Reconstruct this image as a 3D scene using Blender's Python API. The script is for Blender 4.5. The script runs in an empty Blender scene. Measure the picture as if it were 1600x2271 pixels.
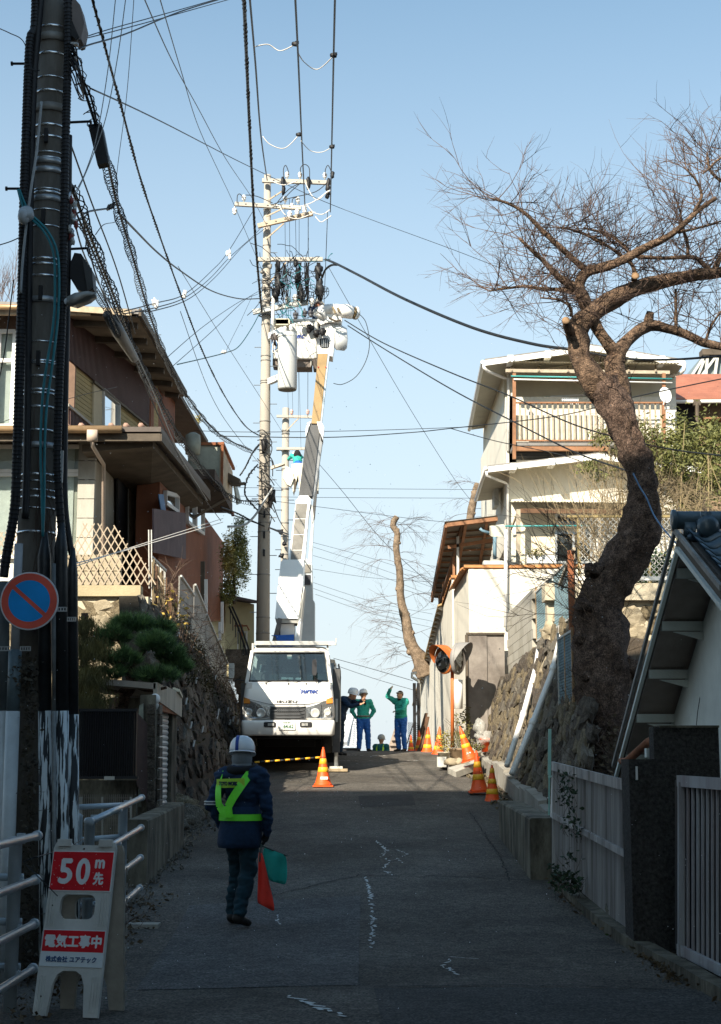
import bpy,bmesh,math,random
from mathutils import Vector,Matrix,Euler,noise,Quaternion
R=math.radians
V=Vector
SC=bpy.context.scene
COL=SC.collection
# ------------------------------------------------------------------ camera, sky, sun, exposure
FPX=3400.0;EYE=1.64;HY=1690.0
PITCH=math.atan((HY-1135.5)/FPX)
cd=bpy.data.cameras.new('camera');CAM=bpy.data.objects.new('camera',cd);COL.objects.link(CAM)
CAM.location=(0,0,EYE);CAM.rotation_euler=(math.pi/2+PITCH,0,0)
cd.sensor_fit='HORIZONTAL';cd.sensor_width=36;cd.lens=FPX/1600*36;cd.clip_start=.1;cd.clip_end=6000
SC.camera=CAM
SUNV=V((.48,.93,-.7)).normalized()
ELEV=math.asin(-SUNV.z);AZ=math.atan2(-SUNV.x,-SUNV.y)
wd=bpy.data.worlds.new('World');SC.world=wd;wd.use_nodes=True
nt=wd.node_tree;nt.nodes.clear()
sky=nt.nodes.new('ShaderNodeTexSky');sky.sky_type='NISHITA';sky.sun_disc=False
sky.sun_elevation=ELEV;sky.sun_rotation=AZ;sky.air_density=1.0;sky.dust_density=1.2;sky.ozone_density=1.2;sky.altitude=50
bg=nt.nodes.new('ShaderNodeBackground');bg.inputs[1].default_value=.1
wo=nt.nodes.new('ShaderNodeOutputWorld')
tcw=nt.nodes.new('ShaderNodeTexCoord');sepw=nt.nodes.new('ShaderNodeSeparateXYZ');nt.links.new(tcw.outputs['Generated'],sepw.inputs[0])
rpw=nt.nodes.new('ShaderNodeValToRGB');rpw.color_ramp.interpolation='EASE'
rpw.color_ramp.elements[0].position=0;rpw.color_ramp.elements[0].color=(.92,.92,.92,1)
rpw.color_ramp.elements[1].position=.62;rpw.color_ramp.elements[1].color=(.0,.0,.0,1)
mxw=nt.nodes.new('ShaderNodeMix');mxw.data_type='RGBA'
nt.links.new(sepw.outputs[2],rpw.inputs[0]);nt.links.new(rpw.outputs[0],mxw.inputs[0]);tnt=nt.nodes.new('ShaderNodeMix');tnt.data_type='RGBA';tnt.blend_type='MULTIPLY';tnt.inputs[0].default_value=1;nt.links.new(sky.outputs[0],tnt.inputs[6]);tnt.inputs[7].default_value=(.86,1.06,1.0,1);nt.links.new(tnt.outputs[2],mxw.inputs[6]);mxw.inputs[7].default_value=(4.0,4.4,4.7,1)
nt.links.new(mxw.outputs[2],bg.inputs[0]);nt.links.new(bg.outputs[0],wo.inputs[0])
sd=bpy.data.lights.new('sun','SUN');sd.energy=5.0;sd.angle=R(.5);sd.color=(1,.9,.74)
so=bpy.data.objects.new('sun',sd);COL.objects.link(so);so.rotation_euler=SUNV.to_track_quat('-Z','Y').to_euler()
so.location=(-20,-30,40)
vs=SC.view_settings;vs.view_transform='Standard';vs.look='None';vs.gamma=1;vs.exposure=1.0;vs.use_curve_mapping=False
SC.render.engine='CYCLES'

# ------------------------------------------------------------------ helpers: pixel of the photograph -> point of the place
CP,SP=math.cos(PITCH),math.sin(PITCH)
def ray(x,y):
 cx=(x-800)/FPX;cy=(1135.5-y)/FPX
 return V((cx,CP-SP*cy,SP+CP*cy))
def P(x,y,d):
 r=ray(x,y);return V((0,0,EYE))+r*(d/r.y)
def PX(x,y,X):
 r=ray(x,y);return V((0,0,EYE))+r*(X/r.x)
def PZ(x,y,Z):
 r=ray(x,y);return V((0,0,EYE))+r*((Z-EYE)/r.z)
GP=[(-60,-1.2),(-20,-.25),(0,-.02),(11,0),(14.7,.08),(20,.45),(25,.83),(29,1.15),(33,1.38),(38,1.72),(42,1.91),(46,1.88),(52,1.3),(60,0),(80,-4),(120,-9),(4000,-12)]
def gz(Y):
 for i in range(len(GP)-1):
  if GP[i][0]<=Y<=GP[i+1][0]:
   y0,z0=GP[i];y1,z1=GP[i+1]
   def sl(k):
    a=GP[max(k-1,0)];b=GP[min(k+1,len(GP)-1)]
    return(b[1]-a[1])/(b[0]-a[0])
   h=y1-y0;t=(Y-y0)/h;m0=sl(i)*h;m1=sl(i+1)*h
   if i>=len(GP)-2:m0=m1=z1-z0
   return(2*t**3-3*t*t+1)*z0+(t**3-2*t*t+t)*m0+(-2*t**3+3*t*t)*z1+(t**3-t*t)*m1
 return GP[0][1] if Y<0 else GP[-1][1]
def PG(x,y):
 r=ray(x,y);lo,hi=5.,45.
 f=lambda d:EYE+r.z*d/r.y-gz(d)
 for _ in range(50):
  m=(lo+hi)/2
  if f(m)>0:lo=m
  else:hi=m
 return V((r.x*lo/r.y,lo,gz(lo)))

# ------------------------------------------------------------------ materials
MATS={}
def M(name,col,rough=.8,var=.22,scale=2.5,bump=.25,bscale=35,metal=0,streak=0,col2=None,dirt=0,spec=.4,emit=0,sheen=0,alpha=1,speck=0):
 if name in MATS:return MATS[name]
 m=bpy.data.materials.new(name);m.use_nodes=True;n=m.node_tree.nodes;l=m.node_tree.links
 b=n['Principled BSDF'];b.inputs['Roughness'].default_value=rough;b.inputs['Metallic'].default_value=metal
 b.inputs['Specular IOR Level'].default_value=spec
 tc=n.new('ShaderNodeTexCoord');mp=n.new('ShaderNodeMapping');l.new(tc.outputs['Object'],mp.inputs[0])
 if streak:mp.inputs['Scale'].default_value=(1,1,streak)
 n1=n.new('ShaderNodeTexNoise');n1.inputs['Scale'].default_value=scale;n1.inputs['Detail'].default_value=7;n1.inputs['Roughness'].default_value=.65
 l.new(mp.outputs[0],n1.inputs['Vector'])
 rp=n.new('ShaderNodeValToRGB');rp.color_ramp.elements[0].position=.32;rp.color_ramp.elements[1].position=.68
 c1=[max(0,c*(1-var)) for c in col];c2=list(col2) if col2 else[min(1,c*(1+var*.7)) for c in col]
 rp.color_ramp.elements[0].color=(*c1,1);rp.color_ramp.elements[1].color=(*c2,1)
 l.new(n1.outputs[0],rp.inputs[0]);out=rp.outputs[0]
 if dirt:
  n3=n.new('ShaderNodeTexNoise');n3.inputs['Scale'].default_value=scale*.45;n3.inputs['Detail'].default_value=9;n3.inputs['Roughness'].default_value=.75
  l.new(mp.outputs[0],n3.inputs['Vector'])
  r3=n.new('ShaderNodeValToRGB');r3.color_ramp.elements[0].position=.5;r3.color_ramp.elements[1].position=.66
  r3.color_ramp.elements[0].color=(0,0,0,1);r3.color_ramp.elements[1].color=(dirt,dirt,dirt,1)
  l.new(n3.outputs[0],r3.inputs[0])
  mx=n.new('ShaderNodeMix');mx.data_type='RGBA';l.new(r3.outputs[0],mx.inputs[0]);l.new(out,mx.inputs[6])
  mx.inputs[7].default_value=(col[0]*.3+.01,col[1]*.26+.008,col[2]*.2+.005,1);out=mx.outputs[2]
 if speck:
  for sc_,lo,hi in((55,.38,.66),(14,.35,.7)):
   n4=n.new('ShaderNodeTexNoise');n4.inputs['Scale'].default_value=sc_;n4.inputs['Detail'].default_value=3;l.new(tc.outputs['Object'],n4.inputs['Vector'])
   r4=n.new('ShaderNodeValToRGB');r4.color_ramp.elements[0].position=lo;r4.color_ramp.elements[1].position=hi
   k0=1-speck*(1 if sc_>20 else.5);k1=1+speck*(1.3 if sc_>20 else.4);r4.color_ramp.elements[0].color=(k0,k0,k0,1);r4.color_ramp.elements[1].color=(k1,k1,k1,1)
   l.new(n4.outputs[0],r4.inputs[0]);m4=n.new('ShaderNodeMix');m4.data_type='RGBA';m4.blend_type='MULTIPLY';m4.inputs[0].default_value=1;l.new(out,m4.inputs[6]);l.new(r4.outputs[0],m4.inputs[7]);out=m4.outputs[2]
 l.new(out,b.inputs['Base Color'])
 if bump:
  n2=n.new('ShaderNodeTexNoise');n2.inputs['Scale'].default_value=bscale;n2.inputs['Detail'].default_value=5
  l.new(mp.outputs[0],n2.inputs['Vector'])
  bp=n.new('ShaderNodeBump');bp.inputs['Strength'].default_value=bump;bp.inputs['Distance'].default_value=.02
  l.new(n2.outputs[0],bp.inputs['Height']);l.new(bp.outputs[0],b.inputs['Normal'])
 if alpha<1:b.inputs['Alpha'].default_value=alpha
 MATS[name]=m;return m
def glass(name,tint,refl=.6,through=.5):
 if name in MATS:return MATS[name]
 m=bpy.data.materials.new(name);m.use_nodes=True;n=m.node_tree.nodes;l=m.node_tree.links;n.clear()
 o=n.new('ShaderNodeOutputMaterial');g=n.new('ShaderNodeBsdfGlossy');g.inputs['Roughness'].default_value=.03;g.inputs[0].default_value=(.9,.95,1,1)
 t=n.new('ShaderNodeBsdfTransparent');t.inputs[0].default_value=(*tint,1)
 f=n.new('ShaderNodeLayerWeight');f.inputs[0].default_value=.35
 mm=n.new('ShaderNodeMath');mm.operation='MULTIPLY_ADD';mm.inputs[1].default_value=refl;mm.inputs[2].default_value=1-through-.4
 l.new(f.outputs['Fresnel'],mm.inputs[0])
 mx=n.new('ShaderNodeMixShader');l.new(mm.outputs[0],mx.inputs[0]);l.new(t.outputs[0],mx.inputs[1]);l.new(g.outputs[0],mx.inputs[2]);l.new(mx.outputs[0],o.inputs[0])
 MATS[name]=m;return m
asphalt=M('asphalt',(.112,.1,.085),.93,.5,.7,.8,60,dirt=.5,speck=.55)
patch_m=M('asphalt_patch',(.05,.048,.045),.93,.2,1.5,.6,60,speck=.55)
conc=M('concrete',(.3,.285,.25),.9,.3,1.8,.5,30,dirt=.6)
conc_d=M('mossy_concrete',(.07,.058,.042),.95,.6,3.5,.9,25,col2=(.22,.2,.15),dirt=.9,streak=.4)
conc_l=M('pale_concrete',(.42,.4,.35),.9,.2,2,.3,40,dirt=.35,streak=.4)
black_m=M('black_plastic',(.012,.012,.014),.55,.3,6,.1,60)
cable_m=M('black_cable',(.012,.014,.016),.5,.3,6,0)
greyc_m=M('grey_cable',(.35,.37,.38),.5,.2,6,0)
teal_m=M('teal_cable',(.02,.2,.24),.45,.2,6,0)
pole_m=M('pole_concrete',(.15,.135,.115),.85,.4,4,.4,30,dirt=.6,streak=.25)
polel_m=M('lit_pole_concrete',(.36,.33,.285),.85,.14,1.5,.2,30,dirt=.2,streak=.25)  # paler copy of the pole concrete, sunlight put into its colour
litter_m=M('litter',(.12,.085,.05),.9,.6,9,0)
steel=M('galvanised_steel',(.45,.47,.48),.42,.25,8,.1,50,metal=.7)
wsteel=M('dull_painted_steel',(.5,.5,.47),.6,.2,6,.1,40)
bright=M('bright_band',(.85,.87,.88),.25,.1,8,0,metal=.85)
railw=M('pale_blue_white_paint',(.42,.49,.53),.4,.14,5,.1,40,dirt=.2)
white_m=M('white_paint',(.8,.79,.76),.4,.05,4,.03,30)
truckw=M('truck_white',(.82,.81,.78),.25,.03,3,0,spec=.6)
plaster=M('white_plaster',(.68,.65,.57),.9,.08,1.4,.15,60,dirt=.28,streak=.35)
plasterd=M('aged_plaster',(.6,.57,.47),.9,.15,1.5,.2,50,dirt=.3,streak=.4)
red_m=M('sign_red',(.5,.02,.02),.45,.12,6,0)
orange_m=M('cone_orange',(.85,.1,.015),.5,.15,9,.05,30,dirt=.15)
yellow_m=M('cone_band_yellow',(.85,.45,.03),.45,.15,14,.05,40)
hiyel=M('hi_vis_green',(.2,.95,.05),.5,.1,8,.1,60)
hiyel2=M('hi_vis_yellow',(.45,.75,.06),.5,.1,8,.1,60)
navy_m=M('navy_cloth',(.008,.03,.075),.85,.35,6,.4,30)
blue_m=M('work_trouser_blue',(.02,.12,.45),.85,.25,6,.4,25)
green_m=M('work_jacket_green',(.03,.37,.3),.8,.2,6,.4,25)
skin_m=M('skin',(.5,.27,.17),.6,.08,8,.05)
boot_m=M('dark_boots',(.02,.018,.016),.6,.3,8,.1)
glove_m=M('pale_glove',(.5,.47,.4),.8,.15,8,.2)
bark=M('cherry_bark',(.06,.036,.022),.95,.5,7,1.0,26,col2=(.2,.13,.085),streak=1.6,speck=.5)
bark2=M('dark_shaggy_bark',(.05,.026,.017),.95,.5,8,1.0,30,col2=(.15,.1,.075),speck=.6)  # darker than the limbs, for wet bark and for shade on the trunk
bark3=M('pale_bark',(.15,.11,.075),.95,.35,5,.8,25,col2=(.27,.2,.14),speck=.4)
twig_m=M('twig',(.09,.058,.045),.9,.3,6,0)
twigl_m=M('pale_twig',(.24,.185,.11),.9,.25,6,0)
leafd=M('dark_leaf',(.025,.05,.02),.6,.5,5,0)
leafp=M('pine_needles',(.07,.135,.045),.65,.45,5,0)
leafo=M('olive_leaf',(.09,.095,.025),.65,.5,3,0,col2=(.2,.18,.06))
leafy=M('yellow_green_leaf',(.3,.26,.07),.65,.5,2.5,0,col2=(.5,.42,.14))
leafs=M('sunny_leaf',(.14,.18,.045),.6,.5,2.5,0,col2=(.3,.31,.1))
leafb=M('bamboo_leaf',(.085,.11,.025),.6,.5,2.5,0,col2=(.22,.22,.07))
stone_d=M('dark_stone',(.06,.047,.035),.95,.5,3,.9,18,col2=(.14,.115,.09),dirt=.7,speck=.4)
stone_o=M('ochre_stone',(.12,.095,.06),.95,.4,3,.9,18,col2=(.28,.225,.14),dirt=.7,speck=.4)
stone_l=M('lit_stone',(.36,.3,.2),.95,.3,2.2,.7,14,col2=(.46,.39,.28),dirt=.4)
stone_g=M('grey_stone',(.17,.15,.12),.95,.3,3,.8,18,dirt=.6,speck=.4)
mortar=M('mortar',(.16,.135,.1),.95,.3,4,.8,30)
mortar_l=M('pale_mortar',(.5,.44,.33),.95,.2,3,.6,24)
soil=M('soil',(.07,.052,.035),.98,.4,2,.9,20)
purple=M('brown_corrugated',(.09,.045,.042),.6,.25,1.2,.1,40,dirt=.3)
orangew=M('rust_orange_cladding',(.27,.1,.05),.65,.2,1.2,.1,40,dirt=.25)
tan_m=M('tan_cladding',(.36,.28,.13),.75,.2,1.5,.2,40,dirt=.2)
fascia=M('brown_fascia',(.09,.07,.05),.7,.35,3,.3,40)
copper=M('copper_gutter',(.4,.26,.14),.4,.2,4,.05,metal=.3)
wood_o=M('orange_wood',(.27,.13,.065),.75,.3,5,.2,30)
wood_b=M('brown_wood',(.13,.07,.04),.85,.35,5,.3,30)
wood_l=M('weathered_wood',(.4,.34,.26),.85,.25,5,.3,30)
tile_b=M('blue_grey_tile',(.07,.11,.14),.3,.3,6,.1,20,spec=.6)
tile_o=M('orange_coping_tile',(.45,.2,.07),.55,.25,4,.1,20)
rust=M('rust',(.25,.09,.04),.85,.4,7,.3,40)
corr_g=M('grey_corrugated',(.27,.25,.24),.6,.3,7,.3,40,col2=(.52,.5,.48),dirt=.9,streak=.05)
corr_v=M('mauve_rust_corrugated',(.42,.35,.36),.6,.35,3,.2,40,col2=(.5,.54,.56),dirt=.5,streak=.08)
glassw=glass('window_glass',(.9,.94,.94),.4,.57)
glassd=glass('windscreen_glass',(.5,.6,.62),.5,.56)
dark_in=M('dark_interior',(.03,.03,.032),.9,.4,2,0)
curtain=M('pale_curtain',(.72,.7,.64),.9,.12,5,.15,20)

# ------------------------------------------------------------------ mesh builder
class MB:
 def __init__(s):s.v=[];s.f=[];s.m=[];s.mi=0
 def add(s,vs,fs):
  o=len(s.v);s.v+=[tuple(p) for p in vs]
  for f in fs:s.f.append(tuple(o+i for i in f));s.m.append(s.mi)
  return s
 def prism(s,poly,vec):
  vec=V(vec);n=len(poly);a=[V(p) for p in poly];b=[p+vec for p in a]
  s.add(a+b,[tuple(range(n))[::-1],tuple(range(n,2*n))]+[(i,(i+1)%n,n+(i+1)%n,n+i) for i in range(n)]);return s
 def box(s,c,size,rot=None):
  c=V(c);h=[k/2 for k in size]
  pts=[V((x*h[0],y*h[1],z*h[2])) for z in(-1,1) for y in(-1,1) for x in(-1,1)]
  if rot is not None:
   mm=rot if isinstance(rot,Matrix) else Euler(rot).to_matrix()
   pts=[mm@p for p in pts]
  s.add([p+c for p in pts],[(0,2,3,1),(4,5,7,6),(0,1,5,4),(2,6,7,3),(0,4,6,2),(1,3,7,5)]);return s
 def bar(s,a,b,w,h=None,up=(0,0,1)):
  a,b=V(a),V(b);h=h or w;d=(b-a);L=d.length
  if L<1e-6:return s
  d.normalize();u=V(up)
  if abs(d.dot(u))>.97:u=V((0,1,0))
  x=d.cross(u).normalized();z=x.cross(d)
  r=Matrix((x,d,z)).transposed();s.box((a+b)/2,(w,L,h),r);return s
 def tube(s,pts,rad,n=8,cap=True,wob=0,seed=0):
  pts=[V(p) for p in pts];k=len(pts)
  if not hasattr(rad,'__len__'):rad=[rad]*k
  vs=[];t0=(pts[1]-pts[0]).normalized();u=V((0,0,1)) if abs(t0.z)<.9 else V((1,0,0))
  x=t0.cross(u).normalized()
  for i,p in enumerate(pts):
   t=(pts[min(i+1,k-1)]-pts[max(i-1,0)])
   t=t.normalized() if t.length>1e-9 else t0
   x=(x-t*x.dot(t)).normalized();y=t.cross(x)
   for j in range(n):
    a=2*math.pi*j/n;r=rad[i]
    if wob:r*=1+wob*noise.noise(V((p.x*2.2+seed,p.y*2.2+3*math.cos(a),p.z*2.2+3*math.sin(a))))+wob*.5*noise.noise(V((p.x*7+seed,p.y*7+5*math.cos(a),p.z*7+5*math.sin(a))))
    vs.append(p+(x*math.cos(a)+y*math.sin(a))*r)
  fs=[(i*n+j,i*n+(j+1)%n,(i+1)*n+(j+1)%n,(i+1)*n+j) for i in range(k-1) for j in range(n)]
  if cap:fs+=[tuple(range(n))[::-1],tuple(range((k-1)*n,k*n))]
  s.add(vs,fs);return s
 def lathe(s,c,prof,n=20,rot=None,sx=1,sy=1):
  c=V(c);vs=[];k=len(prof)
  for r,z in prof:
   for j in range(n):
    a=2*math.pi*j/n;p=V((r*math.cos(a)*sx,r*math.sin(a)*sy,z))
    if rot is not None:p=rot@p
    vs.append(c+p)
  fs=[(i*n+j,i*n+(j+1)%n,(i+1)*n+(j+1)%n,(i+1)*n+j) for i in range(k-1) for j in range(n)]
  fs+=[tuple(range(n))[::-1],tuple(range((k-1)*n,k*n))]
  s.add(vs,fs);return s
 def ell(s,c,r,n=12,m=8,rot=None,rough=0,seed=0):
  c=V(c);vs=[]
  if not hasattr(r,'__len__'):r=(r,r,r)
  for i in range(m+1):
   th=math.pi*i/m
   for j in range(n):
    a=2*math.pi*j/n;q=V((math.sin(th)*math.cos(a),math.sin(th)*math.sin(a),math.cos(th)))
    k=1+(rough*noise.noise(q*1.7+V((seed,seed*.37,0))) if rough else 0)
    p=V((q.x*r[0]*k,q.y*r[1]*k,q.z*r[2]*k))
    if rot is not None:p=rot@p
    vs.append(c+p)
  fs=[(i*n+j,(i+1)*n+j,(i+1)*n+(j+1)%n,i*n+(j+1)%n) for i in range(m) for j in range(n)]
  s.add(vs,fs);return s
 def loft(s,rings,cap=True):
  n=len(rings[0]);vs=[p for r in rings for p in r];k=len(rings)
  fs=[(i*n+j,i*n+(j+1)%n,(i+1)*n+(j+1)%n,(i+1)*n+j) for i in range(k-1) for j in range(n)]
  if cap:fs+=[tuple(range(n))[::-1],tuple(range((k-1)*n,k*n))]
  s.add(vs,fs);return s
 def mesh(s,name,mats,smooth=False):
  me=bpy.data.meshes.new(name);me.from_pydata(s.v,[],s.f)
  for m in mats:me.materials.append(m)
  if len(mats)>1:me.polygons.foreach_set('material_index',s.m)
  bm=bmesh.new();bm.from_mesh(me)
  if len(bm.verts)<60000:
   bmesh.ops.recalc_face_normals(bm,faces=bm.faces)
  bm.to_mesh(me);bm.free()
  if smooth:me.polygons.foreach_set('use_smooth',[True]*len(me.polygons))
  me.update();return me
def put(name,data,parent=None,label=None,cat=None,group=None,kind=None):
 o=bpy.data.objects.new(name,data);COL.objects.link(o)
 if parent is not None:
  o.parent=parent;o.matrix_parent_inverse=parent.matrix_basis.inverted() if parent.parent is None else(ROOTM(parent)).inverted()
 if label:o['label']=label
 if cat:o['category']=cat
 if group:o['group']=group
 if kind:o['kind']=kind
 return o
def ROOTM(o):
 m=o.matrix_basis.copy();q=o
 while q.parent:m=q.parent.matrix_basis@q.matrix_parent_inverse@m;q=q.parent
 return m
def obj(name,mb,mats,parent=None,smooth=False,**kw):
 if not isinstance(mats,(list,tuple)):mats=[mats]
 o=put(name,mb.mesh(name,mats,smooth) if isinstance(mb,MB) else mb,parent,**kw)
 return o
def thing(name,loc,label,cat,group=None,rz=0):
 o=bpy.data.objects.new(name,None);COL.objects.link(o);o.location=loc;o.rotation_euler=(0,0,rz);o.empty_display_size=.2
 o['label']=label;o['category']=cat
 if group:o['group']=group
 return o
def local(o,parent):
 o.matrix_parent_inverse=Matrix.Identity(4);return o
def copy_tree(o,parent=None):
 c=o.copy();COL.objects.link(c)
 if parent is not None:c.parent=parent
 for ch in list(o.children):copy_tree(ch,c)
 return c
def qpx(poly,d):
 return[P(x,y,d) for x,y in poly]
def boxpx(mb,x0,y0,x1,y1,d,t):
 """upright box whose face shows at these pixels, at depth d, t thick away from the viewer"""
 a=P(x0,y1,d);b=P(x1,y0,d)
 mb.prism([V((a.x,d,a.z)),V((b.x,d,a.z)),V((b.x,d,b.z)),V((a.x,d,b.z))],(0,t,0));return mb
def txt(body,w,h,bold=0,shear=0,depth=.002,res=3):
 """lettering as a mesh in the XZ plane, facing -Y, centred, w wide and h high"""
 c=bpy.data.curves.new('lettering','FONT');c.body=body;c.extrude=.01;c.resolution_u=res;c.shear=shear;c.align_x='CENTER'
 o=bpy.data.objects.new('lettering',c);COL.objects.link(o)
 dg=bpy.context.evaluated_depsgraph_get();me=bpy.data.meshes.new_from_object(o.evaluated_get(dg))
 bpy.data.objects.remove(o);bpy.data.curves.remove(c)
 xs=[v.co.x for v in me.vertices];ys=[v.co.y for v in me.vertices]
 x0,x1,y0,y1=min(xs),max(xs),min(ys),max(ys)
 fs=[tuple(p.vertices) for p in me.polygons];mb=MB()
 offs=[(0,0)] if not bold else[(-bold,0),(bold,0),(0,bold),(0,-bold)]
 for k,(dx,dz) in enumerate(offs):
  mb.add([((v.co.x-(x0+x1)/2)/(x1-x0)*(w-2*bold)+dx,-depth*(1+.25*k) if v.co.z>0 else 0,(v.co.y-(y0+y1)/2)/(y1-y0)*(h-2*bold)+dz) for v in me.vertices],fs)
 bpy.data.meshes.remove(me);return mb
def xf(mb,m):
 mb.v=[tuple(m@V(p)) for p in mb.v];return mb
def plate2d(outer,holes,t):
 """flat plate in the XZ plane (front at y=0) with holes, t thick"""
 c=bpy.data.curves.new('c','CURVE');c.dimensions='2D';c.fill_mode='BOTH';c.extrude=t/2
 for loop in[outer]+holes:
  sp=c.splines.new('POLY');sp.points.add(len(loop)-1)
  for i,(x,z) in enumerate(loop):sp.points[i].co=(x,z,0,1)
  sp.use_cyclic_u=True
 o=bpy.data.objects.new('c',c);COL.objects.link(o)
 dg=bpy.context.evaluated_depsgraph_get();me=bpy.data.meshes.new_from_object(o.evaluated_get(dg))
 bpy.data.objects.remove(o);bpy.data.curves.remove(c)
 mb=MB();mb.add([(v.co.x,t/2-v.co.z,v.co.y) for v in me.vertices],[tuple(p.vertices) for p in me.polygons]);bpy.data.meshes.remove(me);return mb
def rrect(x0,z0,x1,z1,r,n=5):
 o=[]
 for cx,cz,a0 in((x1-r,z1-r,0),(x0+r,z1-r,90),(x0+r,z0+r,180),(x1-r,z0+r,270)):
  for i in range(n+1):
   a=R(a0+90*i/n);o.append((cx+r*math.cos(a),cz+r*math.sin(a)))
 return o
def corr(mb,p0,p1,h0,h1,pitch,depth,nrm,shape='sq'):
 """ribbed sheet: base runs p0->p1, height vectors h0 and h1 at the ends, ribs stand out along nrm"""
 p0,p1,h0,h1,nrm=V(p0),V(p1),V(h0),V(h1),V(nrm).normalized()
 n=max(2,int((p1-p0).length/pitch));vs=[];cnt=0
 for i in range(n):
  fr=(0,.42,.5,.92) if shape=='sq' else(0,.25,.5,.75)
  of=(0,0,1,1) if shape=='sq' else(0,.7,1,.7)
  for a,b in zip(fr,of):
   t=(i+a)/n;b0=p0.lerp(p1,t)+nrm*(b*depth);vs+=[b0,b0+h0.lerp(h1,t)];cnt+=1
 b0=p1.copy();vs+=[b0,b0+h1];cnt+=1
 mb.add(vs,[(2*i,2*i+2,2*i+3,2*i+1) for i in range(cnt-1)]);return mb
def leafcloud(mb,c,r,n,size,rng,asp=.45,shell=.55,drop=0,cl=0):
 c=V(c);cs=None
 if cl:
  cs=[]
  for _ in range(cl):
   q=V((rng.gauss(0,1),rng.gauss(0,1),rng.gauss(0,1))).normalized()*rng.uniform(.35,1);cs.append(q)
 for _ in range(n):
  if cs:
   q=rng.choice(cs)+V((rng.gauss(0,.16),rng.gauss(0,.16),rng.gauss(0,.16)))
  else:
   q=V((rng.gauss(0,1),rng.gauss(0,1),rng.gauss(0,1))).normalized()*(rng.uniform(shell,1) if rng.random()<.75 else rng.random())
  p=c+V((q.x*r[0],q.y*r[1],q.z*r[2]))
  d=V((rng.gauss(0,1),rng.gauss(0,1),rng.gauss(0,.7)-drop)).normalized();u=d.cross(V((rng.gauss(0,1),rng.gauss(0,1),rng.gauss(0,1)))).normalized()
  s=size*rng.uniform(.6,1.35);w=s*asp
  mb.add([p,p+d*s*.5+u*w*.5,p+d*s,p+d*s*.5-u*w*.5],[(0,1,2,3)])
 return mb
def twigs(mb,p,d,L,r,lev,rng,up=.15,spread=.6,kids=4,seg=4,droop=0):
 p=V(p);d=V(d).normalized();pts=[p.copy()];q=p.copy();dd=d.copy();dirs=[]
 for i in range(seg):
  dd=(dd+V((rng.gauss(0,.13),rng.gauss(0,.13),rng.gauss(0,.13)+up*.25-droop*.3))).normalized()
  q=q+dd*L/seg;pts.append(q.copy());dirs.append(dd.copy())
 mb.tube(pts,[r*(1-.65*i/seg) for i in range(seg+1)],3 if r<.02 else 5,cap=False)
 if lev>0:
  for k in range(kids):
   t=rng.uniform(.25,1);i=min(seg-1,int(t*seg));b=pts[i].lerp(pts[i+1],t*seg-i)
   nd=(dirs[i]+V((rng.gauss(0,spread),rng.gauss(0,spread),rng.gauss(0,spread)+up-droop))).normalized()
   twigs(mb,b,nd,L*rng.uniform(.45,.75),r*.6,lev-1,rng,up,spread,kids,max(3,seg-1),droop)
def stones(parent,fpt,nu,nv,mats,rng,size,nrm,depth=.12,jit=.25,name='stone',skip=None,flat=.5,limit=300,aspect=1.25,squash=1.0):
 """stones one by one over a wall face: fpt(u,v) gives the point, nrm the outward normal"""
 nrm=V(nrm).normalized();key=[m.name for m in mats]
 variants=[]
 for k in range(7):
  mb=MB();mb.ell((0,0,0),(1,1,1),9,6,rough=1.0,seed=k*7.3+nu)
  mb.v=[tuple(max(-.78,min(.78,c_))*1.15 for c_ in p_) for p_ in mb.v];me=mb.mesh(name,[mats[k%len(mats)]],False);variants.append(me)
 cnt=0;zq=nrm.to_track_quat('Y','Z')
 order=[(i,j) for j in range(nv) for i in range(nu)]
 for(i,j) in order:
  u=(i+.5*(j%2)+rng.uniform(-jit,jit))/nu;v=(j+.5+rng.uniform(-jit,jit))/nv
  if u<0 or u>1 or v<0 or v>1:continue
  if skip and skip(u,v):continue
  p=fpt(u,v);s=size(u,v) if callable(size) else size;s*=rng.uniform(.75,1.2)
  o=bpy.data.objects.new(name,rng.choice(variants));COL.objects.link(o);o.parent=parent;o.matrix_parent_inverse=parent.matrix_basis.inverted()
  o.location=p-nrm*(depth*.35);o.rotation_mode='QUATERNION'
  o.rotation_quaternion=zq@Quaternion((0,1,0),rng.uniform(-.5,.5))
  o.scale=(s*.56*aspect,depth*flat*2,s*.5*squash);cnt+=1
  if cnt>=limit:break
 return cnt
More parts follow.
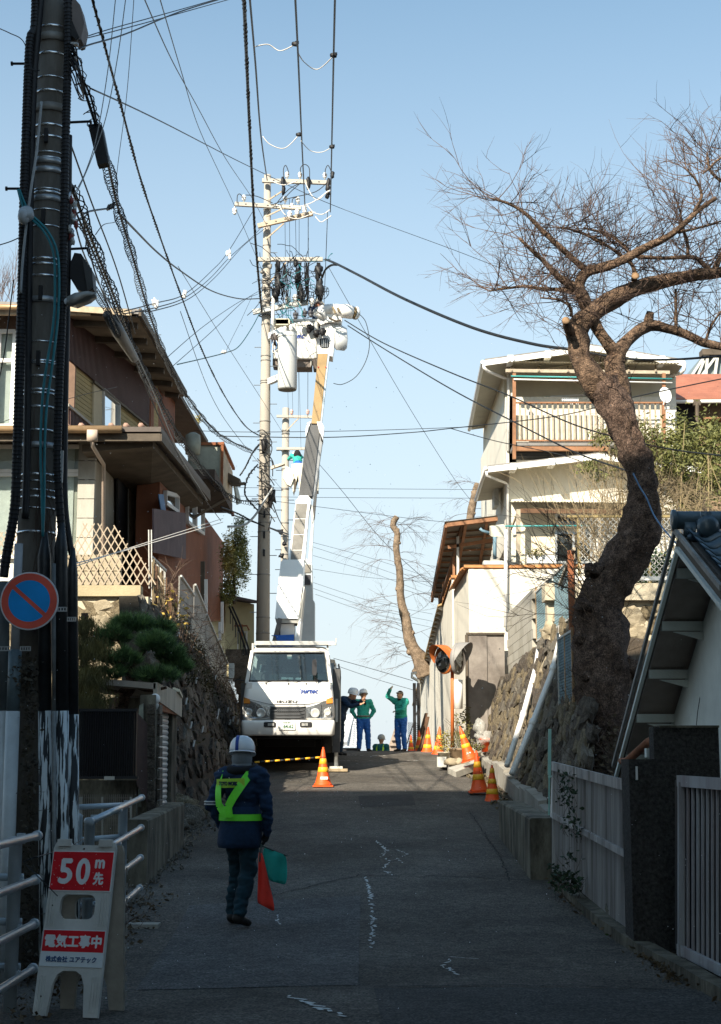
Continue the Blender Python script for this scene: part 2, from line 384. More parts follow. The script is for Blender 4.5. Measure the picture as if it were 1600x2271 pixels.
def wire(name,pts,r,label,cat='cable',m=None,sag=0,n=5,group=None,coil=None,hang=None):
 """an overhead line through (px x, px y, depth) knots, smoothed"""
 k=[P(x,y,30+(d-30)*1.22 if 30<d<39 else d) for x,y,d in pts];out=[]
 N=8 if len(k)>2 else 16
 for i in range(len(k)-1):
  p0=k[max(i-1,0)];p1=k[i];p2=k[i+1];p3=k[min(i+2,len(k)-1)]
  for j in range(N):
   t=j/N;q=.5*((2*p1)+(p2-p0)*t+(2*p0-5*p1+4*p2-p3)*t*t+(3*p1-p0-3*p2+p3)*t**3)
   if len(k)==2:q=p1.lerp(p2,t)-V((0,0,sag*4*t*(1-t)))
   out.append(q)
 out.append(k[-1]);mb=MB();mb.tube(out,r,n)
 if not coil:return obj(name,mb,m or cable_m,None,True,label=label,cat=cat,group=group)
 e=thing(name,out[0],label,cat,group);obj('cable_core',mb,m or cable_m,e,True)
 cr,pitch,wr=coil;hp=[];L=0;base=out
 for i in range(len(base)-1):
  a,b=base[i],base[i+1];dl=(b-a).length;st=max(2,int(dl/pitch*9));t=(b-a).normalized()
  x=t.cross(V((0,0,1))).normalized();y=t.cross(x)
  for s_ in range(st):
   f=s_/st;ph=2*math.pi*(L+dl*f)/pitch;rr=cr*(1+.3*math.sin(L*3.1))
   hp.append(a.lerp(b,f)+(x*math.cos(ph)+y*math.sin(ph))*rr+V((0,0,-cr*.6)))
  L+=dl
 mb2=MB();mb2.tube(hp,wr,3);obj('spiral_hanger',mb2,m or cable_m,e,True)
 return e
# ================================================================== THE SETTING
rng=random.Random(7)
def strip(name,xs,ys,zf,m,kind='structure',dz=0):
 mb=MB();vs=[(x,y,zf(x,y)+dz) for y in ys for x in xs];n=len(xs)
 mb.add(vs,[(j*n+i,j*n+i+1,(j+1)*n+i+1,(j+1)*n+i) for j in range(len(ys)-1) for i in range(n-1)])
 return obj(name,mb,m,None,True,kind=kind)
def groundz(x,y):
 z=gz(y)
 if 2.44<x<2.62 and 19<y<36:z-=.28
 if x>2.7 or x<-2.7:z+=.04*noise.noise(V((x,y*.5,0)))
 if y<8:z+=0
 return z
ysn=[-60,-30,-10,0]+[4+.5*i for i in range(130)]+[75,90,120,200,500,1500,4000]
strip('ground',[-900,-200,-60,-20,-9,-6,-4.5,-3.6,-2.9,-2.7,-1,1,2.3,2.44,2.46,2.60,2.62,2.8,3.2,4,6,9,20,60,200,900],ysn,groundz,soil)
def rz_(x,y):return gz(y)+.014-.012*abs(x/2.4)**2+.006*noise.noise(V((x*1.5,y*.8,3)))
strip('road',[-2.62+.25*i for i in range(21)]+[2.42],[-30,-10]+[2+.4*i for i in range(130)]+[60,80,120],rz_,asphalt)
strip('pavement',[-4.6+.25*i for i in range(9)],[4+.5*i for i in range(28)],lambda x,y:gz(y)+.008+.01*noise.noise(V((x,y,1))),asphalt)
def on_road(x,y,dz=.006):
 p=PG(x,y);return V((p.x,p.y,rz_(p.x,p.y)+dz))
def patch(pts,m,dz=.005,name='road_patch'):
 g=[PG(*p) for p in pts];mb=MB();c=sum(g,V((0,0,0)))/len(g);rings=[]
 K=6;out=[]
 for i in range(len(g)):
  a,b=g[i],g[(i+1)%len(g)]
  for j in range(K):q=a.lerp(b,j/K);out.append(q)
 vs=[V((c.x,c.y,rz_(c.x,c.y)+dz))]+[V((q.x,q.y,rz_(q.x,q.y)+dz)) for f in(.5,1) for q in[c.lerp(w,f) for w in out]]
 n=len(out);fs=[(0,1+i,1+(i+1)%n) for i in range(n)]+[(1+i,1+n+i,1+n+(i+1)%n,1+(i+1)%n) for i in range(n)]
 mb.add(vs,fs);obj(name,mb,m,None,kind='structure')
patch([(795,1768),(915,1764),(922,1788),(800,1794)],patch_m,.004)
patch([(1075,1716),(1180,1716),(1150,1717)],patch_m,.004) if 0 else None
patch([(420,2010),(800,1990),(795,2190),(300,2200)],M('asphalt_patch_dark',(.105,.1,.095),.93,.3,1.2,.6,60,speck=.55),.004)
patch([(830,2196),(1580,2196),(1900,2290),(850,2290)],M('asphalt_patch_near',(.07,.067,.063),.95,.3,1,.6,60,speck=.55),.004)
mark_m=M('worn_white_line',(.6,.62,.6),.9,.3,30,0)
def scribble(pts,w,seed,gap=.35):
 gap+=.08;w*=.85;r=random.Random(seed);mb=MB();g=[PG(*p) for p in pts]
 for i in range(len(g)-1):
  a,b=g[i],g[i+1];n=max(2,int((b-a).length/.05))
  for j in range(n):
   if r.random()<gap:continue
   p=a.lerp(b,j/n)+V((r.gauss(0,w*.6),0,0));q=a.lerp(b,(j+1.3)/n)+V((r.gauss(0,w*.6),0,0));ww=w*r.uniform(.3,1)
   d=(q-p);d.z=0
   if d.length<1e-5:continue
   nx=V((d.y,-d.x,0)).normalized()*ww*.5
   mb.add([V((t.x,t.y,rz_(t.x,t.y)+.009)) for t in(p-nx,p+nx,q+nx,q-nx)],[(0,1,2,3)])
 return obj('worn_marking',mb,mark_m,None,kind='structure')
scribble([(812,1948),(822,1990),(825,2040),(830,2110)],.035,1)
scribble([(835,1868),(858,1890),(845,1905),(868,1915),(850,1928),(870,1945)],.03,2)
scribble([(870,1885),(905,1898),(880,1910),(900,1922)],.02,3,.5)
scribble([(965,2120),(1000,2135),(985,2150),(1020,2170)],.03,4)
scribble([(1000,2128),(1055,2132)],.02,5);scribble([(640,2215),(700,2240),(760,2262)],.05,6)
scribble([(612,2030),(618,2055)],.03,7);scribble([(700,1690),(960,1689)],.06,8,.5);scribble([(770,1677),(850,1678)],.1,9,.3)
crk=M('crack',(.02,.02,.02),1,.1,5,0)
def crack(pts,w,seed):
 r=random.Random(seed);mb=MB();g=[PG(*p) for p in pts];L=[];
 for i in range(len(g)-1):
  n=max(2,int((g[i+1]-g[i]).length/.08))
  for j in range(n):L.append(g[i].lerp(g[i+1],j/n)+V((r.gauss(0,.012),r.gauss(0,.02),0)))
 for a,b in zip(L,L[1:]):
  d=b-a;d.z=0;nx=V((d.y,-d.x,0)).normalized()*w*r.uniform(.3,.7)
  mb.add([V((t.x,t.y,rz_(t.x,t.y)+.0085)) for t in(a-nx,a+nx,b+nx,b-nx)],[(0,1,2,3)])
 obj('road_crack',mb,crk,None,kind='structure')
crack([(930,1945),(1060,1950),(1190,1957)],.02,1);crack([(600,1990),(800,1945),(960,1950)],.015,2)
crack([(830,2195),(1150,2190),(1500,2196)],.02,3);crack([(380,1820),(560,1760),(700,1748)],.012,4)
crack([(590,1755),(800,1752),(1050,1768)],.012,5);crack([(1040,1800),(1110,1900),(1130,1960)],.012,6)
# kerb of rough concrete along the right-hand edge, moss strip
def kerb(name,pts,w,h,m):
 mb=MB();n=0
 for a,b in zip(pts,pts[1:]):
  a,b=V(a),V(b);k=max(1,int((b-a).length/.6))
  for i in range(k):
   p,q=a.lerp(b,i/k),a.lerp(b,(i+.985)/k)
   mb.bar((p.x,p.y,gz(p.y)+h/2-.05+rng.uniform(-.008,.008)),(q.x,q.y,gz(q.y)+h/2-.05),w,h+.1)
 return obj(name,mb,m,None,kind='structure')
kerb('kerb',[(2.62,9.5,0),(2.50,12,0),(2.36,14,0),(2.2,17.4,0)],.14,.1,conc_d)
kerb('kerb',[(2.40,22.2,0),(2.38,29,0),(2.3,33,0)],.1,.03,conc)
# low wall along the foot of the stone wall
mb=MB();K=14
for i in range(K):
 y0,y1=22.2+i*(35.2-22.2)/K,22.2+(i+.99)*(35.2-22.2)/K
 z0=gz(y0)+.33+.06*math.sin(i);
 mb.prism([(2.62,y0,gz(y0)-.4),(2.98,y0,gz(y0)-.4),(2.98,y0,z0+.05),(2.64,y0,z0)],(0,y1-y0,gz(y1)-gz(y0)))
obj('foot_wall',mb,conc,None,kind='structure')
# banks
def bank(name,xs,ys,zf,m):return strip(name,xs,ys,zf,m)
def rb(x,y):
 t=min(1,max(0,(y-18)/8));top=gz(y)+.15+t*2.6
 k=min(1,max(0,(x-2.9)/.5));return gz(y)-.1+(top-gz(y)+.1)*k+.12*noise.noise(V((x*2,y*1.4,5)))*k
bank('bank',[2.85+.2*i for i in range(26)],[15+.3*i for i in range(42)],rb,soil)
mb=MB();mb.prism([(3.58,27.35,0),(3.58,36.2,0),(16,36.2,0),(16,27.35,0)],(0,0,4.6));obj('terrace',mb,soil,None,kind='structure')
mb=MB();mb.prism([(2.75,36.3,0),(2.75,60,-2),(18,60,-2),(18,36.3,0)],(0,0,5.2));obj('terrace',mb,soil,None,kind='structure')
# left terrace behind the retaining wall
mb=MB();mb.add([(-3.65,26.6,4.4),(-3.55,42,3.75),(-3.5,60,1),(-30,60,1),(-30,42,3.75),(-30,26.6,4.4)]+[(-3.65,26.6,0),(-3.55,42,0),(-3.5,60,-2),(-30,60,-2),(-30,42,0),(-30,26.6,0)],
 [(0,1,4,5),(1,2,3,4),(0,6,7,1),(1,7,8,2),(5,11,6,0)]);obj('terrace',mb,soil,None,kind='structure')

# ================================================================== unseen buildings, sized to shade the near street
roofd_=M('dark_roof_deck',(.08,.08,.08),.9,.2,3,.1)
def block_behind():
 t=thing('unseen_apartment_building',(-16,-7,0),'unseen tall apartment block behind the viewer, sized to shade the street, cream walls bouncing light','building')
 Y0=-4.0;Z0=1.1+(28.2-Y0)*.7/.93
 mb=MB();mb.box((-18,Y0-6,Z0/2-1),(33,12,Z0+2));obj('wall',mb,M('cream_render',(.72,.69,.62),.9,.1,1,.2),t)  # walls kept pale to bounce light onto surfaces facing the viewer
 for fl in range(8):
  mb=MB();mb.box((-18,Y0+.35-.352,2.2+fl*3),(32.6,.1,.12));obj('floor_band',mb,conc_l,t)
 mb=MB();mb.box((-18,Y0-6,Z0+.05),(33.3,12.3,.1));obj('roof',mb,conc_d,t)
 wv=None
 for fl in range(8):
  for k in range(9):
   x=-32+k*3.4
   if wv is None:
    m1=MB();m1.box((0,0,0),(1.7,.08,1.4));wv=m1.mesh('window',[glassw]);m2=MB()
    for s in(-.88,0,.88):m2.box((s,.03,0),(.06,.1,1.5))
    for s in(-.72,.72):m2.box((0,.03,s),(1.82,.1,.06))
    wf=m2.mesh('window_frame',[steel])
   for d_,nm in((wv,'window'),):
    o=put(nm,d_,t);o.location=(x,Y0+.04,1+fl*3);f=put('frame',wf,o);f.matrix_parent_inverse=Matrix.Identity(4)
block_behind()
for(nm_,cx,cy,sx,sy,h,lab) in(('skylight_blocker',9.3,4.5,12,13,8,'added unseen building on the east kerb, blocking skylight from the near street'),('skylight_blocker',-9.7,3.2,12,14,10.5,'added unseen building on the west kerb, blocking skylight from the near street')):  # added out of view to cut skylight on the near street
 t=thing(nm_,(cx,cy,0),lab,'building')
 mb=MB();mb.box((cx,cy,h/2-.5),(sx,sy,h+1));obj('wall',mb,conc_d,t)
 mb=MB();mb.box((cx,cy,h+.12),(sx+.5,sy+.5,.2));obj('roof',mb,roofd_,t)
 sgn=-1 if cx>0 else 1
 for fl in range(2):
  for k in range(4):
   mb=MB();mb.box((cx+sgn*(sx/2+.01),cy-4.5+k*3,1.6+fl*3),(.06,1.5,1.3));w=obj('window',mb,dark_in,t)
   mb=MB();mb.box((cx+sgn*(sx/2+.03),cy-4.5+k*3,.93+fl*3),(.12,1.6,.06));obj('sill',mb,steel,w)

# ================================================================== RIGHT: retaining stone wall, blocks, fences
def wt(Y):
 ks=[(16,.9),(19,1.45),(22,2.5),(24,3.4),(25.5,4.0),(35.3,3.3)]
 for(a,b),(c,d) in zip(ks,ks[1:]):
  if a<=Y<=c:return b+(d-b)*(Y-a)/(c-a)
 return 3.3
def wallpt(Y,v):
 zb=gz(Y)+.3;zt=wt(Y);z=zb+(zt-zb)*v;return V((2.80+.58*(z-zb)/2.6,Y,z))
t=thing('stone_retaining_wall',(3,28,gz(28)),'leaning rubble stone retaining wall below the concrete block wall, two white pipes on it','retaining wall')
mb=MB();K=20;rows=[[wallpt(20.6+i*14.7/K,v) for v in(0,.5,1)] for i in range(K+1)]
vs=[p for r in rows for p in r];mb.add(vs,[(i*3+j,(i+1)*3+j,(i+1)*3+j+1,i*3+j+1) for i in range(K) for j in range(2)])
mb.prism([wallpt(35.3,0),wallpt(35.3,1),wallpt(35.3,1)+V((1.2,0,0)),wallpt(35.3,0)+V((1.2,0,0))],(0,-.05,0))
obj('mortar_bed',mb,mortar,t)
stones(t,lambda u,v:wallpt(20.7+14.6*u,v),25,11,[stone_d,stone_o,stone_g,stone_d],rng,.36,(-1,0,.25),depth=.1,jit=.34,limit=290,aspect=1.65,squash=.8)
stones(t,lambda u,v:V((2.85+1.0*u,35.35-.1,gz(35.3)+.3+1.6*v)),3,5,[stone_o,stone_g],rng,.36,(0,-1,0),depth=.1,limit=16) if 0 else None
# round-stone wall facing the street below the chain-link fence
t=thing('stone_terrace_wall',(5,27,3),'sunlit wall of big round field stones set in pale mortar beneath the chain-link fence','retaining wall')
mb=MB();mb.prism([(3.3,27,1.0),(7.5,27,1.0),(7.5,27,4.45),(3.3,27,4.45)],(0,.3,0));obj('mortar_bed',mb,mortar_l,t)
mb=MB();mb.box((5.4,27.1,4.6),(4.3,.5,.3));obj('concrete_cap',mb,mortar_l,t)
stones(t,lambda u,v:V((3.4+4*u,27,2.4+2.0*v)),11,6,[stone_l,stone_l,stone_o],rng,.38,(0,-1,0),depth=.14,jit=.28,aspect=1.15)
# stepped block wall above the stones
t=thing('block_wall',(3.4,31,3.6),'pale concrete block wall stepping along the top of the stone wall','wall')
mb=MB();mb.prism([(3.44,29.9,3.5),(3.44,35.1,3.2),(3.44,35.1,4.95),(3.44,29.9,4.98)],(.1,0,0));obj('mortar_bed',mb,mortar_l,t)
bv=[]
for q in range(3):
 m1=MB();m1.box((0,0,0),(.13,.385,.185));bv.append(m1.mesh('block',[[conc_l,conc_l,M('block_grey',(.36,.34,.29),.9,.2,3,.3,40,dirt=.4)][q]]))
for r_ in range(10):
 z=4.88-r_*.195
 for k in range(14):
  y=29.95+k*.395+(.2 if r_%2 else 0)
  if y>35 or z<wt(y)+.02:continue
  o=put('block',rng.choice(bv),t);o.location=(3.42,y,z)
def diamond(mb,p0,ux,uz,w,h,s,r):
 """chain-link mesh over a w x h panel"""
 p0,ux,uz=V(p0),V(ux),V(uz);n=int((w+h)/s)
 for sg in(1,-1):
  for i in range(-int(h/s)-1,int(w/s)+2):
   pts=[]
   x0=i*s;
   # line x = x0 + t, z = t (sg 1) or z = h - t
   ta,tb=max(0,-x0),min(h,w-x0)
   if tb-ta<s*.3:continue
   for tt in(ta,tb):
    z=tt if sg>0 else h-tt;pts.append(p0+ux*(x0+tt)+uz*z)
   mb.bar(pts[0],pts[1],r)
 return mb
bluem=M('blue_green_mesh',(.2,.3,.34),.6,.3,6,0)
t=thing('chain_link_fence',(3.4,24,4),'blue-grey chain-link panels with rusty posts climbing beside the big cherry trunk','fence')
for(xx,ya,yb,za,zb) in((3.42,24.4,29.7,3.95,4.9),(3.12,22.6,24.2,2.5,3.55)):
 mb=MB();diamond(mb,(xx,ya,za),(0,1,0),(0,0,1),yb-ya,zb-za,.09,.008);obj('wire_mesh',mb,bluem,t)
 for a,b in(((xx,ya,za),(xx,yb,za)),((xx,ya,zb),(xx,yb,zb)),((xx,ya,za-.1),(xx,ya,zb+.05)),((xx,yb,za),(xx,yb,zb+.1)),((xx,(ya+yb)/2,za),(xx,(ya+yb)/2,zb+.1))):
  mb=MB();mb.bar(a,b,.035);obj('rail',mb,copper if rng.random()<.5 else wsteel,t)
mb=MB();mb.bar((3.33,24.1,3.2),(3.33,24.1,4.95),.09);obj('post',mb,rust,t,label='thick rust red post')
mb=MB();mb.bar((3.4,23.9,3.5),(3.42,29,4.1),.06);obj('rail',mb,wood_l,t)
mb=MB();mb.bar((3.38,25.9,4.6),(3.36,23.9,4.95),.05);obj('brace',mb,wood_l,t)
# chain-link fence on the round-stone wall
t=thing('chain_link_fence',(5.5,27.1,4.75),'chain-link fence with a pale rail on top of the round-stone wall','fence')
mb=MB();diamond(mb,(3.9,27.1,4.8),(1,0,0),(0,0,1),3,1.15,.1,.012);obj('wire_mesh',mb,wsteel,t)
mb=MB();mb.bar((3.7,27.1,4.86),(7,27.1,4.86),.05,.07);obj('rail',mb,white_m,t)
mb=MB();mb.bar((3.7,27.1,5.98),(7,27.1,5.98),.04);obj('rail',mb,tan_m,t)
for x in(3.9,5.15,6.4):mb=MB();mb.bar((x,27.12,4.75),(x,27.12,6.0),.05);obj('post',mb,tan_m,t)
# two white drain pipes leaning on the stones
def pipe(nm,pts,r,lab,m=white_m,cat='pipe',grp=None,joints=()):
 t=thing(nm,pts[0],lab,cat,grp);mb=MB();mb.tube(pts,r,10);obj('pipe',mb,m,t,True)
 for j in joints:mb=MB();a,b=V(pts[j]),V(pts[j+1]);mb.tube([a,a+(b-a).normalized()*.12],r*1.25,10);obj('joint',mb,m,t,True)
 return t
pipe('drain_pipe',[P(1125,1698,26.5),P(1160,1590,27.5),P(1190,1480,28.3),P(1196,1436,28.6),P(1213,1430,28.9)],.05,'short white plastic drain pipe leaning on the stones, farther of the two',joints=(1,3))
pipe('drain_pipe',[P(1136,1717,24.3),P(1180,1610,24.8),P(1226,1490,25.3),P(1243,1420,25.6),P(1246,1392,25.8),P(1262,1388,26)],.05,'long white plastic drain pipe rising beside the chain-link panel, nearer of the two',joints=(1,2,4))
# near concrete block beside the gutter
t=thing('concrete_planter_wall',(2.1,19.5,gz(19)),'dark mossy concrete block wall stub beside the road, right of the two nearest cones','wall')
def cw(mb,x0,x1,ya,yb,zt0,zt1):
 n=10;secs=[]
 for i in range(n+1):
  y=ya+(yb-ya)*i/n;zt=zt0+(zt1-zt0)*i/n;zb=gz(y)-.1;w=.012*noise.noise(V((y*3,1,2)))
  secs.append([V((x0+w,y,zb)),V((x1+w,y,zb)),V((x1+w,y,zt-.02)),V((x1-.02+w,y,zt)),V((x0+.02+w,y,zt)),V((x0+w,y,zt-.02))])
 mb.loft(secs)
mb=MB();cw(mb,1.95,2.27,18,22,1.0,1.1);obj('wall',mb,conc_d,t)
mb=MB();mb.box((2.2,21.3,.85),(.0001,.0001,.0001))
t=thing('rubble_slab',(2.2,33,gz(33)),'broken white concrete slab tilted beside the gutter under the leaning cone','slab')
pts=[P(993,1703,33.2),P(1030,1692,34),P(1062,1676,34.3),P(1060,1694,32.6),P(1012,1712,32.0)]
mb=MB();mb.prism(pts,(0,0,-.13));obj('slab',mb,conc_l,t)
# green post by the corrugated fence, notice board frame
greenp=M('pale_green_paint',(.28,.5,.42),.5,.15,6,0)
t=thing('sign_frame',(2.35,18.8,.3),'pale green metal frame and post beside the corrugated fence','frame')
mb=MB();mb.bar(P(1220,1617,18.6),P(1219,1720,18.6),.035);mb.bar(P(1219,1720,18.6),P(1218,1850,18.6),.02);mb.bar(P(1218,1723,18.5),P(1232,1721,18.2),.02);mb.bar(P(1219,1852,18.5),P(1232,1846,18.2),.03);obj('post',mb,greenp,t)
mb=MB();mb.prism([P(1224,1725,18.3),P(1230,1723,18.1),P(1228,1812,18.1),P(1221,1816,18.3)],(.01,.01,0));obj('paper_sheet',mb,white_m,t)

# ------------------------------------------------------------------ corrugated metal fence (two leaves) and slatted gate
def fpt(x):return(18-(x-1232)/(1408-1232)*4.0)
t=thing('corrugated_fence',P(1330,1990,15.7),'weathered grey corrugated metal fence with sagging rail between ivy and dark gate pillar','fence')
for(xa,xb) in((1234,1284),(1286,1406)):
 def B(x):return 1930+(x-1234)*.82
 def T(x):return 1697+(x-1234)*.262
 pa=P(xa,B(xa),fpt(xa));pb=P(xb,B(xb),fpt(xb));ta=P(xa,T(xa),fpt(xa));tb=P(xb,T(xb),fpt(xb))
 nr=V((-1,-.25,0))
 mb=MB();corr(mb,pa,pb,ta-pa,tb-pb,.05,.02,nr);mb.prism([pa-nr*.02,pb-nr*.02,tb-nr*.02,ta-nr*.02],(.01,0,0));obj('corrugated_panel',mb,corr_g,t)
 def yy(x,f):return T(x)+(B(x)-T(x))*f
 for f0,w in((0.0,.1),(.47,.06)):
  a=P(xa,yy(xa,f0)+2,fpt(xa))+nr*.04;b=P(xb,yy(xb,f0)+2,fpt(xb))+nr*.04
  mb=MB();mb.bar(a,b,.03,w);obj('rail',mb,corr_g,t)
 for x in(xa,xb):mb=MB();mb.bar(P(x,T(x)-3,fpt(x))+nr*.02,P(x,B(x)+4,fpt(x))+nr*.02,.05);obj('post',mb,corr_g,t)
mb=MB();mb.bar(P(1350,2010,15.2),P(1372,2068,14.9),.06);mb.bar(P(1372,2030,14.9),P(1372,2075,14.9),.07);obj('brace',mb,conc_d,t)
pebble=M('dark_pebbledash',(.035,.032,.03),.98,.6,30,1.0,60,col2=(.085,.08,.075),dirt=.7)
t=thing('gate_pillar',(2.6,13.6,0),'dark pebble-dash gate pillar between corrugated fence and slatted gate','pillar')
mb=MB();boxpx(mb,1408,1684,1502,2150,13.5,.4);obj('pillar',mb,pebble,t)
mb=MB();boxpx(mb,1412,1700,1415,1730,13.46,.03);obj('tag',mb,white_m,t)
t=thing('pebbledash_wall',(3,14.1,0),'taller dark pebble-dash wall panel behind the gate pillar','wall')
mb=MB();boxpx(mb,1466,1612,1594,2150,14.0,.22);obj('wall',mb,pebble,t)
mb=MB();boxpx(mb,1464,1609,1596,1614,13.97,.28);obj('cap',mb,conc_d,t)
def gd(x):return 12.7-(x-1508)/92*.8
t=thing('slatted_gate',P(1555,2130,12.3),'mauve grey slatted metal gate right of the dark pillar','gate')
def gpt(x,y):return P(x,y,gd(x))
for i in range(13):
 x=1516+i*11.0
 yb=2112+(x-1508)*.38
 mb=MB();a=gpt(x,1742+(x-1508)*.05);b=gpt(x,yb);mb.bar(a,b,.02,.022);obj('slat',mb,corr_v,t)
for ya,yb,h in((1732,1740,.09),(2105,2160,.08)):
 mb=MB();mb.bar(gpt(1506,ya),gpt(1680,ya+(yb-ya)*1.6),.035,h);obj('rail',mb,corr_v,t)
mb=MB();mb.bar(gpt(1513,1735),gpt(1513,2140),.06,.05);obj('post',mb,corr_v,t)
mb=MB();mb.prism([gpt(1506,1730)+V((0,.14,0)),gpt(1680,1730)+V((0,.14,0)),gpt(1680,2175)+V((0,.14,0)),gpt(1506,2110)+V((0,.14,0))],(0,.01,0));obj('back_panel',mb,black_m,t)

# ------------------------------------------------------------------ near tiled-roof building
t=thing('tiled_building',(4,15.5,0),'white plastered outbuilding with grey tiled gable roof behind the pebble-dash wall','building')
XB,XW=2.95,3.36
PK=V((XB,13.9,3.70));FE=V((XB,17.75,1.56));NE=V((XB,12.2,2.98))
white_sh=M('old_white_plaster',(.72,.76,.71),.85,.12,1.5,.15,50,dirt=.15)
mb=MB();mb.prism([(XW,12.7,-.1),(XW,17.6,-.1),(XW,17.5,1.62),(XW,13.9,3.6),(XW,12.7,3.1)],(6,0,0));obj('wall',mb,white_sh,t)
for k,(a,b) in enumerate(((PK,FE),(PK,NE))):
 dn=(b-a).normalized()
 mb=MB();mb.prism([a+V((.03,0,-.04)),b+V((.03,0,-.04)),b+V((.03,0,.0)),a+V((.03,0,.0))],(6.4,0,0));obj('soffit',mb,M('soffit_brown',(.34,.28,.24),.9,.2,3,.2,30),t)
 mb=MB();mb.prism([a+V((0,0,-.12)),b+V((0,0,-.12)),b+V((0,0,.01)),a+V((0,0,.01))],(-.03,0,0));obj('barge_board',mb,fascia,t)
 mb=MB();mb.prism([a+V((-.031,0,-.16)),b+V((-.031,0,-.16)),b+V((-.031,0,-.115)),a+V((-.031,0,-.115))],(-.035,0,0));obj('barge_trim',mb,white_sh,t)
 mb=MB();mb.prism([a+V((-.05,0,.012)),b+V((-.05,0,.012)),b+V((-.05,0,.06)),a+V((-.05,0,.06))],(-.03,0,0));obj('verge_tile',mb,M('verge_grey',(.3,.29,.27),.8,.3,5,.3,30),t)
for f in(.10,.3,.5,.7,.9):
 p=PK.lerp(FE,f);mb=MB();mb.box((p.x+.23,p.y,p.z-.10),(.44,.07,.09));obj('purlin_end',mb,white_sh,t)
 mb=MB();mb.prism([(XW-.001,p.y-.05,p.z-.16),(XW-.001,p.y-.05,p.z-.24),(XB+.12,p.y-.05,p.z-.16)],(0,.05,0));obj('bracket',mb,white_sh,t)
for f in(.3,.6,.9):
 p=PK.lerp(NE,f);mb=MB();mb.box((p.x+.2,p.y,p.z-.12),(.4,.05,.13));obj('purlin_end',mb,white_sh,t)
# tiles on the slope facing the street
def tilemesh(w,L,name,m):
 mb=MB();n=8;top=[];
 for j,y in enumerate((0,L)):
  for i in range(n+1):
   u=i/n;z=.035*math.cos(u*2*math.pi)*(1 if u<.5 else.8)+.02;top.append((u*w,y,z))
 vs=top+[(x,y,z-.018) for x,y,z in top];N=n+1
 fs=[(i,i+1,N+i+1,N+i) for i in range(n)]+[(2*N+i,3*N+i,3*N+i+1,2*N+i+1) for i in range(n)]+[(i,2*N+i,2*N+i+1,i+1) for i in range(n)]
 mb.add(vs,fs);return mb.mesh(name,[m],True)
tm=tilemesh(.265,.27,'tile',tile_b)
dn=(PK-NE);L=dn.length;ang=math.atan2(dn.z,dn.y)
for r_ in range(7):
 for k in range(9):
  f=r_*.235/L
  if f>.97:continue
  p=NE.lerp(PK,f);o=put('tile',tm,t);o.location=(XB+.0+k*.262,p.y-.04,p.z+.045+.008);o.rotation_euler=(ang-.05,0,0)
mb=MB();mb.tube([PK+V((-.08,0,.13)),PK+V((4,0,.13))],.085,12);obj('ridge_tile',mb,tile_b,t,True)
mb=MB();mb.lathe(PK+V((-.1,0,.13)),[(.05,0),(.1,.01),(.1,.04),(.06,.05)],14,Matrix.Rotation(math.pi/2,3,'Y'));mb.box(PK+V((.06,0,.03)),(.1,.16,.14));obj('ridge_end',mb,tile_b,t,True)
mb=MB();c=P(1566,1176,13.7)
mb.box(c,(.13,.14,.2));mb.box(c+V((0,0,.12)),(.09,.1,.09));mb.lathe(c+V((0,-.08,.02)),[(.1,0),(.1,.04),(.05,.07)],12,Matrix.Rotation(math.pi/2,3,'X'));mb.ell(c+V((.1,-.02,-.07)),(.09,.06,.05));mb.ell(c+V((-.09,-.02,-.07)),(.09,.06,.05));obj('ridge_ornament',mb,tile_b,t,True)
mb=MB();mb.tube([P(1375,1688,17.4)+V((.02,0,0)),P(1390,1690,15.5),P(1440,1645,14.6),P(1466,1645,14.3)],.04,8);obj('gutter_pipe',mb,rust,t,True)
mb=MB();mb.box(P(1557,1528,15.4)+V((-.0,0,0)),(.08,.06,.04));mb.tube([P(1556,1530,15.3),P(1548,1580,15.2),P(1545,1612,15.1)],.004,4);obj('cable_clip',mb,black_m,t)
mb=MB();boxpx(mb,1435,1660,1463,1680,14.5,.1);obj('plinth_board',mb,white_sh,t)

# grit and leaf litter gathered along the road edges
def litter(nm,label,fx,y0,y1,n,sz,m,seed,flat=False):
 r=random.Random(seed);t=thing(nm,(fx(y0),y0,gz(y0)),label,'debris');mb=MB()
 for k in range(n):
  y=r.uniform(y0,y1);x=fx(y)+r.gauss(0,.09)+abs(r.gauss(0,.05));s=sz*r.uniform(.4,1.2);c=V((x,y,gz(y)+.02+s*.2))
  if flat:leafcloud(mb,c,(.01,.01,.005),1,s*1.6,r,.6)
  else:mb.box(c,(s,s*.8,s*.6),(r.random()*3,r.random()*3,r.random()*3))
 obj('scatter',mb,m,t,kind='stuff')
litter('gravel','loose grit and small stones along the gutter edge below the cones',lambda y:2.36,19,36,500,.05,stone_o,1)
litter('gravel','loose grit along the foot of the low mossy wall and truck side',lambda y:-2.42,16,31,500,.04,stone_g,2)
litter('leaf_litter','brown leaf litter blown against the kerb by the slatted gate',lambda y:2.5-(y-12)*.05,10,18,500,.04,litter_m,3,True)
litter('leaf_litter','brown leaf litter under the guard rails',lambda y:-2.2,9.5,17,420,.035,litter_m,4,True)
# ================================================================== RIGHT: white houses and walls up the street
def slab(mb,poly,vec):mb.prism(poly,vec);return mb
t=thing('white_house',P(1300,1260,42),'white two-storey house with rusty balcony and low gabled roof behind the cherry tree','house')
D=42.
cream=M('cream_plaster',(.76,.68,.52),.9,.12,1.5,.15,50,dirt=.15)
mb=MB();boxpx(mb,1128,880,1500,1300,D,9);obj('wall',mb,plaster,t)
# upper gable wall, set back behind the balcony
mb=MB();g=[P(1118,812,D+.9),P(1118,1000,D+.9),P(1500,1000,D+.9),P(1500,812,D+.9),P(1312,775,D+.9)]
mb.prism(g,(0,7.5,0));obj('gable_wall',mb,cream,t)
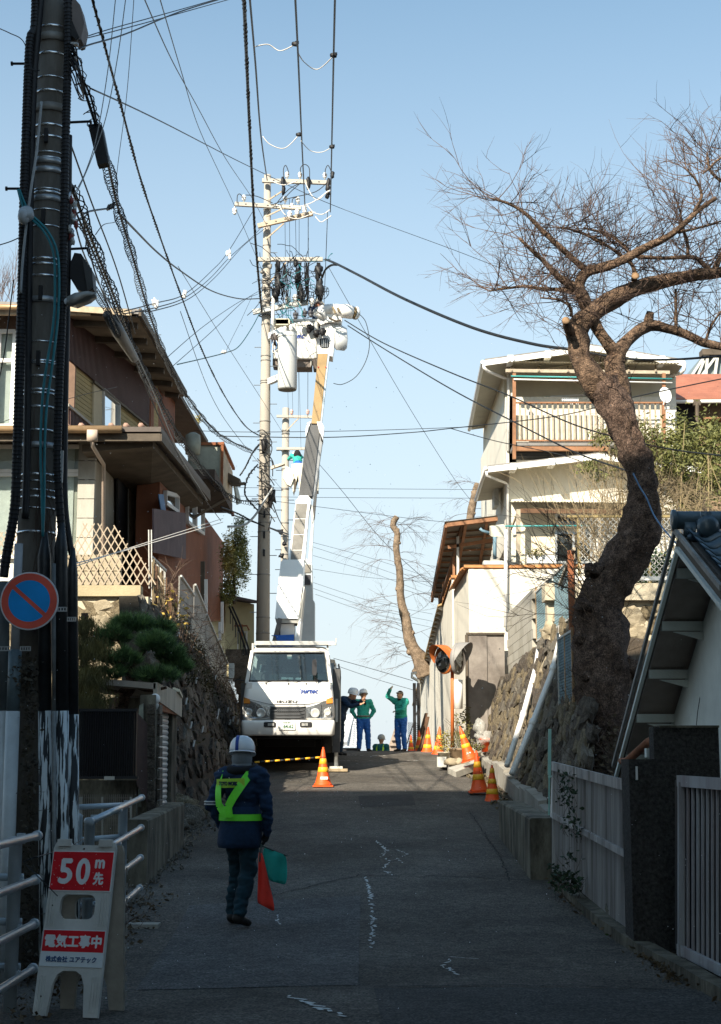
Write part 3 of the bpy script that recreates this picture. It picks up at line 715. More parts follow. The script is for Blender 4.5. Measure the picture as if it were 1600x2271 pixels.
# left side wall (rotated a little), seen edge on
a,b=P(1128,900,D),P(1101,1000,D+7.5)
mb=MB();mb.prism([V((a.x,D,5)),V((a.x,D,P(0,815,D).z)),V((P(1104,0,D+6).x,D+7.5,P(0,815,D).z)),V((P(1104,0,D+6).x,D+7.5,5))],(.2,0,0));obj('side_wall',mb,plaster,t)
for(x0,y0,x1,y1,dd) in((1109,950,1114,990,44.5),(1104,1110,1110,1250,45)):
 mb=MB();boxpx(mb,x0,y0,x1,y1,dd,.05)
 obj('shutter',mb,plasterd,t) if 0 else None
def gable_roof(t,apx,lpx,rpx,d0,d1,shift,th,m_top,m_soff,m_barge,extra=0):
 A0,L0,R0=P(*apx,d0),P(*lpx,d0),P(*rpx,d0);s=V((shift,d1-d0,0))
 for nm,(q0,q1) in(('roof',(L0,A0)),('roof',(A0,R0))):
  up=V((0,0,th));mb=MB();mb.prism([q0,q1,q1+up,q0+up],s);obj(nm,mb,m_top,t)
  mb=MB();dn_=V((0,0,-.02));mb.prism([q0+dn_*.2,q1+dn_*.2,q1+dn_,q0+dn_],s);obj('soffit',mb,m_soff,t)
  mb=MB();mb.prism([q0+V((0,-.03,-.13)),q1+V((0,-.03,-.13)),q1+V((0,-.03,.02)),q0+V((0,-.03,.02))],(0,.027,0));obj('barge_board',mb,m_barge,t)
 return A0,L0,R0
roofg=M('grey_roof_sheet',(.2,.19,.18),.7,.25,3,.2,30)
soff=M('soffit_cream',(.5,.46,.37),.9,.12,2,.1)
A0,L0,R0=gable_roof(t,(1312,768),(1076,801),(1520,802),41.2,50,.25,.07,roofg,soff,white_m)
for x,y in((1131,795),(1214,785),(1466,797),(1400,787)):
 mb=MB();mb.box(P(x,y+5,41.25),(.16,.5,.2));obj('purlin_end',mb,white_m,t)
mb=MB();mb.tube([L0+V((-.06,.0,-.02)),L0+V((.18,8.8,-.02))],.06,8);obj('gutter',mb,white_m,t)
mb=MB();mb.tube([L0+V((-.03,.05,-.08)),P(1074,815,41.2),P(1082,823,41.3),P(1118,838,41.9),P(1128,840,41.95),P(1127,1000,41.95)],.045,8);obj('downpipe',mb,white_m,t,True)
mb=MB();mb.tube([P(1519,805,41.2),P(1518,820,41.2),P(1512,827,41.4),P(1478,835,42)],.05,8);obj('downpipe',mb,white_m,t,True)
# awning over the balcony
mb=MB();p0,p1=P(1120,808,41.9),P(1490,812,41.9);corr(mb,p0,p1,V((0,-1.1,-.22)),V((0,-1.1,-.22)),.09,.03,(0,0,1),'r');obj('awning_sheet',mb,M('awning_cream',(.6,.55,.42),.6,.2,4,.1),t)
for y,d_ in((822,41.0),(826,41.7)):
 mb=MB();mb.bar(P(1122,y,d_),P(1486,y+4,d_),.07,.09);obj('awning_beam',mb,wood_l,t)
for x in(1135,1195,1260,1330,1395,1455):mb=MB();mb.bar(P(x,813,41.9),P(x,822,40.9),.05);obj('rafter',mb,wood_l,t)
# balcony with boards and rails
mb=MB();boxpx(mb,1141,980,1480,988,40.9,1.1);obj('balcony_floor',mb,roofg,t)
mb=MB();boxpx(mb,1141,990,1350,999,40.86,.12);obj('balcony_beam',mb,wood_o,t)
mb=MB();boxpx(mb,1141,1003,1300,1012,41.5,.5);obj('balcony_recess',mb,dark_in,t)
for x in(1141,1473):mb=MB();mb.bar(P(x,828,40.88),P(x,1018 if x<1200 else 985,40.88),.09);obj('balcony_post',mb,wood_o,t)
for y in(893,977):mb=MB();mb.bar(P(1143,y,40.88),P(1480,y,40.88),.05,.04);obj('balcony_rail',mb,wood_o,t)
bm_=MB();a=P(0,977,40.9).z-P(0,893,40.9).z;bm_.box((0,0,0),(.045,.035,abs(a)))
bme=bm_.mesh('baluster',[wood_l]);zc=(P(0,977,40.9).z+P(0,893,40.9).z)/2
for i in range(27):
 o=put('baluster',bme,t);o.location=(P(1154+i*12,900,40.92).x,40.92,zc)
mb=MB();p0,p1=P(1144,977,41.02),P(1340,977,41.02);corr(mb,p0,p1,P(1144,921,41.02)-p0,P(1340,921,41.02)-p1,.08,.02,(0,-1,0),'r');obj('balcony_panel',mb,M('cream_sheet',(.62,.58,.48),.8,.15,3,.1),t)
mb=MB();boxpx(mb,1210,878,1330,975,D+.85,.04);obj('window',mb,glassw,t)
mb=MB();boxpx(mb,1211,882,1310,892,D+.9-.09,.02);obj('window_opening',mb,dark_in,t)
mb=MB();boxpx(mb,1210,894,1326,976,D+.9-.06,.015);obj('window_curtain',mb,curtain,t)
for x in(1212,1240,1268,1300):mb=MB();boxpx(mb,x,893,x+3,976,D+.76,.06);obj('window_frame',mb,wsteel,t)
mb=MB();mb.tube([P(1207,893,D+.6),P(1210,884,D+.6),P(1225,879,D+.6),P(1300,876,D+.6)],.03,6);obj('window_hood',mb,white_m,t)
for x,y,c in((1134,834,M('pole_green',(.05,.3,.3),.5,.1,4,0)),(1140,841,white_m)):
 mb=MB();mb.tube([P(x,y,40.8),P(1492,y+(6 if x<1140 else 8),40.8)],.022,6);obj('clothes_pole',mb,c,t,True)
for i in range(9):
 x=1247+i*4.2;mb=MB();mb.prism([P(x,882,41.4),P(x+3,882,41.4),P(x+3.4,882+rng.uniform(8,16),41.4),P(x-.4,882+rng.uniform(8,14),41.4)],(0,.02,0));obj('hanging_towel',mb,white_m,t)
# lower roof and lower storey, standing in front
DL=40.6
A1,L1,R1=gable_roof(t,(1330,1008),(1083,1037),(1560,1040),39.8,45,.1,.06,roofg,soff,white_m)
mb=MB();mb.prism([P(1130,1038,DL),P(1130,1262,DL),P(1500,1262,DL),P(1500,1038,DL),P(1325,1015,DL)],(0,1.39,0));obj('lower_wall',mb,plaster,t)
for x,y in((1137,1034),(1222,1024)):mb=MB();mb.box(P(x,y+4,39.85),(.16,.5,.18));obj('purlin_end',mb,white_m,t)
mb=MB();mb.tube([L1+V((-.06,.0,-.02)),L1+V((.05,5,-.02))],.055,8);mb.tube([L1+V((-.03,.05,-.08)),P(1080,1055,39.9),P(1120,1070,40.4),P(1126,1075,40.45),P(1127,1262,40.5)],.04,8);obj('gutter',mb,white_m,t,True)
p0,p1=P(1132,1113,DL),P(1460,1117,DL)
mb=MB();corr(mb,p0,p1,V((0,-.9,-.16)),V((0,-.9,-.16)),.08,.03,(0,0,1),'r');obj('awning_sheet',mb,M('awning_cream',(.6,.55,.42)),t)
mb=MB();mb.bar(P(1155,1133,39.9),P(1440,1135,39.9),.06,.12);obj('awning_beam',mb,wood_b,t)
for x in(1150,1332):mb=MB();mb.bar(P(x,1130,39.95),P(x,1262,39.95),.11);obj('awning_post',mb,wood_l,t)
mb=MB();mb.bar(P(1150,1135,40.0),P(1133,1175,40.4),.05);obj('brace',mb,wood_l,t)
def window(t,x0,y0,x1,y1,d,nx=2,ny=1,fr=white_m,inn=dark_in,cur=None,fw=.06):
 mb=MB();boxpx(mb,x0,y0,x1,y1,d-.015,.012);obj('window_back',mb,inn,t)
 w=None;mb=MB();boxpx(mb,x0,y0,x1,y1,d-.06,.008);w=obj('window',mb,glassw,t)
 if cur:mb=MB();boxpx(mb,x0+2,y0+2,x1-2,y1-2,d-.03,.008);obj('curtain',mb,cur,w)
 mb=MB();a,b=P(x0,y1,d),P(x1,y0,d);dep=.09
 for i in range(nx+1):X=a.x+(b.x-a.x)*i/nx;mb.box((X,d-dep/2-.01,(a.z+b.z)/2),(fw,dep,b.z-a.z+fw*.98))
 for j in range(ny+1):Z=a.z+(b.z-a.z)*j/ny;mb.box(((a.x+b.x)/2,d-dep/2-.012,Z),(b.x-a.x+fw*1.02,dep,fw))
 obj('frame',mb,fr,w);return w
window(t,1234,1142,1310,1168,DL,3,1);window(t,1234,1183,1310,1248,DL,2,1,steel)
mb=MB();boxpx(mb,1155,1140,1232,1262,DL-.03,.02);obj('wall_panel',mb,cream,t)
mb=MB();mb.tube([P(1100,1167,39.7),P(1310,1166,39.7)],.022,6);obj('clothes_pole',mb,MATS['pole_green'],t,True)
for x0,x1 in((1170,1203),(1204,1233)):mb=MB();boxpx(mb,x0,1231,x1,1249,39.8,.3);obj('planter_box',mb,white_m,t)
mb=MB();leafcloud(mb,P(1188,1224,39.7),(.25,.12,.12),150,.07,rng);obj('potted_leaves',mb,leafo,t)
mb=MB();mb.prism([P(1090,1170,39),P(1121,1166,39),P(1121,1190,39),P(1090,1190,39)],(0,.5,.12));obj('small_canopy',mb,plasterd,t)
for x in(1112,1106):mb=MB();boxpx(mb,x-2,950,x+1,1160,44,.02)
mb=MB();mb.bar(P(1255,700,40),P(1256,770,41.5),.015);
# side window louvre and AC on the left flank
mb=MB();mb.box(P(1099,1105,43.5),(.12,.8,.55));obj('window_grille',mb,wsteel,t)
# satellite dish
t=thing('satellite_dish',P(1477,890,40.5),'white satellite dish on the balcony corner post of the white house','dish')
rm=Matrix.Rotation(R(78),3,'X')@Matrix.Rotation(R(14),3,'Y')
mb=MB();mb.lathe(P(1476,877,40.5),[(.02,-.03),(.14,-.02),(.23,.02),(.24,.03),(.22,.035),(.13,0),(.02,-.01)],24,rm,sx=.75);obj('dish',mb,white_m,t,True)
mb=MB();mb.tube([P(1476,885,40.45),P(1472,897,40.2),P(1482,905,40.6)],.015,5);mb.box(P(1480,905,40.5),(.12,.08,.08));obj('mount',mb,wsteel,t)
# antenna-like clutter wire already; brown-roofed house
t=thing('brown_roof_house',P(1560,950,44),'house with reddish brown stepped metal roof and white gutter by the satellite dish','house')
tr=M('brown_roof_metal',(.33,.13,.08),.45,.2,2,.1,30,dirt=.15)
e0,e1=P(1488,886,44),P(1720,884,44);r0,r1=P(1494,833,46),P(1720,832,46)
for i in range(12):
 a0,a1=e0.lerp(r0,i/12),e1.lerp(r1,i/12);b0,b1=e0.lerp(r0,(i+.97)/12),e1.lerp(r1,(i+.97)/12)
 mb=MB();mb.prism([a0,a1,a1+V((0,0,.05)),a0+V((0,0,.05))],(b0-a0));obj('roof_strip',mb,tr,t)
mb=MB();mb.prism([e0+V((0,0,-.04)),e1+V((0,0,-.04)),r1+V((0,0,-.04)),r0+V((0,0,-.04))],(0,0,.03));obj('roof_deck',mb,fascia,t)
mb=MB();mb.tube([P(1484,891,43.9),P(1720,889,43.9)],.055,8);obj('gutter',mb,white_m,t,True)
mb=MB();mb.box(P(1546,893,43.85),(.2,.14,.18));mb.tube([P(1547,895,43.8),P(1547,960,43.8)],.06,8);obj('downpipe',mb,fascia,t)
mb=MB();mb.prism([V((P(1500,0,44.8).x,44.8,6)),V((P(1500,0,44.8).x,44.8,e0.z+.1)),V((P(1720,0,44.8).x,44.8,e0.z+.1)),V((P(1720,0,44.8).x,44.8,6))],(0,5,0));obj('wall',mb,M('brown_wall',(.3,.2,.13),.9,.3,2,.3,30),t)
mb=MB();boxpx(mb,1500,893,1550,948,44.75,.04);obj('dark_opening',mb,dark_in,t)
mb=MB();boxpx(mb,1562,925,1700,930,44.5,.3);obj('ledge',mb,wood_o,t)
t=thing('glass_roof_house',P(1580,830,47),'dark framed glazed gable peeping above the brown metal roof','house')
mb=MB();mb.prism([P(1532,833,48.5),P(1566,780,48.5),P(1700,780,48.5),P(1700,833,48.5)],(0,3,0));obj('wall',mb,M('blue_grey_panel',(.2,.24,.24),.5,.3,1.5,.1),t)
for a,b in(((1534,834),(1566,786)),((1548,834),(1562,800)),((1566,834),(1570,786)),((1556,834),(1592,786)),((1586,834),(1592,790))):
 mb=MB();mb.bar(P(*a,48.35),P(*b,48.35),.09,.08);obj('frame_bar',mb,wsteel,t)
mb=MB();boxpx(mb,1559,773,1700,786,48.2,.5);obj('roof_edge',mb,fascia,t)

# ------------------------------------------------------------------ white boundary walls with orange coping
t=thing('white_boundary_wall',P(1160,1400,36),'tall white plastered wall with orange tile coping facing down the street','wall')
zA=P(0,1262,36).z;xa,xb=P(1040,1300,36).x,P(1300,1300,36).x
mb=MB();mb.prism([V((xa,36,.8)),V((xb,36,.8)),V((xb,36,zA)),V((xa,36,zA))],(0,.25,0));mb.prism([V((xa,36.25,.8)),V((xa,36.25,zA)),V((xa-.12,39.8,zA-.1)),V((xa-.12,39.8,.8))],(.2,0,0));obj('wall',mb,plaster,t)
def coping(p0,p1,n,w=.34,m=tile_o,seed=0):
 r=random.Random(seed);p0,p1=V(p0),V(p1);d=(p1-p0);L=d.length/n
 mb=MB();hw=w/2;pr=[]
 for j in range(7):a=math.pi*j/6;pr.append((hw*math.cos(a),.09*math.sin(a)))
 pr2=[(x*.86,z*.8-.02) for x,z in pr[::-1]];ring=pr+pr2
 mb.loft([[V((x*k,y,z*k)) for x,z in ring] for y,k in((0,1),(L*1.0,.93))]);me=mb.mesh('tile',[m],False)
 q=d.normalized().to_track_quat('Y','Z')
 for i in range(n):
  o=put('tile',me,t);o.location=p0+d*(i/n)+V((0,0,r.uniform(0,.012)));o.rotation_mode='QUATERNION';o.rotation_quaternion=q
coping((xa-.1,36.12,zA+.02),(xb,36.12,zA+.03),13)
coping((xa+.08-.1,36.3,zA),(xa-.1,39.7,zA-.12),10,seed=2)
mb=MB();mb.tube([P(1123,1175,35.9),P(1122,1392,35.9)],.045,8);obj('downpipe',mb,white_m,t,True)
t=thing('white_street_wall',(2.5,45,2),'white plastered wall running up the street behind the traffic mirrors','wall')
x0=P(1003,1300,40).x;zB=P(0,1284,40).z;zC=P(0,1475,58).z
mb=MB();mb.prism([V((x0,40,.8)),V((x0,40,zB)),V((x0-.05,60,zC-.3)),V((x0-.05,60,-1))],(.8,0,0));obj('wall',mb,plaster,t)
coping((x0-.02,40.1,zB+.02),(x0+.8,40.1,zB+.03),3,seed=5)
coping((x0+.05,40.2,zB),(x0,60,zC-.3),46,.22,seed=4)
# corrugated eave with saw-tooth rafters
t=thing('corrugated_eave',(2.3,50,5),'ochre corrugated eave strip running down along the top of the white street wall','eave')
och=M('ochre_sheet',(.36,.25,.12),.7,.25,4,.2,30)
za,zb=P(0,1345,44).z,P(0,1566,64).z
mb=MB();mb.prism([V((2.22,44,za)),V((2.58,44,za+.12)),V((2.5,64,zb+.12)),V((2.14,64,zb))],(0,0,.05));obj('eave_board',mb,och,t)
for i in range(30):
 y=44.2+i*.66;z=za+(zb-za)*(y-44)/20;mb=MB() if i==0 else mb
 if i==0:mb.prism([(0,0,-.01),(.34,0,.1),(.34,0,-.16)],(0,.12,0));rf=mb.mesh('rafter',[white_m])
 o=put('rafter',rf,t);o.location=(2.22-.04*(y-44)/20,y,z)
t=thing('downpipe_stack',(1.9,42,1.9),'grey bent downpipe beside the black lattice panel at the street crest','pipe')
mb=MB();mb.tube([P(925,1492,48),P(914,1494,48),P(914,1502,48),P(928,1510,48),P(931,1520,48),P(929,1668,48)],.045,8);obj('pipe',mb,wsteel,t,True)
for x in(920,929):mb=MB();boxpx(mb,x-3,1515,x+3,1672,47.5,.08);obj('dark_post',mb,black_m,t)
t=thing('lattice_gate',(1.7,46,1.9),'black lattice panel leaning at the crest beside the worker shading his eyes','fence')
mb=MB();a=P(903,1668,46);diamond(mb,P(905,1670,46),V((1,.0,0)),V((.0,0,1)),.3,.9,.06,.01);obj('lattice',mb,black_m,t)
mb=MB();mb.bar(P(903,1650,46),P(926,1578,46),.03);mb.bar(P(905,1672,46),P(926,1672,46),.03);obj('frame',mb,black_m,t)
t=thing('leaning_boards',(2.2,43,1.9),'dark weathered boards leaning against the white street wall','boards')
for k,(xa_,ya_,xb_,yb_) in enumerate(((922,1668,946,1582),(934,1664,949,1590),(926,1672,948,1625))):
 mb=MB();mb.bar(P(xa_,ya_,43-k*.3),P(xb_,yb_,43.2-k*.3),.12,.03);obj('board',mb,wood_b,t)

# lean-to carport roof of corrugated sheet on orange timber
t=thing('lean_to_roof',(2.6,45,6),'open timber lean-to with grey corrugated roof on orange rafters above the white wall','roof')
c0,c1,c2,c3=P(987,1157,41),P(1104,1143,41),V((4.1,51,6.9)),P(955,1325,51)
sheet=M('lean_to_sheet',(.2,.18,.15),.7,.3,2,.1)
mb=MB();corr(mb,c0,c3,c1-c0,c2-c3,.13,.02,(0,0,1),'r');obj('roof_sheet',mb,sheet,t)
mb=MB();up=V((0,0,.05));
for i in range(14):
 f=(i+.5)/14;mb=MB();mb.bar(c0.lerp(c3,f)+V((0,0,-.05)),c1.lerp(c2,f)+V((0,0,-.05)),.06,.05);obj('purlin',mb,wood_b if i%2 else wood_o,t)
for f in(.03,.4,.8):mb=MB();mb.bar(c0.lerp(c1,f)+V((0,0,-.12)),c3.lerp(c2,f)+V((0,0,-.12)),.08,.09);obj('rafter',mb,wood_o,t)
mb=MB();mb.bar(c0+V((.05,-.05,-.1)),c1+V((0,-.05,-.1)),.07,.1);obj('front_beam',mb,wood_o,t)
mb=MB();mb.bar(c0.lerp(c1,.1)+V((0,1.2,-.55)),c1+V((0,1.2,-.5)),.07,.09);obj('cross_beam',mb,wood_o,t)
for x,ya_,yb_,d_ in((1016,1190,1280,42.2),(1007,1235,1278,43.5),(984,1290,1345,47),(975,1320,1360,49)):
 mb=MB();mb.bar(P(x,ya_,d_),P(x,yb_,d_),.07);obj('post',mb,wood_o if x!=1016 else wsteel,t)
mb=MB();mb.bar(P(1027,1160,41.5),P(975,1345,48),.08);obj('post',mb,wood_b,t)
mb=MB();mb.tube([P(1065,1172,40),P(1070,1177,40),P(1090,1183,40)],.04,8);mb.tube([P(1098,1190,40),P(1098,1240,40)],.05,8);obj('drain_pipe',mb,M('blue_grey_plastic',(.15,.25,.32),.5,.1,4,0),t,True)
mb=MB();boxpx(mb,1073,1243,1118,1252,37,.4);obj('planter',mb,wsteel,t)

# grey stained panel hoarding
t=thing('grey_panel',(2.9,35.4,gz(35.4)),'stained grey-brown sheet panel covering the corner of the white wall','panel')
pm=M('stained_grey_sheet',(.2,.17,.15),.7,.3,1.3,.1,30,col2=(.3,.27,.24),dirt=.5)
for x0_,x1_,dd in((1038,1080,35.42),(1080.5,1119,35.45)):mb=MB();boxpx(mb,x0_,1408,x1_,1660,dd,.03);obj('sheet',mb,pm,t)
mb=MB();boxpx(mb,1035,1403,1120,1407,35.38,.12);boxpx(mb,1035,1408,1038,1640,35.38,.1);obj('frame',mb,fascia,t)
# mirrors
t=thing('traffic_mirror',P(1003,1650,34.6),'pair of round convex traffic mirrors with orange rims on one orange post','mirror')
mirror=bpy.data.materials.new('mirror_face');mirror.use_nodes=True;b_=mirror.node_tree.nodes['Principled BSDF'];b_.inputs['Metallic'].default_value=1;b_.inputs['Roughness'].default_value=.08;b_.inputs['Base Color'].default_value=(.3,.31,.32,1)
def tmirror(c,r,az,tilt,hood_m,hs):
 rm=Matrix.Rotation(az,3,'Z')@Matrix.Rotation(R(90)+tilt,3,'X')
 mb=MB();mb.lathe(c,[(r*.97,0),(r*.9,.03),(r*.7,.06),(r*.4,.08),(.01,.09)],28,rm);m_=obj('mirror_face',mb,mirror,t,True)
 mb=MB();mb.lathe(c,[(r*.96,.0),(r,.0),(r*1.06,-.02),(r*1.03,-.08),(r*.6,-.16),(.05,-.17)],28,rm);obj('housing',mb,hs,t,True)
 mb=MB();n=18;vs=[]
 for i in range(n+1):
  a=R(-10)+R(200)*i/n
  for rr,zz in((1.07,0),(1.09,.24*math.sin(max(0,math.pi*i/n))+.02)):
   vs.append(V(c)+rm@V((r*rr*math.cos(a),r*rr*math.sin(a),zz)))
 mb.add(vs,[(2*i,2*i+1,2*i+3,2*i+2) for i in range(n)]);obj('hood',mb,hood_m,t,True)
mo_=M('mirror_orange',(.5,.14,.03),.5,.2,5,.05);gh_=M('grey_hood',(.26,.25,.24),.6,.2,4,.1)
tmirror(P(983,1463,34.5),.31,R(-58),R(4),mo_,mo_)
tmirror(P(1020,1461,34.3),.34,R(66),R(3),gh_,gh_)
mb=MB();mb.tube([P(1004,1440,34.6),P(1004,1658,34.6)],.042,10);mb.bar(P(985,1465,34.65),P(1022,1462,34.6),.03);obj('post',mb,M('mirror_post_orange',(.5,.13,.03),.5,.2,5,.05),t,True)
mb=MB();boxpx(mb,1008,1508,1027,1572,34.5,.12);mb2=MB();mb2.tube([P(1017,1508,34.55),P(1017,1572,34.55)],.1,12);obj('notice_tube',mb2,white_m,t,True)
# cones
def cone(nm,label,loc,rot=(0,0,0),h=.7,tag=None,bands=((.36,.46),(.6,.72))):
 t=thing(nm,loc,label,'cone','orange traffic cones along the road',0);t.rotation_euler=rot
 s=h/.7
 def rr(z):return(.15*(1-z/.7)+.026*(z/.7))*s
 mb=MB();mb.lathe((0,0,0),[(.175*s,.02),(.172*s,.05),(.15*s,.07),(rr(.2),.2*s),(rr(.45),.45*s),(rr(.68),.68*s),(.02*s,.7*s),(.018*s,.73*s),(.004,.735*s)],24);local(obj('cone_body',mb,orange_m,t,True),t)
 mb=MB();mb.prism([(-.19*s,-.19*s,0),(.19*s,-.19*s,0),(.19*s,.19*s,0),(-.19*s,.19*s,0)],(0,0,.025));local(obj('base',mb,orange_m,t),t)
 for a,b in bands:
  mb=MB();mb.lathe((0,0,0),[(rr(a)+.001,a*s),(rr(a)+.004,a*s+.002),(rr(b)+.004,b*s-.002),(rr(b)+.001,b*s)],24);local(obj('reflective_band',mb,yellow_m,t,True),t)
 if tag:
  mb=txt(tag,.1,.035,.001);mb.v=[(x,y-rr(.16)-.012,z+.13*s+.03) for x,y,z in mb.v]
  if tag=='sticker':
   mb=MB();mb.box((0.02,-rr(.15)-.012,.16),(.14,.004,.05))
   local(obj('sticker',mb,white_m,t),t)
  else:local(obj('lettering',mb,white_m,t),t)
 return t
def cz(x,y,d):p=P(x,y,d);return(p.x,p.y,p.z)
B3=((.2,.3),(.38,.46),(.56,.64))
c0_=cone('traffic_cone','orange cone at the end of the striped bar in front of the truck',cz(717,1745,29.2),tag='sticker',bands=((.27,.36),(.42,.52)))
cone('traffic_cone','orange cone with two yellow bands nearest the mossy concrete block',cz(1093,1793,26.8),bands=((.24,.33),(.42,.5),(.6,.68)))
cone('traffic_cone','orange cone in the gutter just below the tilted cone',cz(1064,1757,27.8),(R(2),R(-4),0),bands=((.22,.32),(.44,.54)))
cone('traffic_cone','tilted orange cone lettered 34 on the broken white slab',cz(1044,1687,32.4),(0,R(-17),0),tag='34',bands=((.28,.36),(.48,.56)))
for k,(x,y,d,h,lab) in enumerate(((972,1677,40,.72,'orange cone behind twigs left of the potted plants'),(948,1672,41.5,.68,'orange cone second from the flower pots by the white wall'),(930,1671,43,.6,'orange cone third from the flower pots by the white wall'),(912,1671,45,.5,'smallest and farthest orange cone beside the standing worker'))):
 cone('traffic_cone',lab,cz(x,y,d),(0,R((4,3,0,0)[k]),0),h,bands=((.15,.25),(.42,.52)))
# cone bar
t=thing('cone_bar',P(700,1678,29.2),'black and yellow striped bar hooked on the cone before the truck','barrier bar')
a,b=P(565,1691,29.0),P(711,1680,29.2);ks=13
for i in range(ks):
 p,q=a.lerp(b,i/ks),a.lerp(b,(i+.98)/ks);mb=MB();mb.tube([p,q],.017 if i%2 else.019,8);obj('band',mb,M('bar_yellow',(.8,.42,.02),.4,.1,6,0) if i%2==0 else black_m,t,True)
mb=MB();mb.lathe(b+V((.05,0,0)),[(.05,-.012),(.062,0),(.05,.012),(.042,0)],16);obj('ring',mb,black_m,t,True)
# plants and pots by the wall
def pot(x,y,d,r,h,m,lab,plant=None,ph=.4,pr=.2,n=120,dry=False):
 c=P(x,y,d);t=thing('plant_pot',c,lab,'plant pot','pots and plants at the foot of the white wall')
 mb=MB();mb.lathe(c,[(r*.7,0),(r*.95,h*.85),(r*1.05,h*.86),(r*1.05,h),(r*.9,h),(r*.88,h*.9)],18);obj('pot',mb,m,t,True)
 if plant:
  mb=MB()
  if dry:
   for k in range(24):twigs(mb,c+V((rng.uniform(-r,r)*.6,rng.uniform(-r,r)*.6,h*.9)),(rng.gauss(0,.3),rng.gauss(0,.3),1),ph,.006,1,rng,.5,.4,3)
  leafcloud(mb,c+V((0,0,h+ph*.5)),(pr,pr,ph*.55),n,.06,rng);obj('leaves',mb,plant,t)
pot(1015,1690,34.6,.2,.3,M('clay_pot',(.4,.28,.18),.8,.3,6,.1),'wide clay pot with dry stalks in front of the orange post',leafo,.4,.2,60,True)
pot(1083,1668,34.2,.2,.3,orange_m,'orange pot wrapped in clear plastic against the grey panel')
pot(1055,1688,33.8,.13,.2,M('pale_pot',(.45,.4,.3),.8,.2,6,.1),'pale pot with green leaves behind the tilted cone',leafo,.2,.2,200)
pot(985,1690,34.3,.14,.22,M('pale_pot',(.45,.4,.3),.8,.2,6,.1),'low pale pot with bushy yellow-green plant right of the cones',leafy,.45,.2,320)
t=thing('plant',P(1030,1660,35),'tall leafy shrub in front of the grey panel corner','shrub')
mb=MB();twigs(mb,P(1030,1690,35),(0,0,1),.9,.015,1,rng,.4,.4,6);obj('stem',mb,twig_m,t)
mb=MB();leafcloud(mb,P(1032,1610,35),(.2,.2,.5),320,.07,rng,cl=14);obj('leaves',mb,leafo,t)
t=thing('plastic_bag',P(1080,1640,34),'crumpled clear plastic sheet over the orange pot','plastic bag')
mb=MB();mb.ell(P(1078,1640,34.1),(.22,.15,.16),16,10,rough=.9,seed=3);mb.ell(P(1065,1618,34.1),(.12,.1,.2),12,8,rough=1,seed=9);obj('sheet',mb,M('milky_plastic',(.6,.6,.56),.3,.1,9,.6,12,alpha=.35),t,True)
t=thing('stone_slab',P(1010,1698,34),'white stone slab with small rocks under the flower pots','slab')
mb=MB();mb.prism([P(975,1702,34.5),P(1010,1706,33.6),P(1060,1700,33.4),P(1060,1690,35.5),P(978,1692,36)],(0,0,.06));obj('slab',mb,conc_l,t)
mb=MB();mb.box(P(980,1690,34),(.2,.2,.22));obj('block',mb,wsteel,t)
for x,r in((1002,.12),(1018,.09),(1033,.08)):mb=MB();mb.ell(P(x,1690,33.7),(r*1.3,r,r*.8),10,6,rough=.5,seed=x);obj('rock',mb,stone_l,t,True)
# ================================================================== TREES
rt=random.Random(21)
def smooth(k,N=6):
 out=[]
 for i in range(len(k)-1):
  p0,p1,p2,p3=k[max(i-1,0)],k[i],k[i+1],k[min(i+2,len(k)-1)]
  for j in range(N):
   t=j/N;out.append(.5*((2*p1)+(p2-p0)*t+(2*p0-5*p1+4*p2-p3)*t*t+(3*p1-p0-3*p2+p3)*t**3))
 out.append(k[-1]);return out
def limbpts(pts,N=5):
 """pts: (px, py, depth, width in px) -> smoothed points and radii"""
 K=smooth([V((*P(x,y,d),w*d/FPX/2)).copy() if False else Vector((*P(x,y,d),w*d/FPX/2)) for x,y,d,w in pts],N)
 return[V(k[:3]) for k in K],[max(.004,k[3]) for k in K]
t=thing('cherry_tree',(3.6,22,1.9),'big bare gnarled cherry tree with shaggy dark trunk leaning over the stone wall','tree')
pts,rad=limbpts([(1350,1720,22,130),(1345,1600,22,118),(1343,1500,22,125),(1338,1400,22,118),(1335,1330,22,92),(1368,1270,22,84),(1402,1210,22,92),(1428,1140,22,82),(1424,1080,22,66),(1408,1010,22,64),(1385,950,22,68),(1358,890,22,76),(1335,850,22,78)],6)
mb=MB();mb.tube(pts,rad,18,wob=.42,seed=2)
for x,y,r in((1300,1345,.17),(1318,1265,.13),(1290,1420,.12),(1398,1480,.15),(1308,1500,.12)):mb.ell(P(x,y,21.85),(r,r*.9,r*.8),12,8,rough=.9,seed=x)
obj('trunk',mb,[bark2],t,True)
mb=MB()
def limb(pts,n=9,w=.2,m=bark,name='limb'):
 p,r=limbpts(pts);mb=MB();mb.tube(p,r,n,wob=w,seed=pts[0][0]);obj(name,mb,m,t,True);return p,r
LM=[]
trunkl=limb([(1352,895,22.02,50),(1335,868,22,60),(1308,830,21.9,54),(1288,795,21.9,46),(1282,760,21.9,48),(1280,730,21.9,46),(1305,700,21.9,40),(1345,672,22,40),(1385,650,22.1,38),(1430,634,22.2,34),(1480,622,22.3,31),(1540,608,22.4,28),(1580,606,22.5,26),(1630,596,22.6,24)],14,.3)
LM.append(trunkl)
LM.append(limb([(1372,930,22.05,40),(1375,872,22.08,58),(1365,815,22.1,50),(1366,785,22.1,42),(1350,762,22,28),(1325,727,22,26),(1310,700,21.95,28),(1295,665,21.9,30),(1285,635,21.9,26),(1300,605,21.9,24),(1340,592,21.8,22),(1385,575,21.7,20),(1430,550,21.6,18),(1475,528,21.5,16),(1508,505,21.4,13),(1545,470,21.3,11),(1590,438,21.2,9)],12,.3))
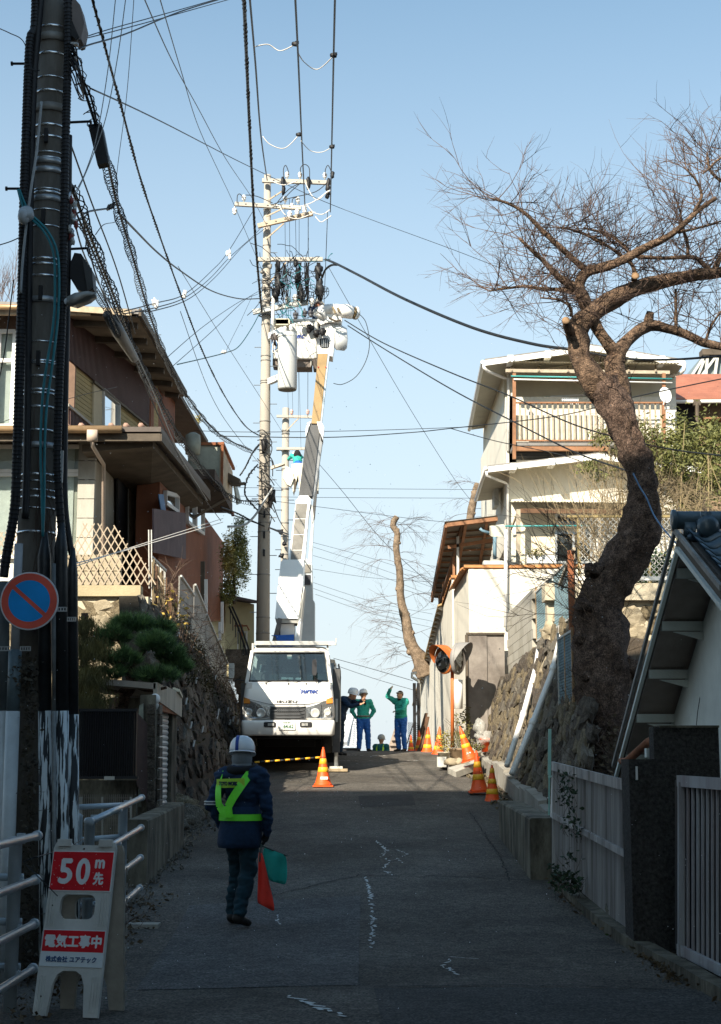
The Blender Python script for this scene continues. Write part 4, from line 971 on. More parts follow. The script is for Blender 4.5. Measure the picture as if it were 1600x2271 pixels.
LM.append(limb([(1366,800,22.1,44),(1375,778,22.1,34),(1402,745,22.2,26),(1440,722,22.3,26),(1480,728,22.4,22),(1530,745,22.5,20),(1570,762,22.5,19),(1640,775,22.5,18)],12,.25))
LM.append(limb([(1437,725,22.3,24),(1440,705,22.25,22),(1443,692,22.2,18)],10,.3))
LM.append(limb([(1268,740,21.9,24),(1258,722,21.6,20),(1256,712,21.5,18)],10,.3))
LM.append(limb([(1278,640,21.9,22),(1245,618,21.8,18),(1225,600,21.7,14),(1205,578,21.6,11),(1180,555,21.5,9),(1152,528,21.4,7)]))
LM.append(limb([(1302,600,21.9,20),(1280,582,21.8,15),(1245,550,21.7,13),(1205,513,21.6,12),(1168,475,21.5,9),(1130,452,21.4,7),(1090,440,21.3,5)]))
LM.append(limb([(1275,645,21.9,16),(1245,642,21.9,10),(1200,640,22,9),(1165,635,22.1,7),(1120,640,22.2,5),(1085,645,22.3,4)]))
LM.append(limb([(1268,700,21.7,8),(1265,680,21.6,7),(1240,665,21.5,5),(1200,660,21.4,4)]))
LM.append(limb([(1578,605,22.5,18),(1560,585,22.4,12),(1535,570,22.3,10),(1470,572,22.1,9),(1405,566,22,9),(1385,545,21.9,8),(1350,520,21.8,7),(1295,505,21.7,5)]))
LM.append(limb([(1408,622,22,16),(1404,590,22,10),(1370,560,21.9,8),(1325,532,21.8,8),(1280,512,21.7,6),(1235,503,21.6,4)]))
LM.append(limb([(1527,567,22.3,8),(1524,530,22.2,7),(1512,500,22.1,6),(1510,470,22,4)]))
LM.append(limb([(1540,470,21.3,8),(1557,435,21.2,7),(1545,400,21.1,6),(1522,374,21,4)]))
LM.append(limb([(1585,600,22.5,16),(1605,560,22.6,12),(1640,530,22.7,10)]))
LM.append(limb([(1505,515,21.5,8),(1550,505,21.6,6),(1600,490,21.7,4)]))
LM.append(limb([(1325,600,21.8,8),(1330,590,21.7,5),(1400,590,21.6,4)]) if 0 else LM[0])
LM.append(limb([(1500,740,22.4,8),(1500,690,22.3,7),(1500,640,22.2,5)]))
LM.append(limb([(1565,758,22.5,7),(1580,720,22.4,6),(1600,690,22.3,5)]))
LM.append(limb([(1650,420,22,14),(1600,400,22,8),(1575,375,22,6),(1570,340,22,4)]))
LM.append(limb([(1650,330,21.8,8),(1600,350,21.8,6),(1560,385,21.8,4)]))
for x,y,d in((1256,711,21.42),(1410,612,21.7)):
 mb=MB();mb.lathe(P(x,y,d),[(.055,0),(.06,.01),(.02,.015)],12,Matrix.Rotation(R(75),3,'X'));obj('cut_stub',mb,M('cut_wood',(.26,.16,.085),.8,.2,9,.1),t,True)
mb=MB()
for li,(p,r) in enumerate(LM[5:] if 1 else LM):
 for i in range(1,len(p)):
  for q in range(2 if r[i]<.06 else 1):
   if rt.random()<.68:
    a=V((rt.gauss(0,.8),rt.gauss(0,.5),rt.uniform(-.35,1.0)));twigs(mb,p[i],a,rt.uniform(.35,1.0),.009,2,rt,.1,.6,3,5)
for(p,r) in LM[:3]:
 for i in range(len(p)//3,len(p),2):
  if p[i].z>6.6 and rt.random()<.75:
   twigs(mb,p[i],V((rt.gauss(0,.6),rt.gauss(0,.5),rt.uniform(.2,1))),rt.uniform(.4,1.0),.0085,2,rt,.22,.45,3)
obj('twigs',mb,twig_m,t,kind='stuff')
mb=MB()
for k in range(260):
 y=rt.uniform(1000,1680);i=min(len(pts)-2,max(0,int((1720-y)/870*len(pts))));a=rt.uniform(math.pi*.9,math.pi*2.1)
 b=pts[i]+V((math.cos(a),math.sin(a),0))*rad[i]*.9
 twigs(mb,b,V((math.cos(a)*.5,math.sin(a)*.5,rt.uniform(-.3,1))),rt.uniform(.12,.4),.004,1,rt,.2,.6,4,3)
for k in range(22):
 b=P(rt.uniform(1285,1330),rt.uniform(1240,1400),21.7);twigs(mb,b,V((-rt.uniform(.2,1),rt.gauss(0,.3),rt.uniform(-.2,1.3))),rt.uniform(.7,1.5),.008,1,rt,.1,.45,5,5)
obj('suckers',mb,bark,t,kind='stuff')

def leafless(nm,label,trunk,m,dtw,n,seed,droop=.5,L=(.8,1.6),rr=.008):
 global t
 r=random.Random(seed);t=thing(nm,P(*trunk[0][:3]),label,'tree');p,rd=limbpts(trunk)
 mb=MB();mb.tube(p,rd,12,wob=.3,seed=seed)
 for i in range(2,len(p),5):mb.ell(p[i]+V((r.choice((-1,1))*rd[i]*.8,-.03,0)),rd[i]*.5,8,6,rough=.5,seed=i)
 obj('trunk',mb,m,t,True);mb=MB()
 for i in range(4,len(p)):
  for q in range(n):
   s=r.choice((-1,1));twigs(mb,p[i],V((s*r.uniform(.5,1),r.gauss(0,.4),r.uniform(-.1,.7))),r.uniform(*L),rr,2,r,0,.4,4,5,droop)
 obj('twigs',mb,dtw,t,kind='stuff')
leafless('pollarded_tree','tall pollarded bare trunk with drooping fine twigs behind the street wall',[(945,1500,53,42),(930,1462,53,34),(908,1420,53,27),(902,1380,53,22),(889,1330,53,19),(887,1270,53,16),(879,1220,53,15),(882,1185,53,15),(872,1164,53,14),(881,1146,53,13)],bark3,twig_m,1,3,.18,L=(.7,1.5),rr=.009)
leafless('pollarded_tree','short pollarded stump top showing over the lean-to roof',[(1035,1220,53,20),(1042,1160,53,18),(1050,1110,53,16),(1060,1072,53,14)],bark3,twig_m,1,5,.18,L=(.7,1.5),rr=.009)
# bamboo thicket and canes by the chain link fence
t=thing('bamboo_thicket',P(1500,1150,31),'dense dark green bamboo thicket behind the cherry trunk','bamboo')
mb=MB()
for k in range(24):
 x=rt.uniform(1330,1640);y=rt.uniform(1150,1280);b=P(x,y,rt.uniform(29.5,33));h=rt.uniform(1.2,2.5)*(1 if x>1420 else.8)
 dx=rt.gauss(-.1,.25);pts2=[b,b+V((dx*.3,0,h*.5)),b+V((dx,rt.gauss(0,.2),h))];mb.tube(smooth(pts2,3),[.018,.016,.014,.012,.01,.008,.005],4)
obj('canes',mb,M('dry_cane',(.26,.2,.1),.7,.3,4,0),t,kind='stuff')
for(cx,cy,d,rx,rz_2,n) in((1545,1040,32,.95,1.15,5200),(1440,975,32,.75,.55,1800),(1360,985,33,.6,.35,700),(1600,980,33,.6,.6,1500),(1330,1040,32,.5,.3,350),(1470,1030,31.5,.6,.6,1500)):
 mb=MB();leafcloud(mb,P(cx,cy,d),(rx,.7,rz_2),int(n*1.25),.1,rt,.34,.3,.3,cl=max(10,n//60));obj('foliage',mb,leafb,t,kind='stuff')
mb=MB()
for k in range(260):
 x=rt.uniform(1360,1620);b=P(x,rt.uniform(1090,1200),rt.uniform(28,30));twigs(mb,b,V((rt.gauss(.1,.8),rt.gauss(0,.3),rt.uniform(-.2,1))),rt.uniform(.3,.9),.006,1,rt,0,.5,3,3)
obj('dead_twigs',mb,twigl_m,t,kind='stuff')
mb=MB()
for k in range(90):
 b=P(rt.uniform(1290,1400),rt.uniform(1180,1290),rt.uniform(26,29));twigs(mb,b,V((rt.gauss(-.1,.6),rt.gauss(0,.3),1)),rt.uniform(.6,1.6),.007,1,rt,.1,.4,4,4)
obj('bare_stems',mb,twigl_m,t,kind='stuff')
t=thing('garden_shrub',P(1420,1285,28),'low bright green leaves behind the chain-link fence','shrub')
mb=MB();leafcloud(mb,P(1450,1262,28),(.5,.3,.35),800,.09,rt,.5);leafcloud(mb,P(1410,1280,28),(.5,.3,.15),300,.07,rt,.5);obj('foliage',mb,M('green_leaf',(.05,.12,.03),.6,.4,4,0),t)
# undergrowth on the bank and by the metal fence
t=thing('ivy_undergrowth',P(1300,1700,19),'brambles and fallen leaves heaped at the foot of the cherry tree','undergrowth')
mb=MB();
for k in range(4200):
 x=2.85+abs(rt.gauss(0,1.0));y=rt.uniform(16.5,24);z=rb(x,y)+rt.uniform(0,.3)+(.15 if x<3.5 else 0);p=V((x,y,z));leafcloud(mb,p,(.05,.05,.05),1,.09,rt)
obj('leaves',mb,M('dry_ivy',(.09,.06,.03),.8,.6,6,0,col2=(.16,.12,.07)),t,kind='stuff')
mb=MB()
for k in range(300):
 x=rt.uniform(2.9,4.6);y=rt.uniform(17,23);twigs(mb,V((x,y,rb(x,y))),V((rt.gauss(0,.5),rt.gauss(0,.3),1)),rt.uniform(.3,.9),.005,1,rt,0,.6,3,3)
obj('brambles',mb,twig_m,t,kind='stuff')
def camellia(nm,label,spots,seed,sz=.06,m=leafd):
 r=random.Random(seed);t=thing(nm,P(*spots[0][:3]),label,'shrub');mb=MB();ml=MB()
 for(x,y,d,w,h,n) in spots:
  for k in range(n):
   c=P(x+r.uniform(-w,w),y+r.uniform(-h,h),d+r.uniform(-.1,.1));leafcloud(ml,c,(.03,.03,.03),2,sz,r,.5)
   if k%4==0:twigs(mb,c-V((0,0,.12)),V((r.gauss(0,.5),0,1)),.2,.003,0,r)
 obj('stems',mb,twig_m,t,kind='stuff');obj('leaves',ml,m,t,kind='stuff')
camellia('climbing_shrub','dark leafed climber growing up the joint of the corrugated fence',[(1258,1730,16.3,22,22,20),(1262,1775,16.3,22,30,34),(1270,1830,16.3,20,24,26),(1272,1900,16.3,16,16,12),(1262,1955,16.2,30,22,90),(1235,1935,16.8,15,18,30)],5)
t=thing('weeds',PG(1260,1990),'green weeds and dead leaves along the kerb below the corrugated fence','weeds')
mb=MB();m2=MB()
for k in range(900):
 f=rt.random();x=1205+f*300+rt.gauss(0,6);y=1935+f*250+rt.gauss(0,5);p=PG(x,y)
 (mb if rt.random()<.45 else m2).v and None
 leafcloud(mb if(rt.random()<.4 and f<.55) else m2,p+V((0,0,rt.uniform(.0,.05))),(.03,.03,.01),1,.045,rt,.5)
obj('green_leaves',mb,M('weed_green',(.06,.11,.02),.7,.5,5,0),t,kind='stuff');obj('dead_leaves',m2,M('dead_leaf',(.1,.07,.035),.8,.5,6,0),t,kind='stuff')
# ================================================================== LEFT SIDE
rl=random.Random(5)
def poly_on_X(pts,X,th=-.1):
 return[PX(x,y,X) for x,y in pts],(th,0,0)
def PW(x,y,off=0):
 A_,B_=V((-5.93+off,31,0)),V((-5.1+off,36.7,0));d_=B_-A_;n_=V((d_.y,-d_.x,0));r=ray(x,y);o=V((0,0,EYE));return o+r*((A_-o).dot(n_)/r.dot(n_))
def wedge(mb,pts,off,th):p=[PW(x,y,off) for x,y in pts];mb.prism(p,(-th,0,0));return p
t=thing('brown_clad_house',(-6,30,4.6),'two-storey house with brown corrugated gable, rust orange cladding and large white windows','house')
YF=31.0
zt=4.5
# lower storey
mb=MB();mb.prism([(-5.48,YF,zt),(-5.48,41,zt-.6),(-5.48,41,8.6),(-5.48,YF,8.2)],(-.25,0,0));obj('side_wall',mb,M('grey_render',(.32,.28,.22),.9,.3,1.5,.3,30,dirt=.6,streak=.5),t)
mb=MB();mb.box((-8.6,YF+.15,6.35),(6.1,.2,3.9));obj('front_wall',mb,M('light_render',(.5,.47,.4),.9,.15,2,.2),t)
for i in range(9):
 mb=MB();mb.box((-5.62,YF-.02,4.75+i*.4),(.34,.2,.385));obj('block',mb,conc_l,t)
mb=MB();mb.box((-8.7,YF+.03,6.4),(5.6,.02,3.4));obj('curtain',mb,curtain,t)
w=None
for(x0,x1) in((-60,42),(48,122),(128,194)):
 for(y0,y1) in((992,1046),(1054,1236)):
  mb=MB();boxpx(mb,x0+5,y0+4,x1-5,y1-3,YF-.04,.01);w=obj('window',mb,glassw,t)
  a,b=P(x0,y1,YF),P(x1,y0,YF);mb=MB();fw=.07
  for X in(a.x,b.x):mb.box((X,YF-.05,(a.z+b.z)/2),(fw,.09,b.z-a.z))
  for Z in(a.z,b.z):mb.box(((a.x+b.x)/2,YF-.053,Z),(b.x-a.x,.09,fw))
  obj('frame',mb,white_m,w)
# mid eave
EX,EZ=-3.98,8.14
mb=MB();mb.prism([(-13,29.9,EZ),(EX,29.9,EZ),(EX,40,EZ+.5),(-6.0,40,EZ+.5),(-6.0,31.3,EZ),(-13,31.3,EZ)],(0,0,.1));obj('eave_roof',mb,M('eave_dark_sheet',(.09,.07,.06),.6,.3,2,.1),t)
mb=MB();mb.tube([(-13,29.82,EZ+.03),(-4.75,29.82,EZ+.03)],.08,8);obj('gutter',mb,copper,t,True)
mb=MB();mb.box((-8.5,30.0,EZ-.1),(9,.12,.16));mb.prism([(EX-.05,29.95,EZ-.18),(EX-.05,40,EZ+.32),(EX-.05,40,EZ+.49),(EX-.05,29.95,EZ-.01)],(.06,0,0));obj('fascia',mb,fascia,t)
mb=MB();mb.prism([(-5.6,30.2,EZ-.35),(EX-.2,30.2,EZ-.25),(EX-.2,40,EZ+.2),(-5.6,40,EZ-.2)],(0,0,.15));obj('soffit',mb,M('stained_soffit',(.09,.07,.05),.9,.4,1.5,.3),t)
for i in range(8):mb=MB();mb.tube([(-6.2+i*.3,30.0,EZ+.15),(-6.2+i*.3,30.5,EZ+.17)],.06,6);obj('tile',mb,M('pinkish_tile',(.35,.22,.17),.7,.3,4,.1),t,True) if i in(0,1,2,4,5,6) else None
mb=MB();mb.box(P(205,966,29.7),(.2,.12,.22));mb.tube([P(205,974,29.7),P(206,990,29.8),P(230,1030,30.7),P(230,1040,30.85),P(229,1240,30.85)],.04,8);obj('downpipe',mb,M('pinkish_pipe',(.5,.4,.32),.6,.1,4,0),t,True)
mb=MB();p,v=poly_on_X([(258,1024),(283,1040),(283,1200),(258,1190)],-5.42);mb.prism(p,(.04,0,0));obj('dark_screen',mb,black_m,t)
mb=MB();p0,p1=PX(285,1228,-5.4),PX(340,1220,-5.4);corr(mb,p0,p1,PX(285,1038,-5.4)-p0,PX(340,1074,-5.4)-p1,.09,.03,(1,0,0));obj('reed_blind',mb,M('reed',(.36,.28,.22),.9,.4,5,.4,60),t)
mb=MB();mb.bar(PX(284,1232,-5.38),PX(284,1036,-5.38),.05);mb.bar(PX(284,1036,-5.38),PX(342,1074,-5.38),.05);obj('screen_frame',mb,wsteel,t)
# upper storey: gable wall standing at an angle to the street
mb=MB();mb.prism([V((-5.95,31,EZ+.1)),V((-5.05,37.2,EZ+.3)),V((-5.05,37.2,11.0)),V((-5.95,31,10.75))],(-.25,0,0));obj('side_wall',mb,tan_m,t,label='ochre siding wall under the brown gable')
for i in range(20):
 z=EZ+.2+i*.095;mb=MB();mb.prism([V((-5.935,31,z)),V((-5.035,37.2,z)),V((-5.035,37.2,z+.085)),V((-5.935,31,z+.085))],(.012,0,0));obj('siding_board',mb,tan_m,t)
p0,p1=PW(146,793,.05),PW(328,942,.05);h0=V((0,0,10.72-p0.z));h1=V((0,0,10.95-p1.z))
mb=MB();corr(mb,p0,p1,h0,h1,.08,.03,(1,-.15,0));mb.prism([p0,p1,p1+h1,p0+h0],(-.02,0,0));obj('corrugated_gable',mb,purple,t)
p0,p1=PW(152,975,.05),PW(204,985,.05)
mb=MB();corr(mb,p0,p1,PW(152,900,.05)-p0,PW(204,946,.05)-p1,.08,.03,(1,-.15,0));obj('corrugated_strip',mb,purple,t)
mb=MB();mb.bar(PW(150,898,.08),PW(206,946,.08),.06);obj('trim',mb,M('pale_trim',(.4,.36,.3),.7,.2,4,.1),t)
mb=MB();mb.bar(PW(208,846,.08),PW(328,944,.08),.05);obj('trim',mb,fascia,t)
mb=MB();wedge(mb,[(208,852),(228,868),(228,955),(208,955)],.05,.04);obj('pale_panel',mb,M('pale_panel',(.5,.42,.28),.8,.1,3,.1),t)
mb=MB();wedge(mb,[(230,866),(262,893),(262,955),(230,955)],.04,.02);w=obj('window',mb,glass('sky_glass',(.2,.3,.4),1.6,.1),t)
for a,b in(((229,864),(229,955)),((264,894),(264,955)),((229,864),(264,894))):mb=MB();mb.bar(PW(*a,.06),PW(*b,.06),.07);obj('frame',mb,wsteel,w)
mb=MB();mb.box((-9.4,30.85,9.6),(7,.1,2.6));obj('front_wall',mb,M('front_brown',(.16,.1,.07),.8,.3,3,.2),t)
for(x0,x1) in((-60,-14),(-10,34)):
 mb=MB();boxpx(mb,x0,735,x1,945,30.7,.02);w=obj('window',mb,glassw,t);mb=MB();boxpx(mb,x0,735,x1,945,30.74,.01);obj('curtain',mb,curtain,w)
 a,b=P(x0,945,30.6),P(x1,735,30.6);mb=MB()
 for X in(a.x,b.x):mb.box((X,30.6,(a.z+b.z)/2),(.09,.08,b.z-a.z))
 for Z in(a.z,b.z,P(0,800,30.6).z):mb.box(((a.x+b.x)/2,30.597,Z),(b.x-a.x,.08,.08))
 obj('frame',mb,white_m,w)
mb=MB();mb.prism([(-4.5,30,10.60),(-4.5,38.2,10.9),(-13,38.2,11.5),(-13,30,11.1)],(0,0,.1));obj('roof',mb,roofg,t)
mb=MB();mb.tube([P(-60,680,29.9),P(152,682,29.9)],.06,8);obj('gutter',mb,copper,t,True)
mb=MB();mb.bar(P(-60,691,30.05),P(200,692,30.05),.1,.14);mb.bar(P(150,684,29.95),P(292,694,29.95),.06,.12);obj('fascia',mb,M('rusty_cream_trim',(.45,.36,.25),.8,.35,5,.2),t)
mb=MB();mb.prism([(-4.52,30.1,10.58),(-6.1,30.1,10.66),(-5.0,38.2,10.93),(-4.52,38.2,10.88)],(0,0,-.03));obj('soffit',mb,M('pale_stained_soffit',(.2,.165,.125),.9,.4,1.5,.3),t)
for Y in(30.6,32,33.4,34.9,36.4,37.8):mb=MB();mb.bar((-4.6,Y,10.5+(Y-30)*.036),(-5.95+(Y-30.6)*.14,Y,10.55+(Y-30)*.036),.14,.12);obj('purlin_end',mb,fascia,t)
mb=MB();mb.bar((-4.47,30,10.64),(-4.47,38.3,10.94),.05,.16);obj('roof_edge',mb,fascia,t)
# rust orange block and bay further on
mb=MB();p0,p1=PW(330,1000,.03),PX(384,1010,-5.0);corr(mb,p0,p1,(0,0,2.4),(0,0,2.2),.12,.03,(1,0,0));mb.box((-6.2,39.6,9.3),(1.9,4.4,2.4));obj('orange_upper_wall',mb,orangew,t)
mb=MB();mb.prism([P(392,866,38.4),P(462,985,46),V((-9,47,11.6)),V((-9,38.4,11.8))],(0,0,.12));obj('lower_roof',mb,fascia,t)
p0,p1=PX(345,1400,-4.62),PX(492,1375,-4.62)
mb=MB();corr(mb,p0,p1,V((0,0,8.6-p0.z)),V((0,0,8.9-p1.z)),.12,.03,(1,0,0));mb.prism([p0,p1,V((p1.x,p1.y,8.9)),V((p0.x,p0.y,8.6))],(-.5,0,0));obj('orange_lower_wall',mb,orangew,t)
mb=MB();p1b=V((p1.x,p1.y,8.9));mb.prism([p1,p1b,p1b+V((-3,.05,0)),p1+V((-3,.05,0))],(0,.1,0));obj('end_wall',mb,orangew,t)
for pts_ in([(364,1092),(392,1100),(392,1136),(364,1116)],[(413,1098),(430,1102),(430,1172),(413,1157)],[(432,1102),(449,1105),(449,1184),(432,1173)]):
 p,v=poly_on_X(pts_,-4.56);mb=MB();mb.prism(p,(.02,0,0));w=obj('window',mb,MATS['sky_glass'],t)
 mb=MB()
 for a,b in zip(p,p[1:]+p[:1]):mb.bar(a+V((.03,0,0)),b+V((.03,0,0)),.09)
 obj('frame',mb,M('grey_white_frame',(.5,.5,.5),.5,.1,4,0),w)
mb=MB();p,v=poly_on_X([(350,1096),(361,1096),(367,1135),(357,1138)],-4.5);mb.prism(p,(.02,0,0));obj('blue_tarp',mb,M('blue_tarp',(.03,.13,.3),.6,.2,4,.2),t)
p0,p1=PX(338,1225,-4.4),PX(410,1240,-4.4);mb=MB();corr(mb,p0,p1,PX(338,1128,-4.4)-p0,PX(410,1138,-4.4)-p1,.1,.03,(1,0,0));obj('purple_corrugated_panel',mb,M('purple_grey_sheet',(.13,.09,.1),.6,.3,2,.1),t)
gs=M('grey_green_sheet',(.3,.32,.27),.6,.3,2,.1,30,dirt=.4)
mb=MB();mb.box((-4.35,42.05,9.72),(.95,.08,1.35));obj('bay_front',mb,gs,t)
mb=MB();mb.prism([(-3.87,42,9.03),(-3.87,45.6,9.15),(-3.87,45.6,10.3),(-3.87,42,10.4)],(-.06,0,0));obj('bay_side',mb,M('cream_rust_sheet',(.42,.33,.22),.7,.4,3,.2),t)
mb=MB();mb.prism([(-3.7,45.6,9.3),(-3.7,47,9.6),(-3.8,47,10.0),(-3.85,45.6,10.2)],(-.05,0,0));obj('bay_hood',mb,gs,t)
for z in(9.0,10.42):mb=MB();mb.bar((-3.85,41.9,z),(-3.85,45.7,z),.08);mb.bar((-4.85,41.98,z),(-3.83,41.98,z),.08);obj('bay_edge',mb,rust,t)
mb=MB();mb.bar((-3.86,41.95,9),(-3.86,41.95,10.4),.07);obj('bay_edge',mb,rust,t)
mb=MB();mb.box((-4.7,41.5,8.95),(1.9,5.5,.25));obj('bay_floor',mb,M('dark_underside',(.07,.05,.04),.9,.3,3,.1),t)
for a,b in(((410,1160,41),(503,1105,42)),((410,1112,41),(455,1108,41)),((398,1158,41),(412,1162,41))):mb=MB();mb.bar(P(*a),P(*b),.07);obj('strut',mb,fascia,t)
# round duct, tank behind eave
mb=MB();mb.lathe(P(428,985,41),[(.05,-.3),(.2,-.28),(.22,0),(.2,.25),(.08,.32)],16);obj('duct_cap',mb,gs,t,True)
# junk dark roof edge pieces beyond
mb=MB();mb.prism([P(500,1045,44),P(533,1062,44),P(530,1072,44),P(508,1070,44)],(0,.6,0));mb.bar(P(512,1076,44),P(544,1072,44),.08);obj('eave_piece',mb,fascia,t)

stone_w=M('warm_stone',(.34,.27,.17),.95,.35,3,.9,16,dirt=.5)
# garden terrace in front of house: concrete block parapet, lattice, stone front
t=thing('garden_wall',P(250,1350,26.3),'sunlit rough stone and concrete garden wall beneath the wooden lattice','wall')
mb=MB();mb.prism([(-12,26.3,.5),(-3.62,26.3,.5),(-3.66,26.3,4.45),(-12,26.3,4.45)],(0,.4,0));obj('mortar_bed',mb,mortar_l,t)
mb=MB();a,b=P(140,1322,26.2),P(312,1298,26.2);mb.box(((-12+b.x)/2,26.35,(a.z+b.z)/2),(12+b.x,.3,b.z-a.z));obj('concrete_band',mb,M('ochre_concrete',(.42,.35,.22),.9,.2,3,.3,30),t)
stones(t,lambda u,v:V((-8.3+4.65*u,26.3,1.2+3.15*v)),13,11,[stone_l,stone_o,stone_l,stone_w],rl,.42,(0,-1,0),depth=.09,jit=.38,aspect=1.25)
for i in range(4):
 for j in range(2):
  mb=MB();mb.box((P(168,0,27.2).x-.25+i*.4-.0,27.2,4.75+j*.3+.1),(.385,.12,.285));obj('block',mb,M('block_warm',(.4,.34,.24),.9,.2,3,.3,40),t)
t=thing('lattice_fence',P(250,1300,26.9),'expanding wooden lattice trellis with jagged top along the garden edge','fence')
lat=M('lattice_wood',(.38,.31,.23),.8,.2,5,.1)
def slat_at(x,y,dx,ytop):
 a=P(x,y,26.9);b=P(x+dx,ytop,26.9+.02)
 mb=MB();mb.bar(a,b,.02,.012,up=(0,1,0));obj('slat',mb,lat,t)
rl2=random.Random(1)
def topy(x):
 return 1195 if x<180 else(1158 if x<255 else 1158+(x-255)*1.25)
for k in range(18):
 x=98+k*16.5;
 for s in(1,-1):
  h=0;xx=x;yb=1297
  # climb until the jagged top
  yt=yb-160
  while yt<topy(x+s*(yb-yt)*.58)+rl.uniform(-5,14):yt+=4
  if yb-yt>15:slat_at(x,yb,s*(yb-yt)*.58,yt)
for k in range(16):
 x=-60+k*11.5
 for s in(1,-1):slat_at(x,1235,s*32,1180)
t=thing('bar_fence',P(322,1290,27.5),'grey vertical bar fence panel at the end of the lattice','fence')
for i in range(9):mb=MB();y=27.2+i*.22;mb.bar((-3.72,y,4.45),(-3.72,y,5.25),.02);obj('bar',mb,wsteel,t)
mb=MB();mb.bar((-3.72,27.1,5.25),(-3.72,29.1,5.25),.035);mb.bar((-3.72,27.1,4.5),(-3.72,29.1,4.5),.035);obj('rail',mb,wsteel,t)
for x in(331,337):mb=MB();mb.bar(P(x,1305,27),P(x-1,1175,27),.018);obj('post',mb,wsteel,t)
t=thing('reed_screen',P(350,1300,28.5),'dry reed and stick screen at the terrace edge','screen')
for k in range(34):mb=MB();x=338+rl.uniform(0,50);y0=1245+(x-338)*1.3+rl.uniform(-10,10);mb.bar(PX(x,y0+105,-3.68),PX(x+rl.uniform(-2,2),y0,-3.68),.03);obj('stick',mb,twigl_m if k%3 else wood_b,t)

# long retaining wall rising beside the street
def lt(Y):return 4.25 if Y<30 else 4.25-(Y-30)*.075
def lwp(Y,v):
 zb=gz(Y)-.05;z=zb+(lt(Y)-zb)*v;xb=-2.95+min(1,max(0,(Y-24)/6))*.3;return V((xb+(-3.55-xb)*v,Y,z))
t=thing('stone_retaining_wall',(-2.8,32,gz(32)),'dark ivy-stained rubble retaining wall beside the parked lift truck','retaining wall')
mb=MB();K=18;rows=[[lwp(24.3+i*20/K,v) for v in(0,.5,1)] for i in range(K+1)];mb.add([p for r in rows for p in r],[(i*3+j,(i+1)*3+j,(i+1)*3+j+1,i*3+j+1) for i in range(K) for j in range(2)])
mb.prism([lwp(24.3,0),lwp(24.3,1),lwp(24.3,1)+V((-.3,0,0)),lwp(24.3,0)+V((-.7,0,0))],(0,.1,0));obj('mortar_bed',mb,M('dark_mortar',(.05,.042,.032),.95,.4,3,.8,25),t)
stones(t,lambda u,v:lwp(24.6+19*u,v),30,10,[stone_d,stone_d,stone_g,stone_d],rl,.4,(1,0,.22),depth=.11,jit=.32,limit=295,aspect=1.55,squash=.8)
for k in range(15):
 o=None;Y=rl.uniform(27,38);p=lwp(Y,rl.uniform(.3,.95));mb=MB();mb.box(p+V((.1,0,0)),(.02,.1,.12),(0,.2,.3));obj('drain_tag',mb,white_m,t)
t=thing('concrete_parapet',(-3.5,35,4),'pale concrete parapet strip stepping down along the top of the dark stone wall','parapet')
for i in range(12):
 y=31.3+i*.95;mb=MB();z1=lt(y)+.42-(y-31)*.02;z0=lt(y)-.35;z1b=lt(y+.93)+.42-(y-30)*.02;z0b=lt(y+.93)-.35
 mb.prism([(-3.46,y,z0),(-3.46,y+.93,z0b),(-3.46,y+.93,z1b),(-3.46,y,z1)],(-.14,0,0));obj('panel',mb,conc_l,t)
t=thing('sheet_fence',(-3.5,33,4.6),'grey sheet metal fence with white top rail along the parapet','fence')
for i,(ya,yb,za,zb,top_a,top_b) in enumerate(((29.7,32.2,4.3,4.3,5.22,5.1),(32.3,34.8,4.45,4.3,5.35,5.0),(34.9,37.4,4.3,4.05,4.95,4.6),(37.5,40.5,4.1,3.8,4.6,4.2))):
 mb=MB();mb.prism([(-3.52,ya,za),(-3.52,yb,zb),(-3.52,yb,top_b),(-3.52,ya,top_a)],(-.03,0,0));obj('sheet',mb,M('sheet_grey',(.25,.24,.22),.7,.25,2,.1,30,dirt=.3),t)
 mb=MB();mb.bar((-3.5,ya,top_a),(-3.5,yb,top_b),.04);obj('rail',mb,wsteel,t)
for(x,y0,y1) in((457,1285,1370),(493,1335,1405),(488,1380,1420)):mb=MB();mb.bar(PX(x,y1,-3.55),PX(x,y0,-3.55),.07);obj('post',mb,white_m,t)
mb=MB();mb.bar(PX(450,1360,-3.7),PX(450,1245,-3.7),.1);obj('post',mb,fascia,t)
t=thing('bare_creeper',(-3.3,33,4),'leafless brown creeper and a few yellow leaves hanging over the parapet','creeper')
mb=MB();ml=MB();
for k in range(300):
 Y=rl.uniform(26.5,42);v=rl.uniform(.75,1.25);p=lwp(Y,v)+V((.1,0,0));twigs(mb,p,V((rl.gauss(.1,.3),rl.gauss(0,.6),rl.uniform(-.9,.8))),rl.uniform(.3,.8),.007,1,rl,-.1,.5,4,4)
for k in range(1500):
 Y=rl.uniform(27,34) if k%3 else rl.uniform(27,42);v=rl.uniform(.62,1.08) if k%3 else rl.uniform(0.1,1);leafcloud(ml,lwp(Y,v)+V((.12,0,0)),(.05,.1,.05),1,.08,rl)
obj('stems',mb,M('creeper_brown',(.13,.085,.06),.9,.4,4,0),t,kind='stuff');obj('leaves',ml,M('creeper_leaf',(.05,.05,.02),.7,.6,5,0,col2=(.1,.08,.03)),t,kind='stuff')
mb=MB();
for k in range(60):leafcloud(mb,PX(rl.uniform(345,420),rl.uniform(1310,1400),-3.4),(.05,.05,.05),1,.1,rl)
obj('yellow_leaves',mb,M('yellow_leaf',(.4,.28,.06),.6,.2,4,0),t)

